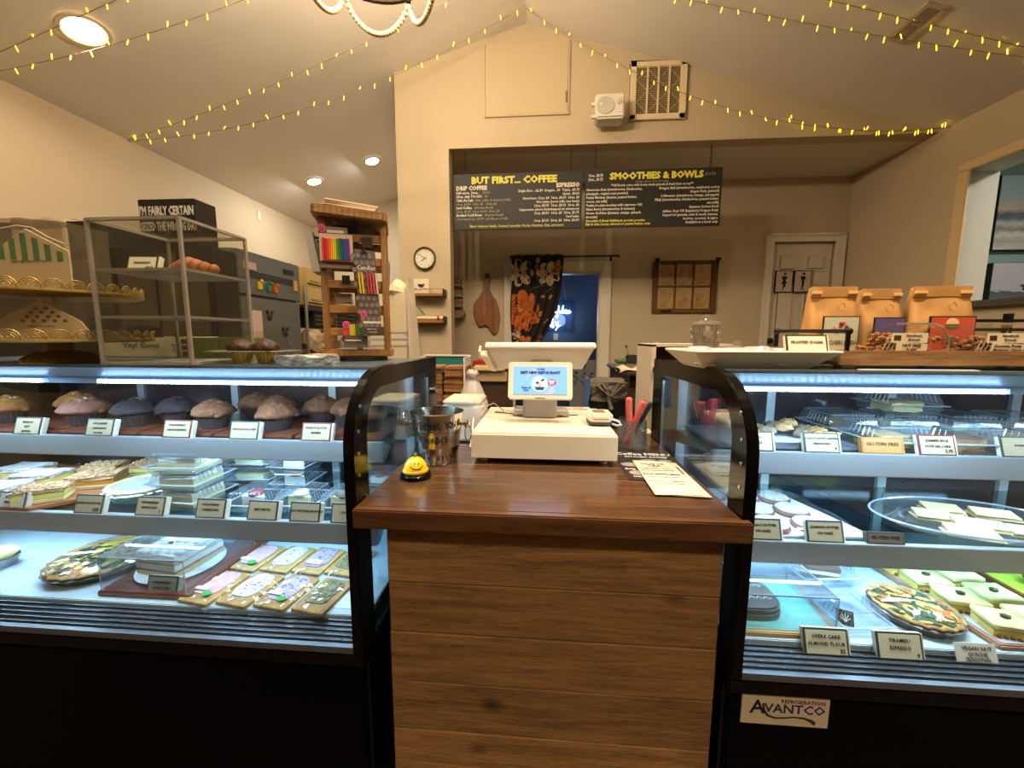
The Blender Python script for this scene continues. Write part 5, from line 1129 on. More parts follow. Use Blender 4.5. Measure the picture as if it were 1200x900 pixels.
for k in range(4):
    M = Matrix.Translation((cx-.012+.003*k, cy, 1.7855+k*.0058)) @ Matrix.Rotation(.045, 4, 'Y') @ Matrix.Rotation(.03*k, 4, 'Z')
    MB().box(-.085, .085, -.07, .07, 0, .0045, M=M).build('sheet', mat('paper_%d' % (k % 2), ((196, 170, 130), (222, 206, 176))[k % 2], .7), t)
# candle packs
HOOK = BLACKM
def smiley(x, z, y, r, parent):
    b = MB(); b.cyl((x, y-.0015, z), r, .0015, 20, axis='y'); q = b.build('pink_sticker', mat('sticker_pink', (226, 84, 140), .5), parent)
    b = MB(); b.box(x-r*.5, x-r*.25, y-.002, y-.0012, z-.1*r, z+.4*r); b.box(x+r*.1, x+r*.35, y-.002, y-.0012, z-.1*r, z+.4*r); b.box(x-r*.4, x+r*.3, y-.002, y-.0012, z-.5*r, z-.3*r); b.build('sticker_print', mat('sticker_ink', (90, 20, 50), .6), q, kind='stuff')
yf = cy-.080
t = thing('candle_pack', 'pack of rainbow coloured birthday candles hung on the rack', 'candle pack', (-.64, yf, 1.63))
MB().box(-.690, -.585, yf, yf+.003, 1.628, 1.708).build('backing_card', mat('pack_card', (222, 184, 160), .6), t)
MB().box(-.672, -.600, yf, yf+.003, 1.708, 1.728).build('header_card', mat('pack_header', (130, 112, 96), .6), t)
for k in range(14):
    cc = [(206, 30, 40), (206, 30, 40), (222, 70, 40), (232, 110, 40), (238, 150, 50), (236, 190, 50), (222, 200, 50), (90, 150, 50), (60, 130, 60), (40, 100, 80), (40, 80, 140), (50, 90, 170), (100, 70, 150), (120, 60, 140)][k]
    xx = -.678+k*.0062; MB().cyl((xx, yf-.003, 1.632), .0028, .062+random.uniform(-.002, .002), 8).build('candle', mat('candle_%d' % k, cc, .4), t)
smiley(-.680, 1.722, yf, .012, t)
MB().box(-.665, -.612, yf-.001, yf, 1.710, 1.718).build('print_bar', mat('pack_print', (220, 206, 190), .6), t)
b = MB(); b.prism([(-.652, 1.736), (-.628, 1.736), (-.634, 1.742), (-.638, 1.75), (-.642, 1.75), (-.646, 1.742)], 'y', yf-.003, yf); b.build('hook', HOOK, t)
MB().box(-.692, -.585, yf-.006, yf+.01, 1.606, 1.616).build('tray_lip', mat('clear_lip', (110, 100, 90), .2), t)
t = thing('candle_pack', 'long grey hexagon pattern pack labelled Candles on the rack', 'candle pack', (-.545, yf-.01, 1.36))
GP = mat('pack_grey', (96, 84, 78), .55)
b = MB(); b.hexa([(-.568, yf-.016, 1.41), (-.498, yf-.016, 1.405), (-.498, yf-.012, 1.405), (-.568, yf-.012, 1.41)], [(-.580, yf-.016, 1.665), (-.512, yf-.016, 1.66), (-.512, yf-.012, 1.66), (-.580, yf-.012, 1.665)]); b.build('pack_body', GP, t)
b = MB()
for j in range(11):
    for i in range(4):
        x = -.572+.0008*j*(-1)+i*.018+(j % 2)*.009+.0; z = 1.435+j*.021; x += (1.55-z)*.045
        if x < -.503+(1.55-z)*.05: b.prism([(x+.0078*math.cos(a), z+.0078*math.sin(a)) for a in [PI/6+2*PI*q/6 for q in range(6)]], 'y', yf-.0172, yf-.0158)
b.build('hexagon_print', mat('pack_hex', (126, 114, 106), .6), t, kind='stuff')
text('Candles', (-.543, yf-.0172, 1.604), *FX, .019, mat('pack_white', (226, 216, 204), .5), t, 'lettering', 'CENTER', off=.0002)
for k in range(6):
    cc = [(222, 180, 30), (230, 190, 40), (200, 60, 60), (206, 80, 70), (206, 90, 90), (220, 190, 190)][k]; xx = -.566+k*.0095+(.008 if k > 1 else 0)
    b = MB(); b.tube([(xx-.002, yf-.019, 1.595), (xx+.003, yf-.019, 1.532)], .003, 6); b.build('candle', mat('candleb_%d' % k, cc, .4), t)
smiley(-.556, 1.470, yf-.016, .011, t)
MB().box(-.560, -.500, yf-.0175, yf-.016, 1.442, 1.449).build('print_bar', mat('pack_print', (0, 0, 0)), t)
MB().box(-.565, -.492, yf-.0195, yf-.0165, 1.405, 1.432).build('footer_card', mat('pack_footer', (74, 62, 56), .6), t)
text('BIRTHDAY', (-.53, yf-.0202, 1.422), *FX, .007, _m['pack_white'], t, 'print', 'CENTER'); text('CANDLES', (-.53, yf-.0202, 1.413), *FX, .007, _m['pack_white'], t, 'print', 'CENTER')
b = MB(); b.prism([(-.560, 1.652), (-.536, 1.652), (-.542, 1.658), (-.545, 1.668), (-.551, 1.668), (-.554, 1.658)], 'y', yf-.020, yf-.017); b.build('hook', HOOK, t)
MB().box(-.556, -.520, yf+.004, yf+.012, 1.675, 1.705).build('dark_pack', mat('dark_pack', (44, 34, 28), .5), label='small dark hang tag behind the grey candle pack', cat='tag')
MB().box(-.625, -.600, yf+.004, yf+.012, 1.565, 1.588).build('hook_block', HOOK, label='small black hook block under the rainbow candle pack', cat='hook')
t = thing('candle_pack', 'small dotted candle pack in red yellow and green, rack bottom', 'candle pack', (-.60, yf, 1.40))
for k, cc in enumerate(((208, 70, 80), (228, 190, 40), (90, 140, 70))):
    MB().box(-.628+k*.021, -.609+k*.021, yf-.004, yf, 1.405, 1.440).build('candle_group', mat('cgrp_%d' % k, cc, .5, noise=.3, scale=260), t)
smiley(-.617, 1.438, yf-.004, .012, t)
MB().box(-.626, -.548, yf-.008, yf-.004, 1.376, 1.404).build('front_label', mat('pack_label_brown', (86, 74, 62), .5), t)
MB().box(-.622, -.570, yf-.0088, yf-.008, 1.388, 1.392).build('print_bar', mat('pack_print', (0, 0, 0)), t)
MB().box(-.63, -.548, yf-.009, yf, 1.368, 1.376).build('tray_lip', _m['clear_lip'], t)
t = thing('side_packs', 'grey candle pack hung on the right side of the rack', 'candle pack', (-.455, cy, 1.55))
b = MB(); b.hexa([(-.480, cy-.05, 1.545), (-.472, cy-.05, 1.545), (-.472, cy+.03, 1.545), (-.480, cy+.03, 1.545)], [(-.480, cy-.05, 1.64), (-.465, cy-.05, 1.64), (-.465, cy+.03, 1.64), (-.480, cy+.03, 1.64)]); b.build('pack', mat('pack_side', (150, 140, 128), .6), t)
MB().box(-.484, -.472, cy-.02, cy, 1.64, 1.652).build('hook', HOOK, t)
for k, (x, z, w_, h_, rot) in enumerate(((-.655, 1.51, .05, .03, .1), (-.64, 1.385, .05, .028, -.1))):
    MB().box(x, x+w_, cy-.03, cy+.02, z, z+h_).jitter(.003, 1).build('folded_pack', mat('pack_pale', (176, 166, 156), .4), label=('pale packet inside the rack at middle height', 'pale packet inside the rack near its base')[k], cat='packet')

for k in range(2):
    y0 = cy-.05+k*.05; t = thing('candle_pack', ('front white backed pack hung on left side of the rack', 'rear white backed pack hung on left side of the rack')[k], 'candle pack', (-.72, y0, 1.60))
    b = MB(); b.hexa([(-.724, y0, 1.60), (-.698, y0, 1.60), (-.698, y0+.035, 1.60), (-.724, y0+.035, 1.60)], [(-.744, y0, 1.72), (-.718, y0, 1.72), (-.718, y0+.035, 1.72), (-.744, y0+.035, 1.72)]); b.build('pack', mat('pack_pale2', (206, 198, 186), .6), t)
    MB().box(-.72, -.694, y0+.012, y0+.020, 1.70, 1.706).build('hook', HOOK, t)
# the rack stands turned a little to the left, its packs turn with it
ca, sa = math.cos(.35), math.sin(.35)
for o in set(bpy.data.objects)-ROT0:
    if o.parent is None:
        dx, dy = (o.location.x-cx)*.88, o.location.y-cy
        o.location.x = cx-.020+dx*ca-dy*sa; o.location.y = cy+dx*sa+dy*ca; o.rotation_euler[2] = .35; o.scale.x = .88

# ---------------------------------------------------------------- on top of the right case
t = thing('serving_tray', 'long white sloped side tray of wrapped cookies, right case top', 'tray', (.57, 1.12, ZC))
TR = mat('tray_porcelain', (232, 220, 198), .3)
lo = [(.415, 1.03, ZC), (.665, 1.03, ZC), (.665, 1.17, ZC), (.415, 1.17, ZC)]; hi = [(.375, .985, ZC+.043), (.715, .985, ZC+.043), (.715, 1.22, ZC+.043), (.375, 1.22, ZC+.043)]
b = MB(); V0 = [b.b.verts.new(p) for p in lo]; V1 = [b.b.verts.new(p) for p in hi]; b.b.faces.new(V0)
for i in range(4): b.b.faces.new((V0[i], V0[(i+1) % 4], V1[(i+1) % 4], V1[i]))
b.build('tray_body', TR, t, solid=.005)
SUG = mat('sugar_cookie', (222, 190, 120), .6, noise=.15, scale=40); YI = mat('yellow_icing', (236, 176, 50), .4)
for k in range(9):
    xx = .43+(k % 5)*.055+random.uniform(-.006, .006); yy = 1.05+(k//5)*.07; zz = ZC+.006+(k % 3)*.011
    o = thing('wrapped_cookie', 'iced sugar cookie in film, %s from left in the %s row of the white tray' % (('first', 'second', 'third', 'fourth', 'fifth')[k % 5], ('front', 'rear')[k//5]), 'cookie', (xx, yy, zz), 'wrapped cookies in the white tray')
    M = Matrix.Translation((xx, yy, zz)) @ Matrix.Rotation(random.uniform(-.25, .25), 4, 'X')
    b = MB(); b.lathe([(0, 0), (.030, 0), (.032, .005), (.028, .010), (0, .010)], n=20, M=M); b.build('cookie', SUG, o, smooth=True)
    b = MB(); b.lathe([(.026, .010), (.022, .013), (0, .0135)], n=20, M=M); b.build('icing', YI if k % 2 else mat('white_icing', (236, 222, 200), .4), o, smooth=True)
    b = MB(); b.ball((xx, yy, zz+.010), .036, 2, (1, 1, .42)); b.jitter(.004); b.build('film_wrap', glass('crinkle_film', (0, 0, 0)), o)
place(PC(['FROSTED SUGAR'], 'cream price card reading FROSTED SUGAR in the white tray', (50, 46, 40), .092, .044, backing=(226, 214, 192), sz=.0095, card=(232, 220, 196)), (.648, 1.005, ZC+.041), -.04)
t = thing('glass_canister', 'clear cut glass canister with a black base and knob lid', 'jar', (.583, 1.45, ZC))
JG = glass('cut_glass', (232, 228, 220), .10, .05, .10, (206, 198, 186))
b = MB(); b.lathe([(.036, 0), (.040, .003), (.040, .020), (.042, .024), (0, .024)], (.583, 1.45, ZC), 32); b.build('black_base', INK, t)
b = MB(); b.lathe([(.040, .024), (.049, .118), (.046, .118), (.037, .026)], (.583, 1.45, ZC), 32, caps=False); b.build('glass_body', JG, t, smooth=True)
for k in range(16):
    a = 2*PI*k/16
    for j in range(3):
        b = MB(); z = ZC+.035+j*.026; r_ = .0435+.0026*j
        b.tube([(.583+r_*math.cos(a), 1.45+r_*math.sin(a), z), (.583+(r_+.0015)*math.cos(a+.18), 1.45+(r_+.0015)*math.sin(a+.18), z+.014), (.583+(r_+.002)*math.cos(a), 1.45+(r_+.002)*math.sin(a), z+.026)], .0011, 4); b.build('cut_facet', glass('facet_glass', (240, 236, 228), .3, .1, .25, (220, 212, 198)), t)
b = MB(); b.lathe([(.050, .118), (.050, .122), (.040, .132), (.012, .138), (.009, .142), (.013, .148), (.010, .155), (0, .157)], (.583, 1.45, ZC), 32); b.build('lid', JG, t, smooth=True)
t = thing('glass_dome', 'low clear glass dome lid with round knob in the tray', 'glass lid', (.60, 1.24, ZC))
b = MB(); b.lathe([(.085, 0), (.082, .014), (.055, .028), (.014, .036), (.009, .040), (.013, .047), (.010, .055), (0, .057)], (.622, 1.30, ZC+.012), 32); b.build('dome', JG, t, smooth=True)
b = MB(); b.lathe([(0, 0), (.09, 0), (.095, .010), (.092, .011), (0, .006)], (.622, 1.30, ZC+.001), 32); b.build('plate', TR, t, smooth=True)
t = thing('wooden_tray', 'long distressed wood tray with black pipe handles, right case top', 'tray', (1.1, 1.12, ZC))
DW = wood('distressed_wood', (120, 78, 40), (186, 142, 90), 8, 0, .7, .4)
MB().box(.728, 1.50, 1.015, 1.30, ZC+.012, ZC+.022).build('bottom', DW, t)
MB().box(.722, 1.50, 1.005, 1.017, ZC+.010, ZC+.046).build('front_rail', DW, t, bevel=.0015)
MB().box(.722, 1.50, 1.298, 1.310, ZC+.010, ZC+.046).build('rear_rail', DW, t, bevel=.0015)
MB().box(.722, .734, 1.017, 1.298, ZC+.010, ZC+.046).build('end_rail', DW, t, bevel=.0015)
for xx in (.74, 1.44):
    for yy in (1.02, 1.27): MB().box(xx, xx+.03, yy, yy+.03, ZC, ZC+.012).build('foot', mat('chalk_white', (176, 168, 150), .8), t)
HP = mat('black_pipe', (22, 20, 20), .35, .6)
hx, hy0, hy1, hz = .728, 1.16, 1.03, ZC+.046
b = MB(); b.tube([(hx-.045, 1.20, ZC+.05), (hx-.045, 1.20, ZC+.092)], .0052, 10); b.build('handle_post', HP, t)
b = MB(); b.tube([(hx+.012, 1.01, ZC+.04), (hx+.012, 1.01, ZC+.088)], .0052, 10); b.build('handle_post', HP, t)
b = MB(); b.tube([(hx-.045, 1.20, ZC+.095), (hx+.012, 1.01, ZC+.092)], .0052, 10); b.build('handle_bar', HP, t)
for p in ((hx-.045, 1.20, ZC+.095), (hx+.012, 1.01, ZC+.092)): MB().ball(p, .0095, 2).build('elbow', HP, t, smooth=True)
MB().box(.76, 1.02, .985, .9995, ZC, ZC+.0015).build('white_slip', mat('slip_white', (226, 232, 236), .6), label='white paper slip lying under the wooden tray', cat='paper')
# kraft bags
KR = mat('kraft_paper', (192, 142, 78), .75, noise=.16, scale=9, bump=.6)
def kraft_bag(x0, x1, y, zb, zt, lab, c_label, title, stx, lean=0):
    t = thing('coffee_bag', lab, 'bag', ((x0+x1)/2, y+.035, zb), 'kraft coffee bags')
    w_ = x1-x0
    def P_(u, v, s_):          # u 0..1 across, v 0..1 up, s_ front/back
        th = .042*(1-v**1.3)*(.55+.45*math.sin(PI*(.15+.7*u))) + .002
        nar = 1-.05*v; bulge = .006*math.sin(v*9+u*5)*(1-v)
        return ((x0+x1)/2+(u-.5)*w_*nar+lean*v, y+.04-(s_*th)+bulge, zb+(zt-zb)*v)
    b = MB(); b.grid(10, 14, lambda u, v: P_(u, v, 1)); b.grid(10, 14, lambda u, v: P_(1-u, v, -1))
    for uu in (0, 1): b.grid(2, 14, lambda q, v: tuple(Vector(P_(uu, v, -1)).lerp(Vector(P_(uu, v, 1)), q if uu == 0 else 1-q)))
    b.build('bag_body', KR, t, smooth='all')
    MB().box(x0+w_*.03+lean-.003, x1-w_*.03+lean+.003, y+.028, y+.034, zt-.028, zt+.003).build('folded_top', KR, t, bevel=.002)
    for sx in (x0+w_*.02+lean, x1-w_*.22+lean): MB().box(sx, sx+w_*.2, y+.022, y+.028, zt-.019, zt-.010).build('tin_tie', mat('tin_tie_tan', (226, 190, 130), .4), t, bevel=.001)
    b = MB(); b.tube([((x0+x1)/2+.010*math.cos(a), y-.002, zb+(zt-zb)*.72+.010*math.sin(a)) for a in [2*PI*i/14 for i in range(14)]], .0012, 5, closed=True); b.build('valve', KR, t)
    lz = zb+(zt-zb)*.58; yl = y-.0075
    MB().box(x0+w_*.14, x1-w_*.12, yl, yl+.004, zb+.01, lz).build('label_border', INK, t)
    l = MB().box(x0+w_*.16, x1-w_*.14, yl-.0008, yl, zb+.012, lz-.003).build('label', mat('bag_label_%d' % int(c_label[0]), c_label, .5), t)
    text(title, ((x0+x1)/2, yl-.001, zb+(lz-zb)*.30), *FX, .017, mat('label_ink_%d' % int(stx[0]), stx, .6), t, 'lettering', 'CENTER', off=.0002, sx=.8)
    return t, l, (x0+x1)/2, yl, lz
t, l, xm, yl, lz = kraft_bag(.775, .905, 1.185, ZC+.0225, 1.545, 'kraft coffee bag with pale green label, leftmost of three', (196, 200, 176), 'KITCHEN BREW', (90, 84, 70))
for k in range(9):
    a = k*.7; MB().ball((xm+.016*math.cos(a)*(k % 3)*.6, yl-.0015, lz-.030+.013*math.sin(a*1.7)), .0065, 1, (1, .2, 1)).build('floral_print', mat('floral_%d' % (k % 2), ((120, 40, 50), (206, 130, 130))[k % 2], .6), t)
for k in range(4): MB().box(xm-.024+k*.014, xm-.016+k*.014, yl-.002, yl, ZC+.034, ZC+.043).build('icon_print', GREYINK, t)
t, l, xm, yl, lz = kraft_bag(.925, 1.035, 1.20, ZC+.0225, 1.540, 'kraft coffee bag with purple label, middle of three', (92, 78, 130), 'COFFEE', (214, 200, 216))
t, l, xm, yl, lz = kraft_bag(1.055, 1.215, 1.19, ZC+.0225, 1.545, 'wide kraft coffee bag with orange red label, rightmost', (198, 84, 58), 'HOUSE', (150, 60, 44))
b = MB(); b.prism(arc(xm, lz-.022, .016, 0, 180, 14), 'y', yl-.002, yl-.0008); b.build('bun_print', mat('bun_cream', (232, 206, 150), .6), t)
b = MB(); b.prism([(xm+.016*math.cos(a), lz-.026+.008*math.sin(a)) for a in [PI+PI*i/10 for i in range(11)]], 'y', yl-.002, yl-.0008); b.build('bun_stripe', mat('bun_green', (84, 120, 84), .6), t)
# clear tubs of granola
GRA = mat('granola', (178, 118, 56), .8, noise=.55, scale=60, bump=1)
for k, (x0, x1, l1, l2, lab) in enumerate(((.835, 1.005, 'NUT FREE', 'PLAIN', 'left clear tub of golden granola with nut free label'), (1.05, 1.225, 'Coconut, Pecan', 'Blueberry, Cherry', 'right clear tub of dark granola with berry label'))):
    zb = ZC+.0225; y0, y1 = 1.045, 1.145; xm = (x0+x1)/2
    o = thing('granola_tub', lab, 'plastic tub', (xm, 1.09, zb), 'granola tubs in the wooden tray')
    pr = [(x0, zb), (x1, zb), (x1, zb+.02)] + arc(x1-.04, zb+.045, .04, 0, 90, 8, .045)[0:] + arc(x0+.055, zb+.045, .045, 90, 180, 8, .045) + [(x0, zb+.02)]
    b = MB(); b.prism(pr, 'y', y0, y1); b.build('tub', CLR, o, smooth=True)
    for j in range(6):
        b = MB(); q = x0+.004+j*.011; b.tube([(q, y0-.002, zb+.004+j*.001), (q+.012, y0-.002, zb+.030+j*.003), (q+.02, y0-.001, zb+.05+j*.004)], .0013, 5); b.build('rib', CLRE, o)
    b = MB(); b.tube([(x1-.004, y0, zb+.01), (x1-.003, y0, zb+.05), (x1-.02, y0, zb+.078), (x1-.05, y0, zb+.088), (x0+.06, y0, zb+.088)], .002, 6); b.build('seam', CLRE, o)
    MB().box(x0+.04, x1-.035, y0-.004, y0-.002, zb+.086, zb+.091).build('top_tab', CLRE, o)
    g_ = thing('granola', ('golden granola clusters filling the left tub', 'dark granola clusters filling the right tub')[k], 'granola', (xm, 1.09, zb+.002)); g_['kind'] = 'stuff'
    b = MB()
    for j in range(170):
        b.ball((random.uniform(x0+.016, x1-.014), random.uniform(y0+.01, y1-.01), zb+.006+random.random()*(.058 if k == 0 else .052)), random.uniform(.005, .009), 1, (1, 1, .8))
    b.jitter(.0014); o2 = b.build('clusters', (GRA if k == 0 else mat('granola_dark', (146, 96, 50), .8, noise=.6, scale=60, bump=1)), g_, kind='stuff')
    lx = xm-.012
    MB().box(lx-.042, lx+.040, y0-.0045, y0-.003, zb+.042, zb+.066).build('printed_label', mat('label_cream', (228, 216, 186), .6), o)
    MB().box(lx-.038, lx-.022, y0-.0052, y0-.0045, zb+.048, zb+.060).build('label_logo', mat('logo_brown', (60, 40, 28), .6), o)
    text('Handmade', (lx+.008, y0-.0047, zb+.057), *FX, .0085, INK, o, 'print', 'CENTER'); text('Granola', (lx+.008, y0-.0047, zb+.047), *FX, .0085, INK, o, 'print', 'CENTER')
    M = Matrix.Translation((lx+.004, y0-.004, zb+.018)) @ Matrix.Rotation(.05, 4, 'Y')
    MB().box(-.036, .036, -.001, .0005, 0, .023, M=M).build('handwritten_label', mat('label_cream2', (222, 208, 172), .6), o)
    text(l1, (lx+.004, y0-.0054, zb+.032), *FX, .0095, INK, o, 'print', 'CENTER', off=.0002); text(l2, (lx+.004, y0-.0054, zb+.022), *FX, .0088, INK, o, 'print', 'CENTER', off=.0002)
    MB().cyl((x1-.045, y0-.004, zb+.010), .012, .002, 16, axis='y').build('round_sticker', mat('sticker_gold', (206, 160, 80), .5), o)
    if k: MB().cyl((x0+.052, y0-.004, zb+.010), .013, .002, 16, axis='y').build('green_sticker', mat('sticker_green', (96, 170, 40), .5), o)
# black slatted chair-like frame beyond, in the side opening
t = thing('black_metal_stand', 'black wire stand behind the bags at far right', 'stand', (1.85, 1.7, 0))
for k in range(4): MB().box(1.55, 2.15, 1.70, 1.715, 1.36+k*.035, 1.372+k*.035).build('slat', HP, t)
for xx in (1.55, 1.85, 2.13): MB().box(xx, xx+.02, 1.715, 1.735, 0, 1.50).build('upright', HP, t)
b = MB(); b.tube([(1.66+.02*math.cos(a), 1.69, 1.42+.03*math.sin(a)) for a in [2*PI*i/14 for i in range(14)]], .004, 6, closed=True); b.build('scroll', HP, t)
# ---------------------------------------------------------------- food in the cases
ZU, ZL, ZD = 1.1002, .8852, .7002
def lump(b, c, r, s=(1, 1, 1), a=.12, sub=2):
    g = bmesh.ops.create_icosphere(b.b, subdivisions=sub, radius=r)
    for v in g['verts']:
        k = 1+random.uniform(-a, a); v.co = Vector((v.co.x*s[0]*k+c[0], v.co.y*s[1]*k+c[1], v.co.z*s[2]*k+c[2]))
    return b
def boards(xs, y0, y1, z, m_, lab, g_):
    for k, (x0, x1) in enumerate(xs): MB().box(x0, x1, y0, y1, z, z+.010).build('serving_board', m_, label=lab % (('first', 'second', 'third', 'fourth', 'fifth')[k]), cat='board', group=g_, bevel=.002)
MAH = wood('mahogany_board', (84, 42, 30), (136, 78, 56), 8, 1, .3)
boards(((-1.98, -1.50), (-1.49, -1.235), (-1.225, -.99), (-.98, -.735), (-.725, -.46)), 1.075, 1.38, ZU, MAH, '%s reddish board from the left under the muffins', 'muffin boards')
CORN = mat('muffin_gold', (186, 118, 54), .8, noise=.5, scale=26, bump=.5); PINKC = mat('muffin_pinkish', (150, 98, 78), .8, noise=.5, scale=26, bump=.5); BLU_ = mat('muffin_blueblack', (48, 40, 44), .8, noise=.5, scale=24, bump=.6)
CHOC = mat('muffin_chocchip', (124, 78, 48), .8, noise=.55, scale=45, bump=.9); LIN = mat('dark_muffin_liner', (44, 36, 38), .7); CRB = mat('crumb_sugar', (226, 204, 176), .8, noise=.3, scale=90); CHIP = mat('chocolate_chip', (46, 28, 22), .4)
def muffin(tm, crumb, chips):
    t = lthing('muffin', 'x', 'muffin', 'muffins on the top shelf')
    b = MB(); b.lathe([(0, 0), (.034, 0), (.045, .040), (.0425, .042), (0, .038)], n=44, wob=.022); b.build('liner', LIN, t)
    b = MB(); b.lathe([(.044, .038), (.052, .042), (.057, .046), (.059, .052), (.056, .059), (.051, .066), (.045, .072), (.037, .078), (.028, .082), (.018, .085), (.008, .087), (0, .087)], n=34); 
    for v in b.b.verts: v.co *= 1+random.uniform(-.03, .03)
    for k in range(22): a = 2.4*k; q = (k/16)**.5; lump(b, (q*.047*math.cos(a), q*.047*math.sin(a), .055+.031*(1-q*q)), .013, (1, 1, .7), .14, 1)
    b.build('top', tm, t, smooth='all')
    if crumb:
        b = MB()
        for k in range(40):
            a, q = random.uniform(0, 2*PI), random.random()**.5; r = q*.048; b.ball((r*math.cos(a), r*math.sin(a), .052+.036*(1-q*q)), random.uniform(.003, .0065), 1)
        b.build('crumble', crumb, t, kind='stuff')
    for k in range(chips):
        a, q = random.uniform(0, 2*PI), random.random()**.6; r = q*.045; MB().ball((r*math.cos(a), r*math.sin(a), .054+.033*(1-q*q)), .0045, 1).build('chip', CHIP, t)
    return t
MU = {'g': muffin(CORN, CRB, 0), 'p': muffin(PINKC, CRB, 0), 'b': muffin(BLU_, mat('crumb_slate', (40, 36, 42), .8), 6), 'c': muffin(CHOC, mat('crumb_brown', (112, 70, 42), .8), 12), 'd': muffin(BLU_, mat('streusel_tan', (170, 130, 104), .8), 0)}
spots = [('g', -1.80, 1.17, 'golden muffin at far left of the top shelf'), ('g', -1.67, 1.27, 'golden crumb muffin behind the pinkish one, left case'), ('p', -1.505, 1.165, 'big pinkish crumb topped muffin left of the dark muffins'), ('d', -1.325, 1.16, 'dark muffin with tan streusel top'), ('b', -1.215, 1.20, 'dark blue muffin right of the streusel topped one'),
  ('c', -1.045, 1.155, 'chocolate chip muffin alone behind the third price card'), ('c', -1.015, 1.31, 'chocolate chip muffin at back, left of centre group'), ('c', -.905, 1.262, 'chocolate chip muffin half hidden behind the front one'), ('c', -.825, 1.145, 'front chocolate chip muffin, largest near the fourth card'), ('c', -.745, 1.26, 'chocolate chip muffin at back above the fifth card'), ('c', -.632, 1.228, 'chocolate chip muffin left of the rightmost one'), ('c', -.535, 1.155, 'rightmost chocolate chip muffin by the case post')]
seen = set()
for k, (q, x, y, lab) in enumerate(spots):
    o = MU[q] if q not in seen else dup(MU[q]); seen.add(q); place(o, (x, y, ZU+.0102), k*1.1); o['label'] = lab; o.scale = (1.0,)*3 if k != 2 else (1.12, 1.12, 1)
def cards(rows, y, z, g_):
    for (x, ls, lab, br, kw) in rows: place(PC(ls, lab, br, group=g_, **kw), (x, y, z), 0)
cards([(-1.565, ['BANANA', 'NUT', 'MUFFIN'], 'leftmost muffin price card, slanted, on the top shelf', INKB, dict()) for INKB in [(46, 42, 36)]] + [
  (-1.325, ['APPLE SPICE', 'CINNAMON', 'MUFFIN'], 'second muffin price card from the left, top shelf', (46, 42, 36), {}), (-1.075, ['STRAWBERRY', 'LEMON MUFFIN'], 'third muffin card, thin dark red border, top shelf', RED, {}),
  (-.865, ['CHOCOLATE CHIP'], 'fourth muffin card, reading CHOCOLATE CHIP', GRN, {}), (-.645, ['PEANUT BUTTER', 'MUFFIN'], 'fifth muffin card with red border beside the post', RED, {})], 1.046, ZU+.0035, 'muffin price cards')
cards([(-1.565, ['RASPBERRY', 'CRUMB BAR'], 'far left grey blue card on middle shelf', NAVYB, dict(card=(190, 190, 184))), (-1.315, ['SWEET POTATO PIE'], 'card in front of the crumb bars, middle shelf', NAVYB, dict(price='5.50')), (-1.122, ['STRAWBERRY', 'SHORTCAKE'], 'card under the round pie, middle shelf', NAVYB, dict(price='7')),
  (-.936, ['STRAWBERRY', 'CHEESECAKE'], 'card left of the red topped slice, middle shelf', NAVYB, {}), (-.78, ['KEY LIME PIE'], 'card reading KEY LIME PIE, middle shelf', NAVYB, {}), (-.655, ['PEANUT BUTTER BROWNIE'], 'card reading PEANUT BUTTER BROWNIE, middle shelf', NAVYB, {}), (-.535, ['COOKIE'], 'card partly hidden by the case post, middle shelf', NAVYB, {})], .986, ZL+.0035, 'middle shelf cards left')
cards([(-1.022, ['STRAWBERRY', 'SHORTCAKE'], 'single price card on the bottom deck, left case', (40, 60, 56), dict(price='7'))], .905, ZD, 'bottom cards')
# middle shelf, left case
OAK = wood('oak_board', (112, 66, 34), (164, 104, 60), 8, 0, .4)
b = MB(); b.prism([(-2.0, .99), (-1.50, .985), (-1.40, 1.10), (-1.50, 1.30), (-2.0, 1.38)], 'z', ZL, ZL+.012); b.build('serving_board', OAK, label='wide oak board under the lemon and crumb bars', cat='board', bevel=.002)
LEM = mat('lemon_filling', (232, 218, 120), .5, noise=.1, scale=30); PAPR = mat('pumpkin_filling', (226, 158, 62), .5); POW = mat('powdered_sugar', (206, 204, 204), .9, noise=.3, scale=90, bump=.9); SHORT = mat('shortbread', (222, 202, 150), .8, noise=.15, scale=50); CRT = mat('crumb_top', (196, 158, 116), .85, noise=.35, scale=70, bump=.6)
def bar(w_, d, fill, top, crumb, lab, g_):
    t = lthing('dessert_bar', lab, 'dessert bar', g_)
    b = MB(); b.box(-w_/2, w_/2, -d/2, d/2, 0, .012); b.build('base', SHORT, t, bevel=.002, seg=1)
    b = MB(); b.box(-w_/2+.001, w_/2-.001, -d/2+.001, d/2-.001, .012, .030); b.build('filling', fill, t, bevel=.002, seg=1)
    b = MB(); b.box(-w_/2, w_/2, -d/2, d/2, .030, .042); b.jitter(.0022, 3); b.build('top', top, t)
    if crumb:
        b = MB()
        for k in range(60): b.ball((random.uniform(-.46, .46)*w_, random.uniform(-.46, .46)*d, .043), random.uniform(.003, .007), 1)
        b.build('crumble', crumb, t, kind='stuff')
    return t
L1 = bar(.125, .085, LEM, POW, None, 'powdered lemon bar at back left of oak board', 'dessert bars on the oak board')
C1 = bar(.115, .075, LEM, CRT, CRT, 'x', 'dessert bars on the oak board'); C2 = bar(.13, .08, PAPR, CRT, CRT, 'orange filled crumb bar lying along the oak board', 'dessert bars on the oak board')
zb = ZL+.0122
place(L1, (-1.84, 1.22, zb), .1); dup(L1, (-1.70, 1.165, zb+.0), .2, 'powdered lemon bar leaning in front on oak board'); dup(L1, (-1.69, 1.05, zb), .1, 'low powdered bar at left front of the oak board')
place(C1, (-1.53, 1.045, zb), .6); C1['label'] = 'crumb bar cut side forward at front of oak board'
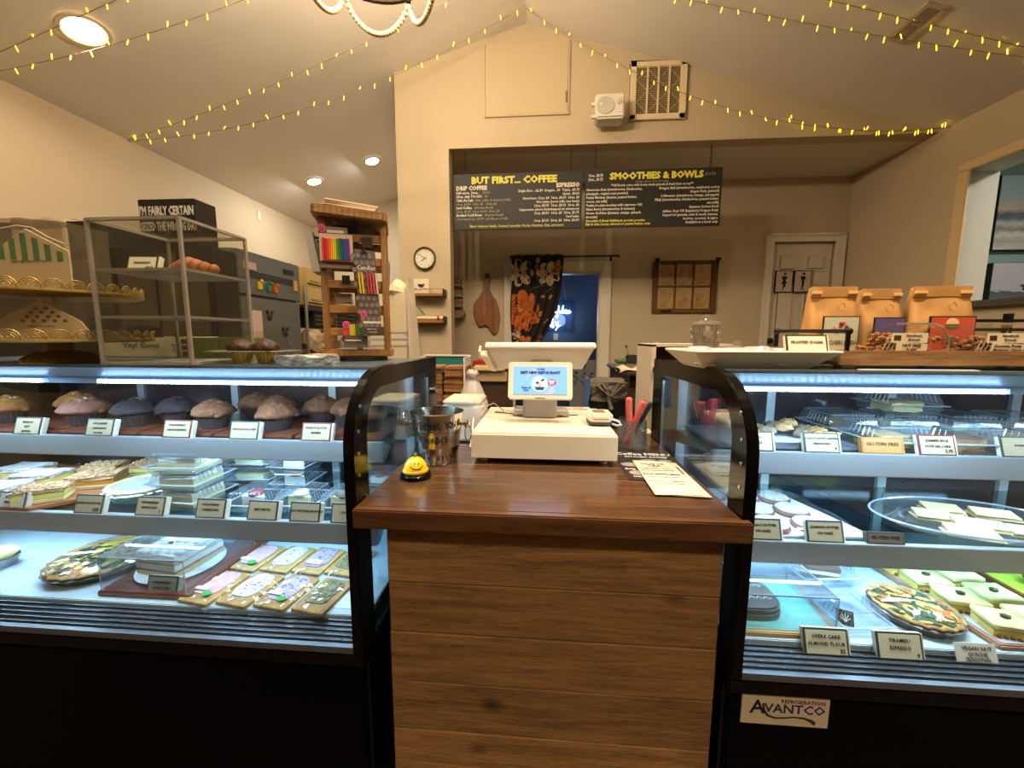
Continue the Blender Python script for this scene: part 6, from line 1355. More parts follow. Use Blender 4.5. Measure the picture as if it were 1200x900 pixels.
place(C2, (-1.50, 1.17, zb), .35); dup(C1, (-1.585, 1.26, zb), .3, 'crumb bar in the middle of the oak board'); dup(C1, (-1.44, 1.30, zb), .45, 'crumb bar at back right end of the oak board')
# round pie in foil
PCR = mat('pie_crust', (226, 208, 166), .7, noise=.2, scale=50, bump=.5); KEY = mat('pie_filling_pale', (196, 204, 190), .35, noise=.12, scale=20); FO = mat('foil_tin', (196, 204, 212), .2, .95, noise=.1, scale=30, bump=.3)
def pie(x, y, z, r, fill, lab, rimc=PCR, name='pie'):
    t = thing(name, lab, 'pie', (x, y, z))
    b = MB(); b.lathe([(0, 0), (r*.80, 0), (r, .028), (r*1.06, .030), (r*1.02, .033), (r*.95, .028), (0, .006)], (x, y, z), 48, wob=.02); b.build('foil_tin', FO, t)
    b = MB(); b.lathe([(r*.78, .012), (r*.97, .031), (r*1.01, .038), (r*.95, .042), (r*.86, .036), (r*.82, .030)], (x, y, z), 40, wob=.022, caps=False); b.build('crust', rimc, t, smooth='all')
    b = MB(); b.lathe([(0, .032), (r*.5, .032), (r*.86, .033), (r*.86, .02), (0, .018)], (x, y, z), 36); b.build('filling', fill, t); return t
def pack(w_, d, h_, lab, g_, name='clamshell'):
    t = lthing(name, lab, 'plastic pack', g_)
    P2 = lambda k, q: [(-w_/2*k, -d/2*k, q), (w_/2*k, -d/2*k, q), (w_/2*k, d/2*k, q), (-w_/2*k, d/2*k, q)]
    b = MB(); A = [b.b.verts.new(p) for p in P2(.84, 0)]; B = [b.b.verts.new(p) for p in P2(.95, h_*.40)]; b.b.faces.new(A)
    for i in range(4): b.b.faces.new((A[i], A[(i+1) % 4], B[(i+1) % 4], B[i]))
    b.build('base_tray', PK, t)
    b = MB()
    for a, c, d0, e0 in ((-w_/2*1.06, w_/2*1.06, -d/2*1.06, -d/2*.95), (-w_/2*1.06, w_/2*1.06, d/2*.95, d/2*1.06), (-w_/2*1.06, -w_/2*.95, -d/2*.95, d/2*.95), (w_/2*.95, w_/2*1.06, -d/2*.95, d/2*.95)): b.box(a, c, d0, e0, h_*.40, h_*.40+.002)
    b.build('flange', PKE, t, kind='stuff')
    b = MB(); A = [b.b.verts.new(p) for p in P2(.94, h_*.42)]; B = [b.b.verts.new(p) for p in P2(.80, h_*.92)]; C_ = [b.b.verts.new(p) for p in P2(.70, h_)]; b.b.faces.new(C_)
    for Q, R_ in ((A, B), (B, C_)):
        for i in range(4): b.b.faces.new((Q[i], Q[(i+1) % 4], R_[(i+1) % 4], R_[i]))
    b.build('lid', PK, t)
    b = MB()
    for sx in (-1, 1):
        for j in range(6):
            y_ = (-.32+.10*j)*d; b.tube([(sx*w_/2*.93, y_, h_*.52), (sx*w_/2*.83, y_*.92, h_*.84)], .0013, 3)
    b.tube([Vector(p) for p in P2(.80, h_*.93)], .0008, 4, closed=True); b.build('rib', PKE, t, kind='stuff')
    return t
PK = glass('pack_clear', (242, 247, 251), .07, .05, .045, (220, 232, 240), .6); PKE = glass('pack_edge', (225, 235, 242), .22, .1, .30, (215, 228, 238))
def slab(x, y, z, w_, d, hs, mats, lab, name='cake_slice', cat='cake', rz=0, g_=None, top=None):
    t = thing(name, lab, cat, (x, y, z), g_, 0); q = z
    for k, (h_, m_) in enumerate(zip(hs, mats)):
        M = Matrix.Translation((x, y, 0)) @ Matrix.Rotation(rz, 4, 'Z')
        b = MB(); s_ = .001*(k % 2); b.box(-w_/2+s_, w_/2-s_, -d/2+s_, d/2-s_, q, q+h_, M=M)
        if k == len(hs)-1: b.jitter(.0018, 2)
        b.build(('base', 'filling', 'layer', 'cream', 'top')[min(k, 4)] if k < len(hs)-1 else 'top', m_, t, bevel=0); q += h_
    return t, q
def wedge(x, y, z, r, h_, rz, mats, lab, name='pie_slice'):
    t = thing(name, lab, 'pie slice', (x, y, z))
    pts = [(0, -r*.5)] + [(r*math.sin(math.radians(a)), -r*.5+r*math.cos(math.radians(a))) for a in range(-24, 25, 6)]
    M = Matrix.Translation((x, y, z)) @ Matrix.Rotation(rz, 4, 'Z')
    b = MB(); b.prism(pts, 'z', 0, h_*.25, M=M); b.build('crust', mats[0], t)
    b = MB(); b.prism([(u*.97, v*.97) for u, v in pts], 'z', h_*.25, h_, M=M); b.jitter(.0012, 1); b.build('filling', mats[1], t)
    if len(mats) > 2: b = MB(); lump(b, (0, r*.12, h_+.004), r*.30, (1, 1.1, .45), .15); [setattr(v, 'co', M @ v.co) for v in b.b.verts]; b.build('topping', mats[2], t, smooth='all')
    return t
WHI = mat('whipped_cream', (236, 236, 228), .6, noise=.06, scale=40, bump=.3); SPON = mat('sponge_cake', (224, 206, 140), .85, noise=.2, scale=60); JAM = mat('berry_jam', (158, 20, 44), .2, noise=.3, scale=40); YEL2 = mat('pale_yellow_cream', (226, 224, 160), .6); BRN = mat('brown_cake', (110, 74, 44), .8, noise=.4, scale=50)
pie(-1.29, 1.14, ZL, .10, KEY, 'round pale filled pie in foil tin, middle shelf')
clam = pack(.155, .155, .070, 'x', 'clamshell packs in the left case')
first = [1]
def cl(x, y, z, lab, rz=0, s_=1, src=None):
    src = src or clam
    if src is clam and first[0]: first[0] = 0; o = clam; place(o, (x, y, z), rz); o['label'] = lab; o.scale = (s_,)*3; return o
    return dup(src, (x, y, z), rz, lab, scale=s_)
for k, (lab, l2) in enumerate((('lowest clear pack of the shortcake stack, middle shelf', 'white shortcake slab in the lowest pack'), ('middle clear pack of the shortcake stack', 'white shortcake slab in the middle pack'), ('top clear pack of the shortcake stack', 'white shortcake slab in the top pack'))):
    z = ZL+k*.052; x = -1.085; y = 1.10
    cl(x, y, z, lab, .08*(k-1)); slab(x, y, z+.003, .11, .11, (.012, .007, .014, .012), (SPON, WHI, SPON, WHI), l2, rz=.08*(k-1), g_='shortcake slabs in packs')
for k, lab in enumerate(('lower clear pack at back beside shortcake stack', 'upper clear pack at back beside shortcake stack')):
    cl(-1.01, 1.29, ZL+k*.055, lab, .1); slab(-1.01, 1.29, ZL+k*.055+.003, .10, .10, (.014, .01, .014), (BRN, WHI, YEL2), ('brown and yellow layered slab in lower back pack', 'brown and yellow layered slab in upper back pack')[k], g_='layered slabs in back packs')
for x, y, z, mats, lab, l2, s_ in ((-.865, 1.09, ZL, (PCR, WHI, JAM), 'clear pack with a cherry topped slice, front of middle shelf', 'white cheesecake slice with red jam, front pack', .82), (-.845, 1.26, ZL, (PCR, WHI, JAM), 'lower rear clear pack with red topped slice', 'red jam cheesecake slice in lower rear pack', .82), (-.845, 1.26, ZL+.058, (PCR, WHI, JAM), 'upper rear clear pack with red topped slice', 'red jam cheesecake slice in upper rear pack', .82),
        (-.725, 1.10, ZL, (SPON, YEL2, WHI), 'clear pack holding pale key lime slice', 'pale key lime pie slice with cream', .82), (-.59, 1.10, ZL, (BRN, SPON, BRN), 'clear pack holding brown drizzled slice by the post', 'brown drizzled peanut butter slice, middle shelf', .8), (-.545, 1.28, ZL, (BRN, WHI, BRN), 'clear pack with dark topped pie at back by the post', 'dark drizzled pie slice at the back', .8)):
    cl(x, y, z, lab, random.uniform(-.06, .06), s_); wedge(x, y, z+.003, .078, .030, 1.1, mats, l2)
# bottom deck, left case
def quiche(x, y, r, lab):
    t = thing('quiche', lab, 'quiche', (x, y, ZD))
    b = MB(); b.lathe([(0, 0), (r*.86, 0), (r, .022), (r*1.03, .024), (r*.98, .026), (0, .008)], (x, y, ZD), 44, wob=.012); b.build('foil_tin', mat('dark_foil', (96, 96, 84), .35, .8), t)
    b = MB(); b.lathe([(r*.86, .020), (r*.97, .027), (r*1.0, .032), (r*.94, .035), (r*.88, .028)], (x, y, ZD), 40, wob=.03, caps=False); b.build('crust', mat('quiche_crust', (190, 148, 84), .7, noise=.35, scale=30, bump=.4), t, smooth='all')
    b = MB(); b.lathe([(0, .028), (r*.88, .027), (r*.88, .012), (0, .012)], (x, y, ZD), 36); b.build('egg_filling', mat('quiche_egg', (222, 190, 84), .5, noise=.3, scale=22, col2=(176, 150, 60)), t)
    for nm, m_, n_ in (('spinach_leaf', mat('spinach', (52, 80, 24), .6, noise=.4, scale=50), 60), ('pepper_piece', mat('pepper_orange', (206, 112, 40), .5), 20), ('cheese_piece', mat('cheese_yellow', (232, 206, 110), .5), 26)):
        b = MB()
        for k in range(n_):
            a, q = random.uniform(0, 2*PI), random.random()**.5*r*.82; rot = random.uniform(0, PI)
            M = Matrix.Translation((x+q*math.cos(a), y+q*math.sin(a), ZD+.0285+random.random()*.004)) @ Matrix.Rotation(rot, 4, 'Z') @ Matrix.Rotation(random.uniform(-.3, .3), 4, 'X')
            L_ = random.uniform(.008, .019); W_ = L_*random.uniform(.3, .55); b.prism([(-L_, 0), (-L_*.4, W_), (L_*.5, W_*.8), (L_, 0), (L_*.4, -W_), (-L_*.5, -W_*.8)], 'z', 0, .0022, M=M)
        b.build(nm, m_, t, kind='stuff')
    b = MB(); b.lathe([(r*1.02, .030), (r*.9, .040), (r*.5, .044), (0, .045)], (x, y, ZD), 32, caps=False); b.jitter(.0022); b.build('film_wrap', glass('food_film', (245, 248, 250), .10, .10, .02), t)
    return t
quiche(-1.335, 1.035, .128, 'oval looking spinach quiche in foil on left of bottom deck')
quiche(.945, .985, .088, 'spinach quiche in foil beside the right case price cards')
b = MB(); b.box(-1.195, -.925, .895, 1.165, ZD, ZD+.014); b.build('serving_board', MAH, label='reddish square board under the plated shortcake', cat='board', bevel=.003)
MB().box(-1.03, -.925, 1.168, 1.30, ZD, ZD+.014).build('serving_board', MAH, label='small reddish board piece behind the plated shortcake', cat='board', bevel=.003)
t = thing('plate', 'round white plate under the layered shortcake, bottom deck', 'plate', (-1.075, 1.03, ZD+.0142))
b = MB(); b.lathe([(0, 0), (.07, 0), (.108, .008), (.107, .010), (.07, .004), (0, .004)], (-1.075, 1.03, ZD+.0142), 44); b.build('dish', mat('plate_white', (232, 236, 236), .2), t, smooth=True)
SB = mat('strawberry_pink', (206, 120, 110), .5, noise=.4, scale=50)
t, zq = slab(-1.08, 1.035, ZD+.0185, .135, .15, (.014, .008, .014, .008, .014, .010), (SPON, SB, WHI, SPON, WHI, WHI), 'layered strawberry shortcake block with piped cream top, on plate', rz=-.12)
b = MB()
for i in range(5):
    for j in range(5): lump(b, (-1.08+(-.054+.027*i), 1.035+(-.06+.03*j), zq), .014, (1, 1, .6), .1, 1)
b.build('piped_cream', WHI, t, smooth='all', kind='stuff')
for xx, yy in ((-1.085, 1.01), (-1.13, 1.085), (-1.04, 1.07)): MB().ball((xx, yy, zq+.009), .007, 1, (1.2, .9, .6)).build('strawberry_piece', mat('berry_red', (150, 30, 40), .3), t)
def cover(x0, x1, y0, y1, z0, z1, lab):
    t = thing('acrylic_cover', lab, 'cover', ((x0+x1)/2, (y0+y1)/2, z0))
    for bx in ((x0, x1, y0, y0+.002, z0, z1), (x0, x1, y1-.002, y1, z0, z1), (x0, x0+.002, y0+.002, y1-.002, z0, z1), (x1-.002, x1, y0+.002, y1-.002, z0, z1), (x0, x1, y0, y1, z1, z1+.002)): MB().box(*bx).build('panel', PK, t)
    for x, y in ((x0, y0), (x1, y0), (x0, y1), (x1, y1)): MB().box(x-.001, x+.001, y-.001, y+.001, z0, z1).build('edge', PKE, t)
    for a, c, d, e_ in ((x0, x1, y0, y0), (x0, x1, y1, y1), (x0, x0, y0, y1), (x1, x1, y0, y1)): MB().box(a-.001, c+.001, d-.001, e_+.001, z1-.001, z1+.0025).build('edge', PKE, t)
cover(-1.192, -.945, .905, 1.16, ZD+.0142, ZD+.105, 'clear acrylic cover over the plated shortcake')
t = thing('cream_tart', 'small pale cream tart at left edge of the bottom deck', 'tart', (-1.645, 1.0, ZD))
b = MB(); b.lathe([(0, 0), (.030, 0), (.042, .030), (0, .030)], (-1.645, 1.0, ZD), 24, wob=.03); b.build('cup', FO, t); b = MB(); lump(b, (-1.645, 1.0, ZD+.040), .040, (1, 1, .5), .1); b.build('cream', YEL2, t, smooth='all')
# toaster pastries
CRS = mat('toaster_crust', (206, 162, 96), .75, noise=.35, scale=28, bump=.4); ICE = {'p': mat('pink_icing', (226, 178, 196), .5), 'w': mat('pale_icing', (226, 226, 232), .5), 'l': mat('lilac_icing', (186, 168, 214), .5), 'g': mat('herb_topping', (150, 140, 90), .7, noise=.6, scale=60)}
SPK = {'p': None, 'w': mat('red_sprinkle', (206, 60, 80), .5), 'l': mat('violet_sprinkle', (130, 100, 170), .5), 'g': mat('green_herb', (58, 92, 44), .7)}
GST = mat('green_sticker2', (52, 150, 56), .5)
def pastry(kind, x, y, rz, lab, stick):
    t = thing('toaster_pastry', lab, 'pastry', (x, y, ZD), 'wrapped toaster pastries'); M = Matrix.Translation((x, y, ZD)) @ Matrix.Rotation(rz, 4, 'Z')
    b = MB(); b.prism(rr(.047, .068, .006), 'z', 0, .011, M=M); b.build('crust', CRS, t, bevel=.002, seg=1)
    b = MB(); n = 18; b.prism([((.034+random.uniform(-.003, .003))*math.copysign(abs(math.cos(a))**.5, math.cos(a)), .008+(.050+random.uniform(-.003, .003))*math.copysign(abs(math.sin(a))**.5, math.sin(a))) for a in [2*PI*i/n for i in range(n)]], 'z', .0112, .0142, M=M); b.build('icing', ICE[kind], t)
    if SPK[kind]:
        b = MB()
        for k in range(26):
            u, v = random.uniform(-.026, .026), random.uniform(-.035, .05); b.box(u, u+.006, v, v+.0015, .0142, .0155, M=M)
        b.build('sprinkle', SPK[kind], t, kind='stuff')
    if stick:
        b = MB(); b.prism([(.018+.013*math.cos(a), -.040+.010*math.sin(a)) for a in [2*PI*i/16 for i in range(16)]], 'z', .0180, .0186, M=M); b.build('green_sticker', GST, t)
        b = MB(); b.box(-.036, .004, -.030, -.018, .0176, .0181, M=M); b.build('paper_label', mat('label_grey', (206, 206, 210), .6), t)
    if kind == 'l' and not stick: b = MB(); b.box(-.022, .022, -.034, -.014, .0176, .0182, M=M); b.build('paper_label', mat('label_white', (232, 230, 232), .5), t)
    b = MB(); b.grid(9, 12, lambda u, v: M @ Vector(((u-.5)*.102, (v-.5)*.148, .0165+.0022*math.sin(u*23+v*9)*math.sin(v*17)-.012*(abs(u-.5)*2)**8-.012*(abs(v-.5)*2)**8))); b.build('film_wrap', glass('food_film', (0, 0, 0)), t)
for k, (kd, st_, nm) in enumerate((('p', 1, 'pink iced'), ('w', 0, 'white iced'), ('l', 0, 'lilac iced'), ('g', 0, 'herb topped'))):
    pastry(kd, (-.885, -.783, -.682, -.58)[k], 1.095, -.12, '%s toaster pastry in the back row' % nm, st_)
for k, (kd, st_, nm) in enumerate((('p', 1, 'pink iced'), ('w', 0, 'white iced'), ('l', 1, 'lilac iced with green sticker'), ('g', 0, 'herb topped'))):
    pastry(kd, (-.898, -.792, -.686, -.578)[k], (.948, .948, .945, .938)[k], -.15, '%s toaster pastry in the front row' % nm, st_)
MB().box(-.535, -.46, .90, 1.06, ZD, ZD+.001).build('ingredient_sheet', mat('sheet_pale', (196, 214, 228), .6), label='pale printed sheet at right end of left deck', cat='paper')

# ------------------------------------------------------------ right case
cards([(.570, ['VEGAN', 'COOKIE'], 'card beside the left post on top shelf, right case', (46, 42, 36), {}), (.735, ['CHOCOLATE CHUNK', 'PISTACHIO'], 'card behind the brass handle, right top shelf', (40, 56, 40), dict(price='4')), (1.015, ['SUMMER SPICE', 'OLIVE OIL CAKE'], 'red bordered card, right top shelf', RED, dict(price='2.75')), (1.21, ['SCONE'], 'card cut by the frame edge, right top shelf', (46, 56, 46), {})], 1.046, ZU+.0035, 'top shelf cards right')
t = PC(['GLUTEN FREE'], 'brown kraft GLUTEN FREE card, right top shelf', (140, 92, 46), .098, .042, 'gluten free cards', backing=(150, 104, 56), sz=.013, card=(168, 112, 58)); place(t, (.885, 1.048, ZU+.0035))
t = PC(['GLUTEN FREE'], 'dark GLUTEN FREE card on right middle shelf', (70, 62, 54), .085, .028, 'gluten free cards', backing=(80, 72, 64), sz=.011, card=(92, 82, 72)); place(t, (.865, .988, ZL+.0035))
cards([(.572, ['PEANUT BUTTER', 'NO BAKE'], 'card reading PEANUT BUTTER NO BAKE', NAVYB, {}), (.722, ['ALMOND BUTTER', 'NO BAKE'], 'card reading ALMOND BUTTER NO BAKE', NAVYB, {})], .986, ZL+.0035, 'middle shelf cards right')
def lowcard(x, ls, lab, **kw): place(PC(ls, lab, (46, 60, 56), .094, .056, 'bottom cards', sz=.0105, card=(206, 202, 180), **kw), (x, .856, .6852))
lowcard(.655, ['OPERA CAKE', 'ALMOND FLOUR'], 'bottom card reading OPERA CAKE', price='32'); lowcard(.812, ['TIRAMISU', 'ESPRESSO'], 'bottom card right of the opera cake card', price='9')
t = thing('paper_card', 'handwritten white paper card at right of bottom deck', 'price card', (.975, .862, .686))
M = Matrix.Translation((.975, .860, .686)) @ Matrix.Rotation(-.35, 4, 'X'); MB().box(-.045, .040, 0, .0015, 0, .040, M=M).build('card', mat('card_plain', (206, 204, 196), .6), t)
R = M.to_3x3()
for s, q in (('VEGAN NUT', .026), ('QUICHE', .014), ('SEASONAL', .004)): text(s, M @ Vector((0, -.0004, q)), R @ Vector((1, 0, 0)), R @ Vector((0, 0, 1)), .011, GREYINK, t, 'print', 'CENTER', off=.0002)
# top shelf right: dark tray with cookies, brass handles, packs
t = thing('slate_tray', 'dark slate tray with brass loop handles, right top shelf', 'tray', (.72, 1.17, ZU))
MB().box(.48, .865, 1.075, 1.33, ZU, ZU+.010).build('slate', mat('slate_grey', (84, 90, 100), .4), t, bevel=.003)
BR = mat('brass_handle', (196, 170, 104), .25, .9)
for pts in ([(.70, 1.085, ZU+.010), (.722, 1.085, ZU+.042), (.735, 1.083, ZU+.050), (.80, 1.083, ZU+.047), (.792, 1.085, ZU+.042), (.765, 1.085, ZU+.010)], [(.57, 1.30, ZU+.010), (.57, 1.30, ZU+.05), (.58, 1.30, ZU+.058), (.65, 1.30, ZU+.058), (.66, 1.30, ZU+.05), (.665, 1.30, ZU+.01)]):
    b = MB(); b.tube(pts, .0042, 8); b.build('handle', BR, t, smooth=True)
MB().box(.60, .76, 1.12, 1.22, ZU+.0102, ZU+.012).build('parchment', mat('parchment_blue', (196, 206, 220), .6), label='pale parchment sheet under the cookies on slate tray', cat='paper')
CK = [mat('cookie_tan', (206, 164, 112), .8, noise=.45, scale=40, bump=.5), mat('cookie_grey', (150, 134, 120), .8, noise=.5, scale=40, bump=.5)]
for k in range(10):
    x, y = .62+(k % 5)*.045+random.uniform(-.008, .008), 1.17+(k//5)*.065; zz = ZU+.0125+(k % 3)*.009
    t = thing('cookie', 'rugged cookie, %s from left in the %s row on slate tray' % (('first', 'second', 'third', 'fourth', 'fifth')[k % 5], ('front', 'rear')[k//5]), 'cookie', (x, y, zz), 'cookies heaped on the slate tray')
    b = MB(); lump(b, (x, y, zz+.012), .026, (1, 1, .5), .14); b.build('crumb', CK[k % 2], t)
    for j in range(4): a = j*1.7+k; MB().ball((x+.013*math.cos(a), y+.013*math.sin(a), zz+.022), .004, 1).build('nut', mat('nut_green', (120, 120, 60), .6), t)
rp = [(.955, 1.315, ZU, 'lower rear pack above slate tray, right top shelf'), (1.13, 1.315, ZU, 'rear lower pack of the tall pair'), (1.13, 1.315, ZU+.07, 'rear upper pack of the tall pair, right top shelf'), (.96, 1.145, ZU, 'front pack with green and orange food, behind kraft card'), (1.30, 1.315, ZU, 'rear pack right of the tall pair'), (1.135, 1.14, ZU, 'front pack with brown slice behind red bordered card'), (1.31, 1.14, ZU, 'front pack beside the frame edge, right top shelf'), (1.475, 1.315, ZU, 'rear pack beside the frame edge, right top shelf')]
fm = [BRN, CRT, SPON, mat('veg_mix', (150, 130, 60), .7, noise=.6, scale=50), YEL2, mat('brown_loaf', (176, 122, 66), .8, noise=.3, scale=30), mat('tan_loaf', (206, 170, 120), .8, noise=.25, scale=30), CHOC]
for k, (x, y, z, lab) in enumerate(rp):
    cl(x, y, z, lab, random.uniform(-.04, .04), 1.0)['group'] = 'clamshell packs in the right case'
    t = thing('packed_slice', 'food slab inside the ' + lab, 'cake', (x, y, z+.003))
    b = MB(); b.box(x-.045, x+.045, y-.04, y+.04, z+.003, z+.032); b.jitter(.004, 3); b.build('slab', fm[k], t)
    b = MB(); b.box(x-.04, x+.04, y-.035, y+.035, z+.0322, z+.038); b.jitter(.003, 2); b.build('topping', fm[(k+3) % 8], t)
# middle shelf right: iced cookies on a board, big clear platter with folded pastries
b = MB(); b.prism([(.46, 1.0), (.865, 1.02), (.79, 1.30), (.46, 1.32)], 'z', ZL, ZL+.006); b.build('platter', mat('platter_white', (216, 224, 232), .4), label='white platter of sugared cookies, right middle shelf', cat='platter')
ROC = mat('reddish_cookie', (140, 84, 70), .8, noise=.3, scale=30)
ck = lthing('iced_cookie', 'x', 'cookie', 'sugared cookies on the white platter')
b = MB(); b.lathe([(0, 0), (.042, 0), (.046, .007), (.042, .014), (0, .014)], n=22); 
for v in b.b.verts: v.co *= 1+random.uniform(-.03, .03)
b.build('cookie', ROC, ck)
b = MB(); b.lathe([(.041, .0142), (.036, .0185), (0, .0195)], n=20)
for v in b.b.verts: v.co.x *= 1+random.uniform(-.05, .05)
b.build('sugar_top', POW, ck, smooth=True)
cp = [(.525, 1.06), (.625, 1.055), (.73, 1.06), (.53, 1.15), (.635, 1.145), (.735, 1.15), (.54, 1.24), (.64, 1.235), (.735, 1.24)]
nmr = ('front', 'middle', 'back'); nmc = ('left', 'centre', 'right')
for k, (x, y) in enumerate(cp):
    o = ck if k == 0 else dup(ck); place(o, (x, y, ZL+.0064), k); o['label'] = 'sugar topped cookie, %s row %s, on the white platter' % (nmr[k//3], nmc[k % 3])
b = MB(); b.grid(14, 10, lambda u, v: (.46+.37*u+.03*(1-v)*u, 1.01+.29*v, ZL+.030+.003*math.sin(u*25)*math.sin(v*14)-.022*(abs(u-.5)*2)**10-.02*(abs(v-.5)*2)**10)); b.build('film_wrap', glass('food_film', (0, 0, 0)), label='cling film stretched over the sugared cookies', cat='film')
t = thing('clear_platter', 'large oval clear platter of folded pastries, right middle shelf', 'platter', (1.17, 1.12, ZL))
def oval(k): return [(1.19+.235*k*math.cos(a), 1.13+.135*k*math.sin(a)) for a in [2*PI*i/44 for i in range(44)]]
b = MB(); A = [b.b.verts.new((x, y, ZL+.002)) for x, y in oval(.86)]; B = [b.b.verts.new((x, y, ZL+.020)) for x, y in oval(1)]; b.b.faces.new(A)
for i in range(44): b.b.faces.new((A[i], A[(i+1) % 44], B[(i+1) % 44], B[i]))
b.build('dish', PK, t, smooth=True)
b = MB(); b.tube([(x, y, ZL+.021) for x, y in oval(1.0)], .003, 6, closed=True); b.build('rim', PKE, t, smooth=True)
FP = mat('folded_pastry', (226, 208, 160), .7, noise=.15, scale=30, bump=.3); FPI = mat('pastry_inside', (176, 118, 76), .7)
for k, (x, y, rz, L_) in enumerate(((1.12, 1.05, -.35, .085), (1.19, 1.10, -.35, .09), (1.12, 1.15, -.3, .07), (1.19, 1.20, -.25, .075), (1.28, 1.06, -.3, .08), (1.30, 1.17, -.3, .08))):
    t = thing('folded_pastry', ('front left', 'front centre', 'rear left', 'rear centre', 'front right', 'rear right')[k] + ' folded cream pastry on the clear platter', 'pastry', (x, y, ZL+.0042), 'folded pastries on the clear platter')
    M = Matrix.Translation((x, y, ZL+.0045)) @ Matrix.Rotation(rz, 4, 'Z')
    b = MB(); b.prism([(-.022, 0), (.022, 0), (.024, .004), (-.020, .006)], 'x', -L_*.6, L_*.6, M=M); b.build('lower_flap', FP, t)
    b = MB(); b.prism([(-.018, .007), (.022, .005), (.022, .012), (-.010, .012)], 'x', -L_*.55, L_*.5, M=M); b.build('filling', FPI, t)
    b = MB(); b.hexa([M @ Vector(p) for p in ((-L_*.62, -.026, .010), (L_*.6, -.020, .008), (L_*.62, .026, .010), (-L_*.55, .022, .013))], [M @ Vector(p) for p in ((-L_*.62, -.024, .013), (L_*.6, -.018, .011), (L_*.62, .026, .017), (-L_*.55, .022, .019))]); b.build('upper_flap', FP, t)
    b = MB(); b.hexa([M @ Vector(p) for p in ((L_*.62, -.02, 0), (L_*.72, -.015, 0), (L_*.72, .02, 0), (L_*.62, .025, 0))], [M @ Vector(p) for p in ((L_*.6, -.018, .012), (L_*.70, -.01, .004), (L_*.70, .015, .006), (L_*.6, .024, .017))]); b.build('folded_end', FP, t)
# deck right
TUR = mat('turquoise_paper', (126, 200, 190), .6, noise=.1, scale=20)
t = thing('serving_board', 'pale wood board lined with turquoise paper, right bottom deck', 'board', (.58, 1.0, ZD))
b = MB(); b.prism([(.46, .885), (.705, .885), (.74, 1.12), (.46, 1.12)], 'z', ZD, ZD+.012); b.build('board', wood('pale_board', (150, 116, 80), (206, 172, 128), 7, 0, .5), t, bevel=.002)
b = MB(); b.prism([(.465, .895), (.690, .895), (.722, 1.11), (.465, 1.11)], 'z', ZD+.0121, ZD+.0132); b.build('turquoise_paper', TUR, t)
t = thing('opera_cake', 'grey glazed cake with white script on the turquoise paper', 'cake', (.54, 1.0, ZD+.0135))
def cakeout(k): return [(.535+.075*k*math.copysign(abs(math.cos(a))**.7, math.cos(a)), .995+.075*k*math.copysign(abs(math.sin(a))**.7, math.sin(a))) for a in [2*PI*i/30 for i in range(30)]]
b = MB(); b.prism(cakeout(1), 'z', ZD+.0135, ZD+.030); b.build('sponge', mat('cake_olive', (128, 118, 92), .7, noise=.2, scale=30), t, bevel=.002)
b = MB(); b.prism(cakeout(.98), 'z', ZD+.0302, ZD+.044); b.build('glaze', mat('cake_glaze', (104, 100, 96), .25), t, bevel=.004)
for k in range(2): b = MB(); b.tube([(.485+.006*i, .965+k*.05+.005*math.sin(i*2.2), ZD+.045) for i in range(18)], .0016, 5); b.build('script_icing', WHI, t)
cover(.47, .70, .90, 1.09, ZD+.0134, ZD+.095, 'clear acrylic cover over the opera cake')
t = thing('emblem_card', 'small black card with white tree emblem beside the cover', 'card', (.748, .935, ZD))
o = cl(.775, .965, ZD, 'low clear pack with black emblem card, right bottom deck', .1, .78); o['group'] = 'clamshell packs in the right case'
M = Matrix.Translation((.748, .935, ZD+.004)) @ Matrix.Rotation(-.5, 4, 'X') @ Matrix.Rotation(.2, 4, 'Y')
b = MB(); b.box(-.02, .02, 0, .002, 0, .034, M=M); b.build('black_card', INK, t)
b = MB()
for k in range(5): a = PI*(k+.5)/5; b.tube([M @ Vector((0, -.001, .008)), M @ Vector((.012*math.cos(a), -.001, .014+.012*math.sin(a)))], .0009, 4)
b.build('emblem', WHI, t, kind='stuff')
o = cl(.815, 1.165, ZD, 'clear pack with dark drizzled loaf, rear of right deck', .1, 1.05); o['group'] = 'clamshell packs in the right case'
slab(.815, 1.165, ZD+.003, .12, .07, (.012, .010, .012), (BRN, WHI, BRN), 'dark drizzled loaf in the pack at rear right deck', rz=-.2)
t = thing('lined_tray', 'long wood tray with grey liner under yellow frosted squares', 'tray', (1.1, 1.0, ZD))
def strip_(x0, w_, y0, y1, dx): return [(x0, y0), (x0+w_, y0), (x0+w_+dx, y1), (x0+dx, y1)]
b = MB(); b.prism([(1.04, .885), (1.26, .885), (1.28, 1.22), (1.015, 1.22)], 'z', ZD, ZD+.012); b.build('tray_base', wood('pinkish_wood', (120, 84, 66), (170, 130, 106), 7, 1, .5), t, bevel=.003)
b = MB(); b.prism([(1.052, .892), (1.25, .892), (1.27, 1.21), (1.028, 1.21)], 'z', ZD+.0121, ZD+.0136); b.build('grey_liner', mat('liner_grey', (150, 156, 172), .6), t)
FR_ = mat('lime_frosting', (214, 216, 150), .55, noise=.1, scale=30, bump=.3); BB = mat('blackberry', (50, 46, 30), .4)
fr0 = None
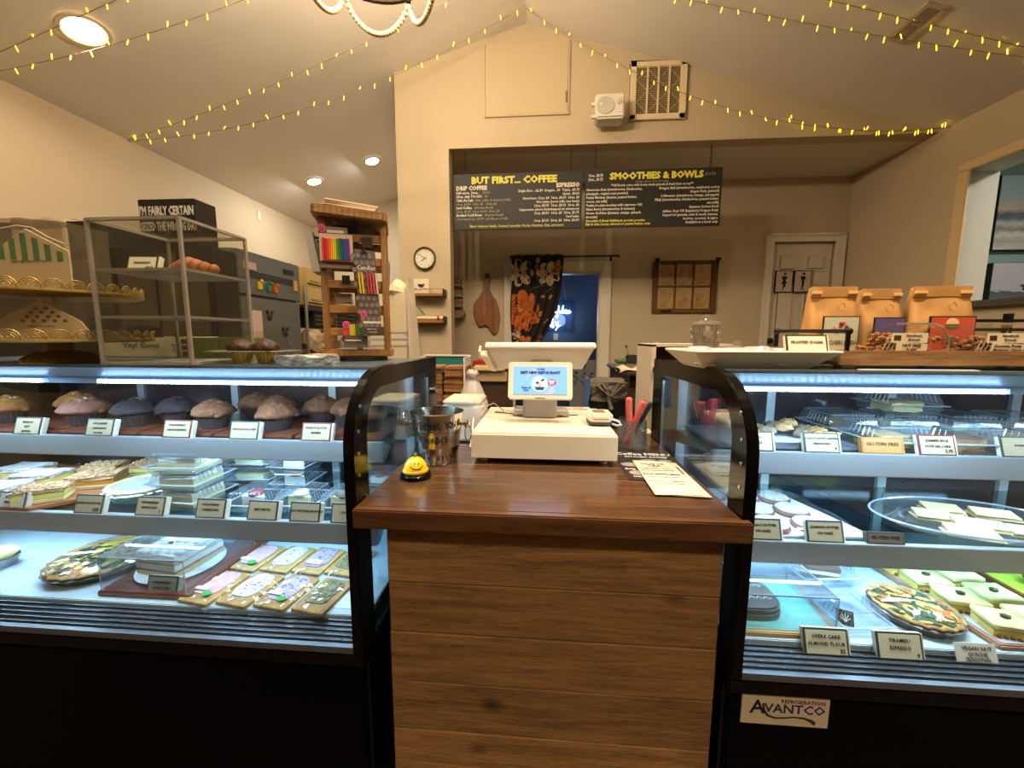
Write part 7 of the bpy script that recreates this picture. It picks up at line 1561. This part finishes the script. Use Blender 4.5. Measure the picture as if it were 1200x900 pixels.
for k, (x, y) in enumerate(((1.10, .935), (1.085, 1.02), (1.075, 1.10), (1.07, 1.175), (1.185, .95), (1.185, 1.04), (1.18, 1.13))):
    lab = ('frosted square with berry, front of the left column', 'frosted square with berry, second in left column', 'frosted square with berry, third in left column', 'frosted square with berry, back of left column', 'frosted square with berry, front of right column', 'frosted square with berry, second in right column', 'frosted square with berry, back of right column')[k]
    if fr0 is None:
        fr0 = o = lthing('frosted_square', lab, 'cake', 'yellow frosted squares on the lined tray')
        b = MB(); b.box(-.040, .040, -.034, .034, 0, .020); b.jitter(.0012, 2); b.build('cake', mat('lemon_cake', (224, 196, 96), .7, noise=.2, scale=40), o)
        b = MB(); b.box(-.042, .042, -.036, .036, .0202, .032); b.jitter(.0016, 2); b.build('frosting', FR_, o, smooth='all')
        b = MB(); lump(b, (0, .0, .036), .009, (1.2, 1, .6), .1, 1); b.build('berry', BB, o)
        b = MB(); [lump(b, (-.03+.012*j, -.035, .004), .005, (1, 1, 1), .1, 1) for j in range(5)]; b.build('crumb', BRN, o, kind='stuff')
    else: o = dup(fr0, label=lab)
    place(o, (x, y, ZD+.0138), -.25+.05*k)
t = thing('serving_board', 'dark board lined with lime green paper at far right', 'board', (1.38, 1.05, ZD))
b = MB(); b.prism([(1.29, .90), (1.60, .90), (1.60, 1.22), (1.29, 1.22)], 'z', ZD, ZD+.016); b.build('board', MAH, t, bevel=.003)
b = MB(); b.prism([(1.305, .915), (1.59, .915), (1.59, 1.21), (1.305, 1.21)], 'z', ZD+.0161, ZD+.018); b.build('lime_paper', mat('lime_paper', (176, 206, 60), .6), t)
t = thing('round_loaf', 'small dark round cake on the lime green paper', 'cake', (1.39, 1.10, ZD+.0182))
b = MB(); lump(b, (1.39, 1.10, ZD+.040), .045, (1, 1, .5), .08); b.build('crumb', BRN, t, smooth='all')
b = MB(); b.lathe([(.03, .055), (.02, .060), (0, .061)], (1.39, 1.10, ZD), 16); b.build('icing', WHI, t)

# ---------------------------------------------------------------- string lights and chandelier
WIRE = mat('clear_wire', (150, 124, 84), .4); BULB = mat('fairy_bulb', (240, 206, 60), .3, emit=4, ecol=(255, 206, 40))
def strand(p0, p1, sag, n, lab):
    p0, p1 = Vector(p0), Vector(p1)
    P_ = lambda q: p0.lerp(p1, q)-Vector((0, 0, sag*4*q*(1-q)))
    t = thing('string_light', lab, 'string lights', tuple(p0), 'fairy light strands under the ceiling')
    b = MB(); b.tube([P_(i/40) for i in range(41)], .0022, 4); b.build('wire', WIRE, t)
    bm0 = None
    for k in range(n):
        q = (k+.5)/n; p = P_(q); d = Vector((random.uniform(-.3, .3), random.uniform(-.3, .3), -1 if k % 3 else .5)).normalized()
        if bm0 is None:
            b = MB(); b.tube([(0, 0, 0), (0, 0, -.010), (0, 0, -.024), (0, 0, -.030)], [.0015, .0027, .0027, .001], 6); bm0 = b.build('bulb', BULB, t); o = bm0
            for v in o.data.vertices: v.co += Vector(t['_o'])
        else: o = bm0.copy(); COL.objects.link(o)
        o.location = p-Vector(t['_o']); o.rotation_euler = d.to_track_quat('-Z', 'Y').to_euler()
RZ = 3.715
strand((-3.12, 2.90, 2.86), (-.14, 3.03, RZ), .19, 26, 'lower strand from left wall hook to ridge above the gable')
strand((-3.12, 2.90, 2.865), (-.14, 2.70, RZ), .07, 27, 'upper strand from the same left wall hook to the ridge')
strand((-3.12, 2.15, 2.865), (-.14, 2.20, RZ), .13, 26, 'lower of two near strands crossing the ceiling light')
strand((-3.12, 2.09, 2.87), (-.14, 2.02, RZ), .01, 26, 'upper of two near strands by the ceiling light')
strand((-.14, 3.05, RZ), (2.82, 3.12, 2.86), .28, 34, 'strand from ridge down past the air grille to right')
strand((1.75, 3.19, 3.0), (2.82, 3.14, 2.868), .06, 13, 'short strand along the header to right wall hook')
strand((-.14, 2.70, RZ), (2.82, 2.50, 2.868), .05, 34, 'right slope strand passing under the ceiling vent')
strand((-.14, 2.50, RZ), (2.82, 2.48, 2.872), -.0, 34, 'right slope strand passing over the ceiling vent')
BEAD = mat('wooden_bead', (224, 196, 146), .6)
chx, chy, chz = -.68, 1.62, 2.78
t = thing('chandelier', 'beaded chandelier with dark ring hanging at the top', 'chandelier', (chx, chy, 2.55))
b = MB(); b.tube([(chx+.26*math.cos(a), chy+.26*math.sin(a), 2.885) for a in [2*PI*i/40 for i in range(40)]], .012, 8, closed=True); b.build('ring', mat('ring_iron', (52, 34, 24), .5, .5), t, smooth=True)
b = MB(); b.tube([(chx, chy, 2.86), (chx, chy, roof_z(chx)-.001)], .008, 8); b.build('stem', _m['ring_iron'], t)
bead0 = None
def bead(p):
    global bead0
    if bead0 is None:
        b = MB(); b.ball((0, 0, 0), .0115, 2); o = bead0 = b.build('bead', BEAD, t, smooth='all')
        for v in o.data.vertices: v.co += Vector(t['_o'])
    else: o = bead0.copy(); COL.objects.link(o)
    o.location = Vector(p)-Vector(t['_o'])
for k in range(6):
    a0, a1 = PI*k/3+.25, PI*(k+1)/3+.25
    A = Vector((chx+.27*math.cos(a0), chy+.27*math.sin(a0), 2.875)); B = Vector((chx+.27*math.cos(a1), chy+.27*math.sin(a1), 2.875))
    n = 24
    for i in range(n): q = (i+.5)/n; p = A.lerp(B, q); p.z -= .145*(1-(2*q-1)**2)**.75; bead(p)
    b = MB(); b.tube([A, A+Vector((0, 0, .06))], .011, 8); b.build('candle_arm', _m['ring_iron'], t)
    b = MB(); b.ball((A.x, A.y, A.z+.09), .024, 2, (1, 1, 1.4)); b.build('lamp_bulb', LT, t, smooth='all')
    lamp('chandelier_lamp', 'POINT', (A.x, A.y, A.z+.13), CHP, WARM, .03)
# remove helper properties
for o in bpy.data.objects:
    if '_o' in o: del o['_o']
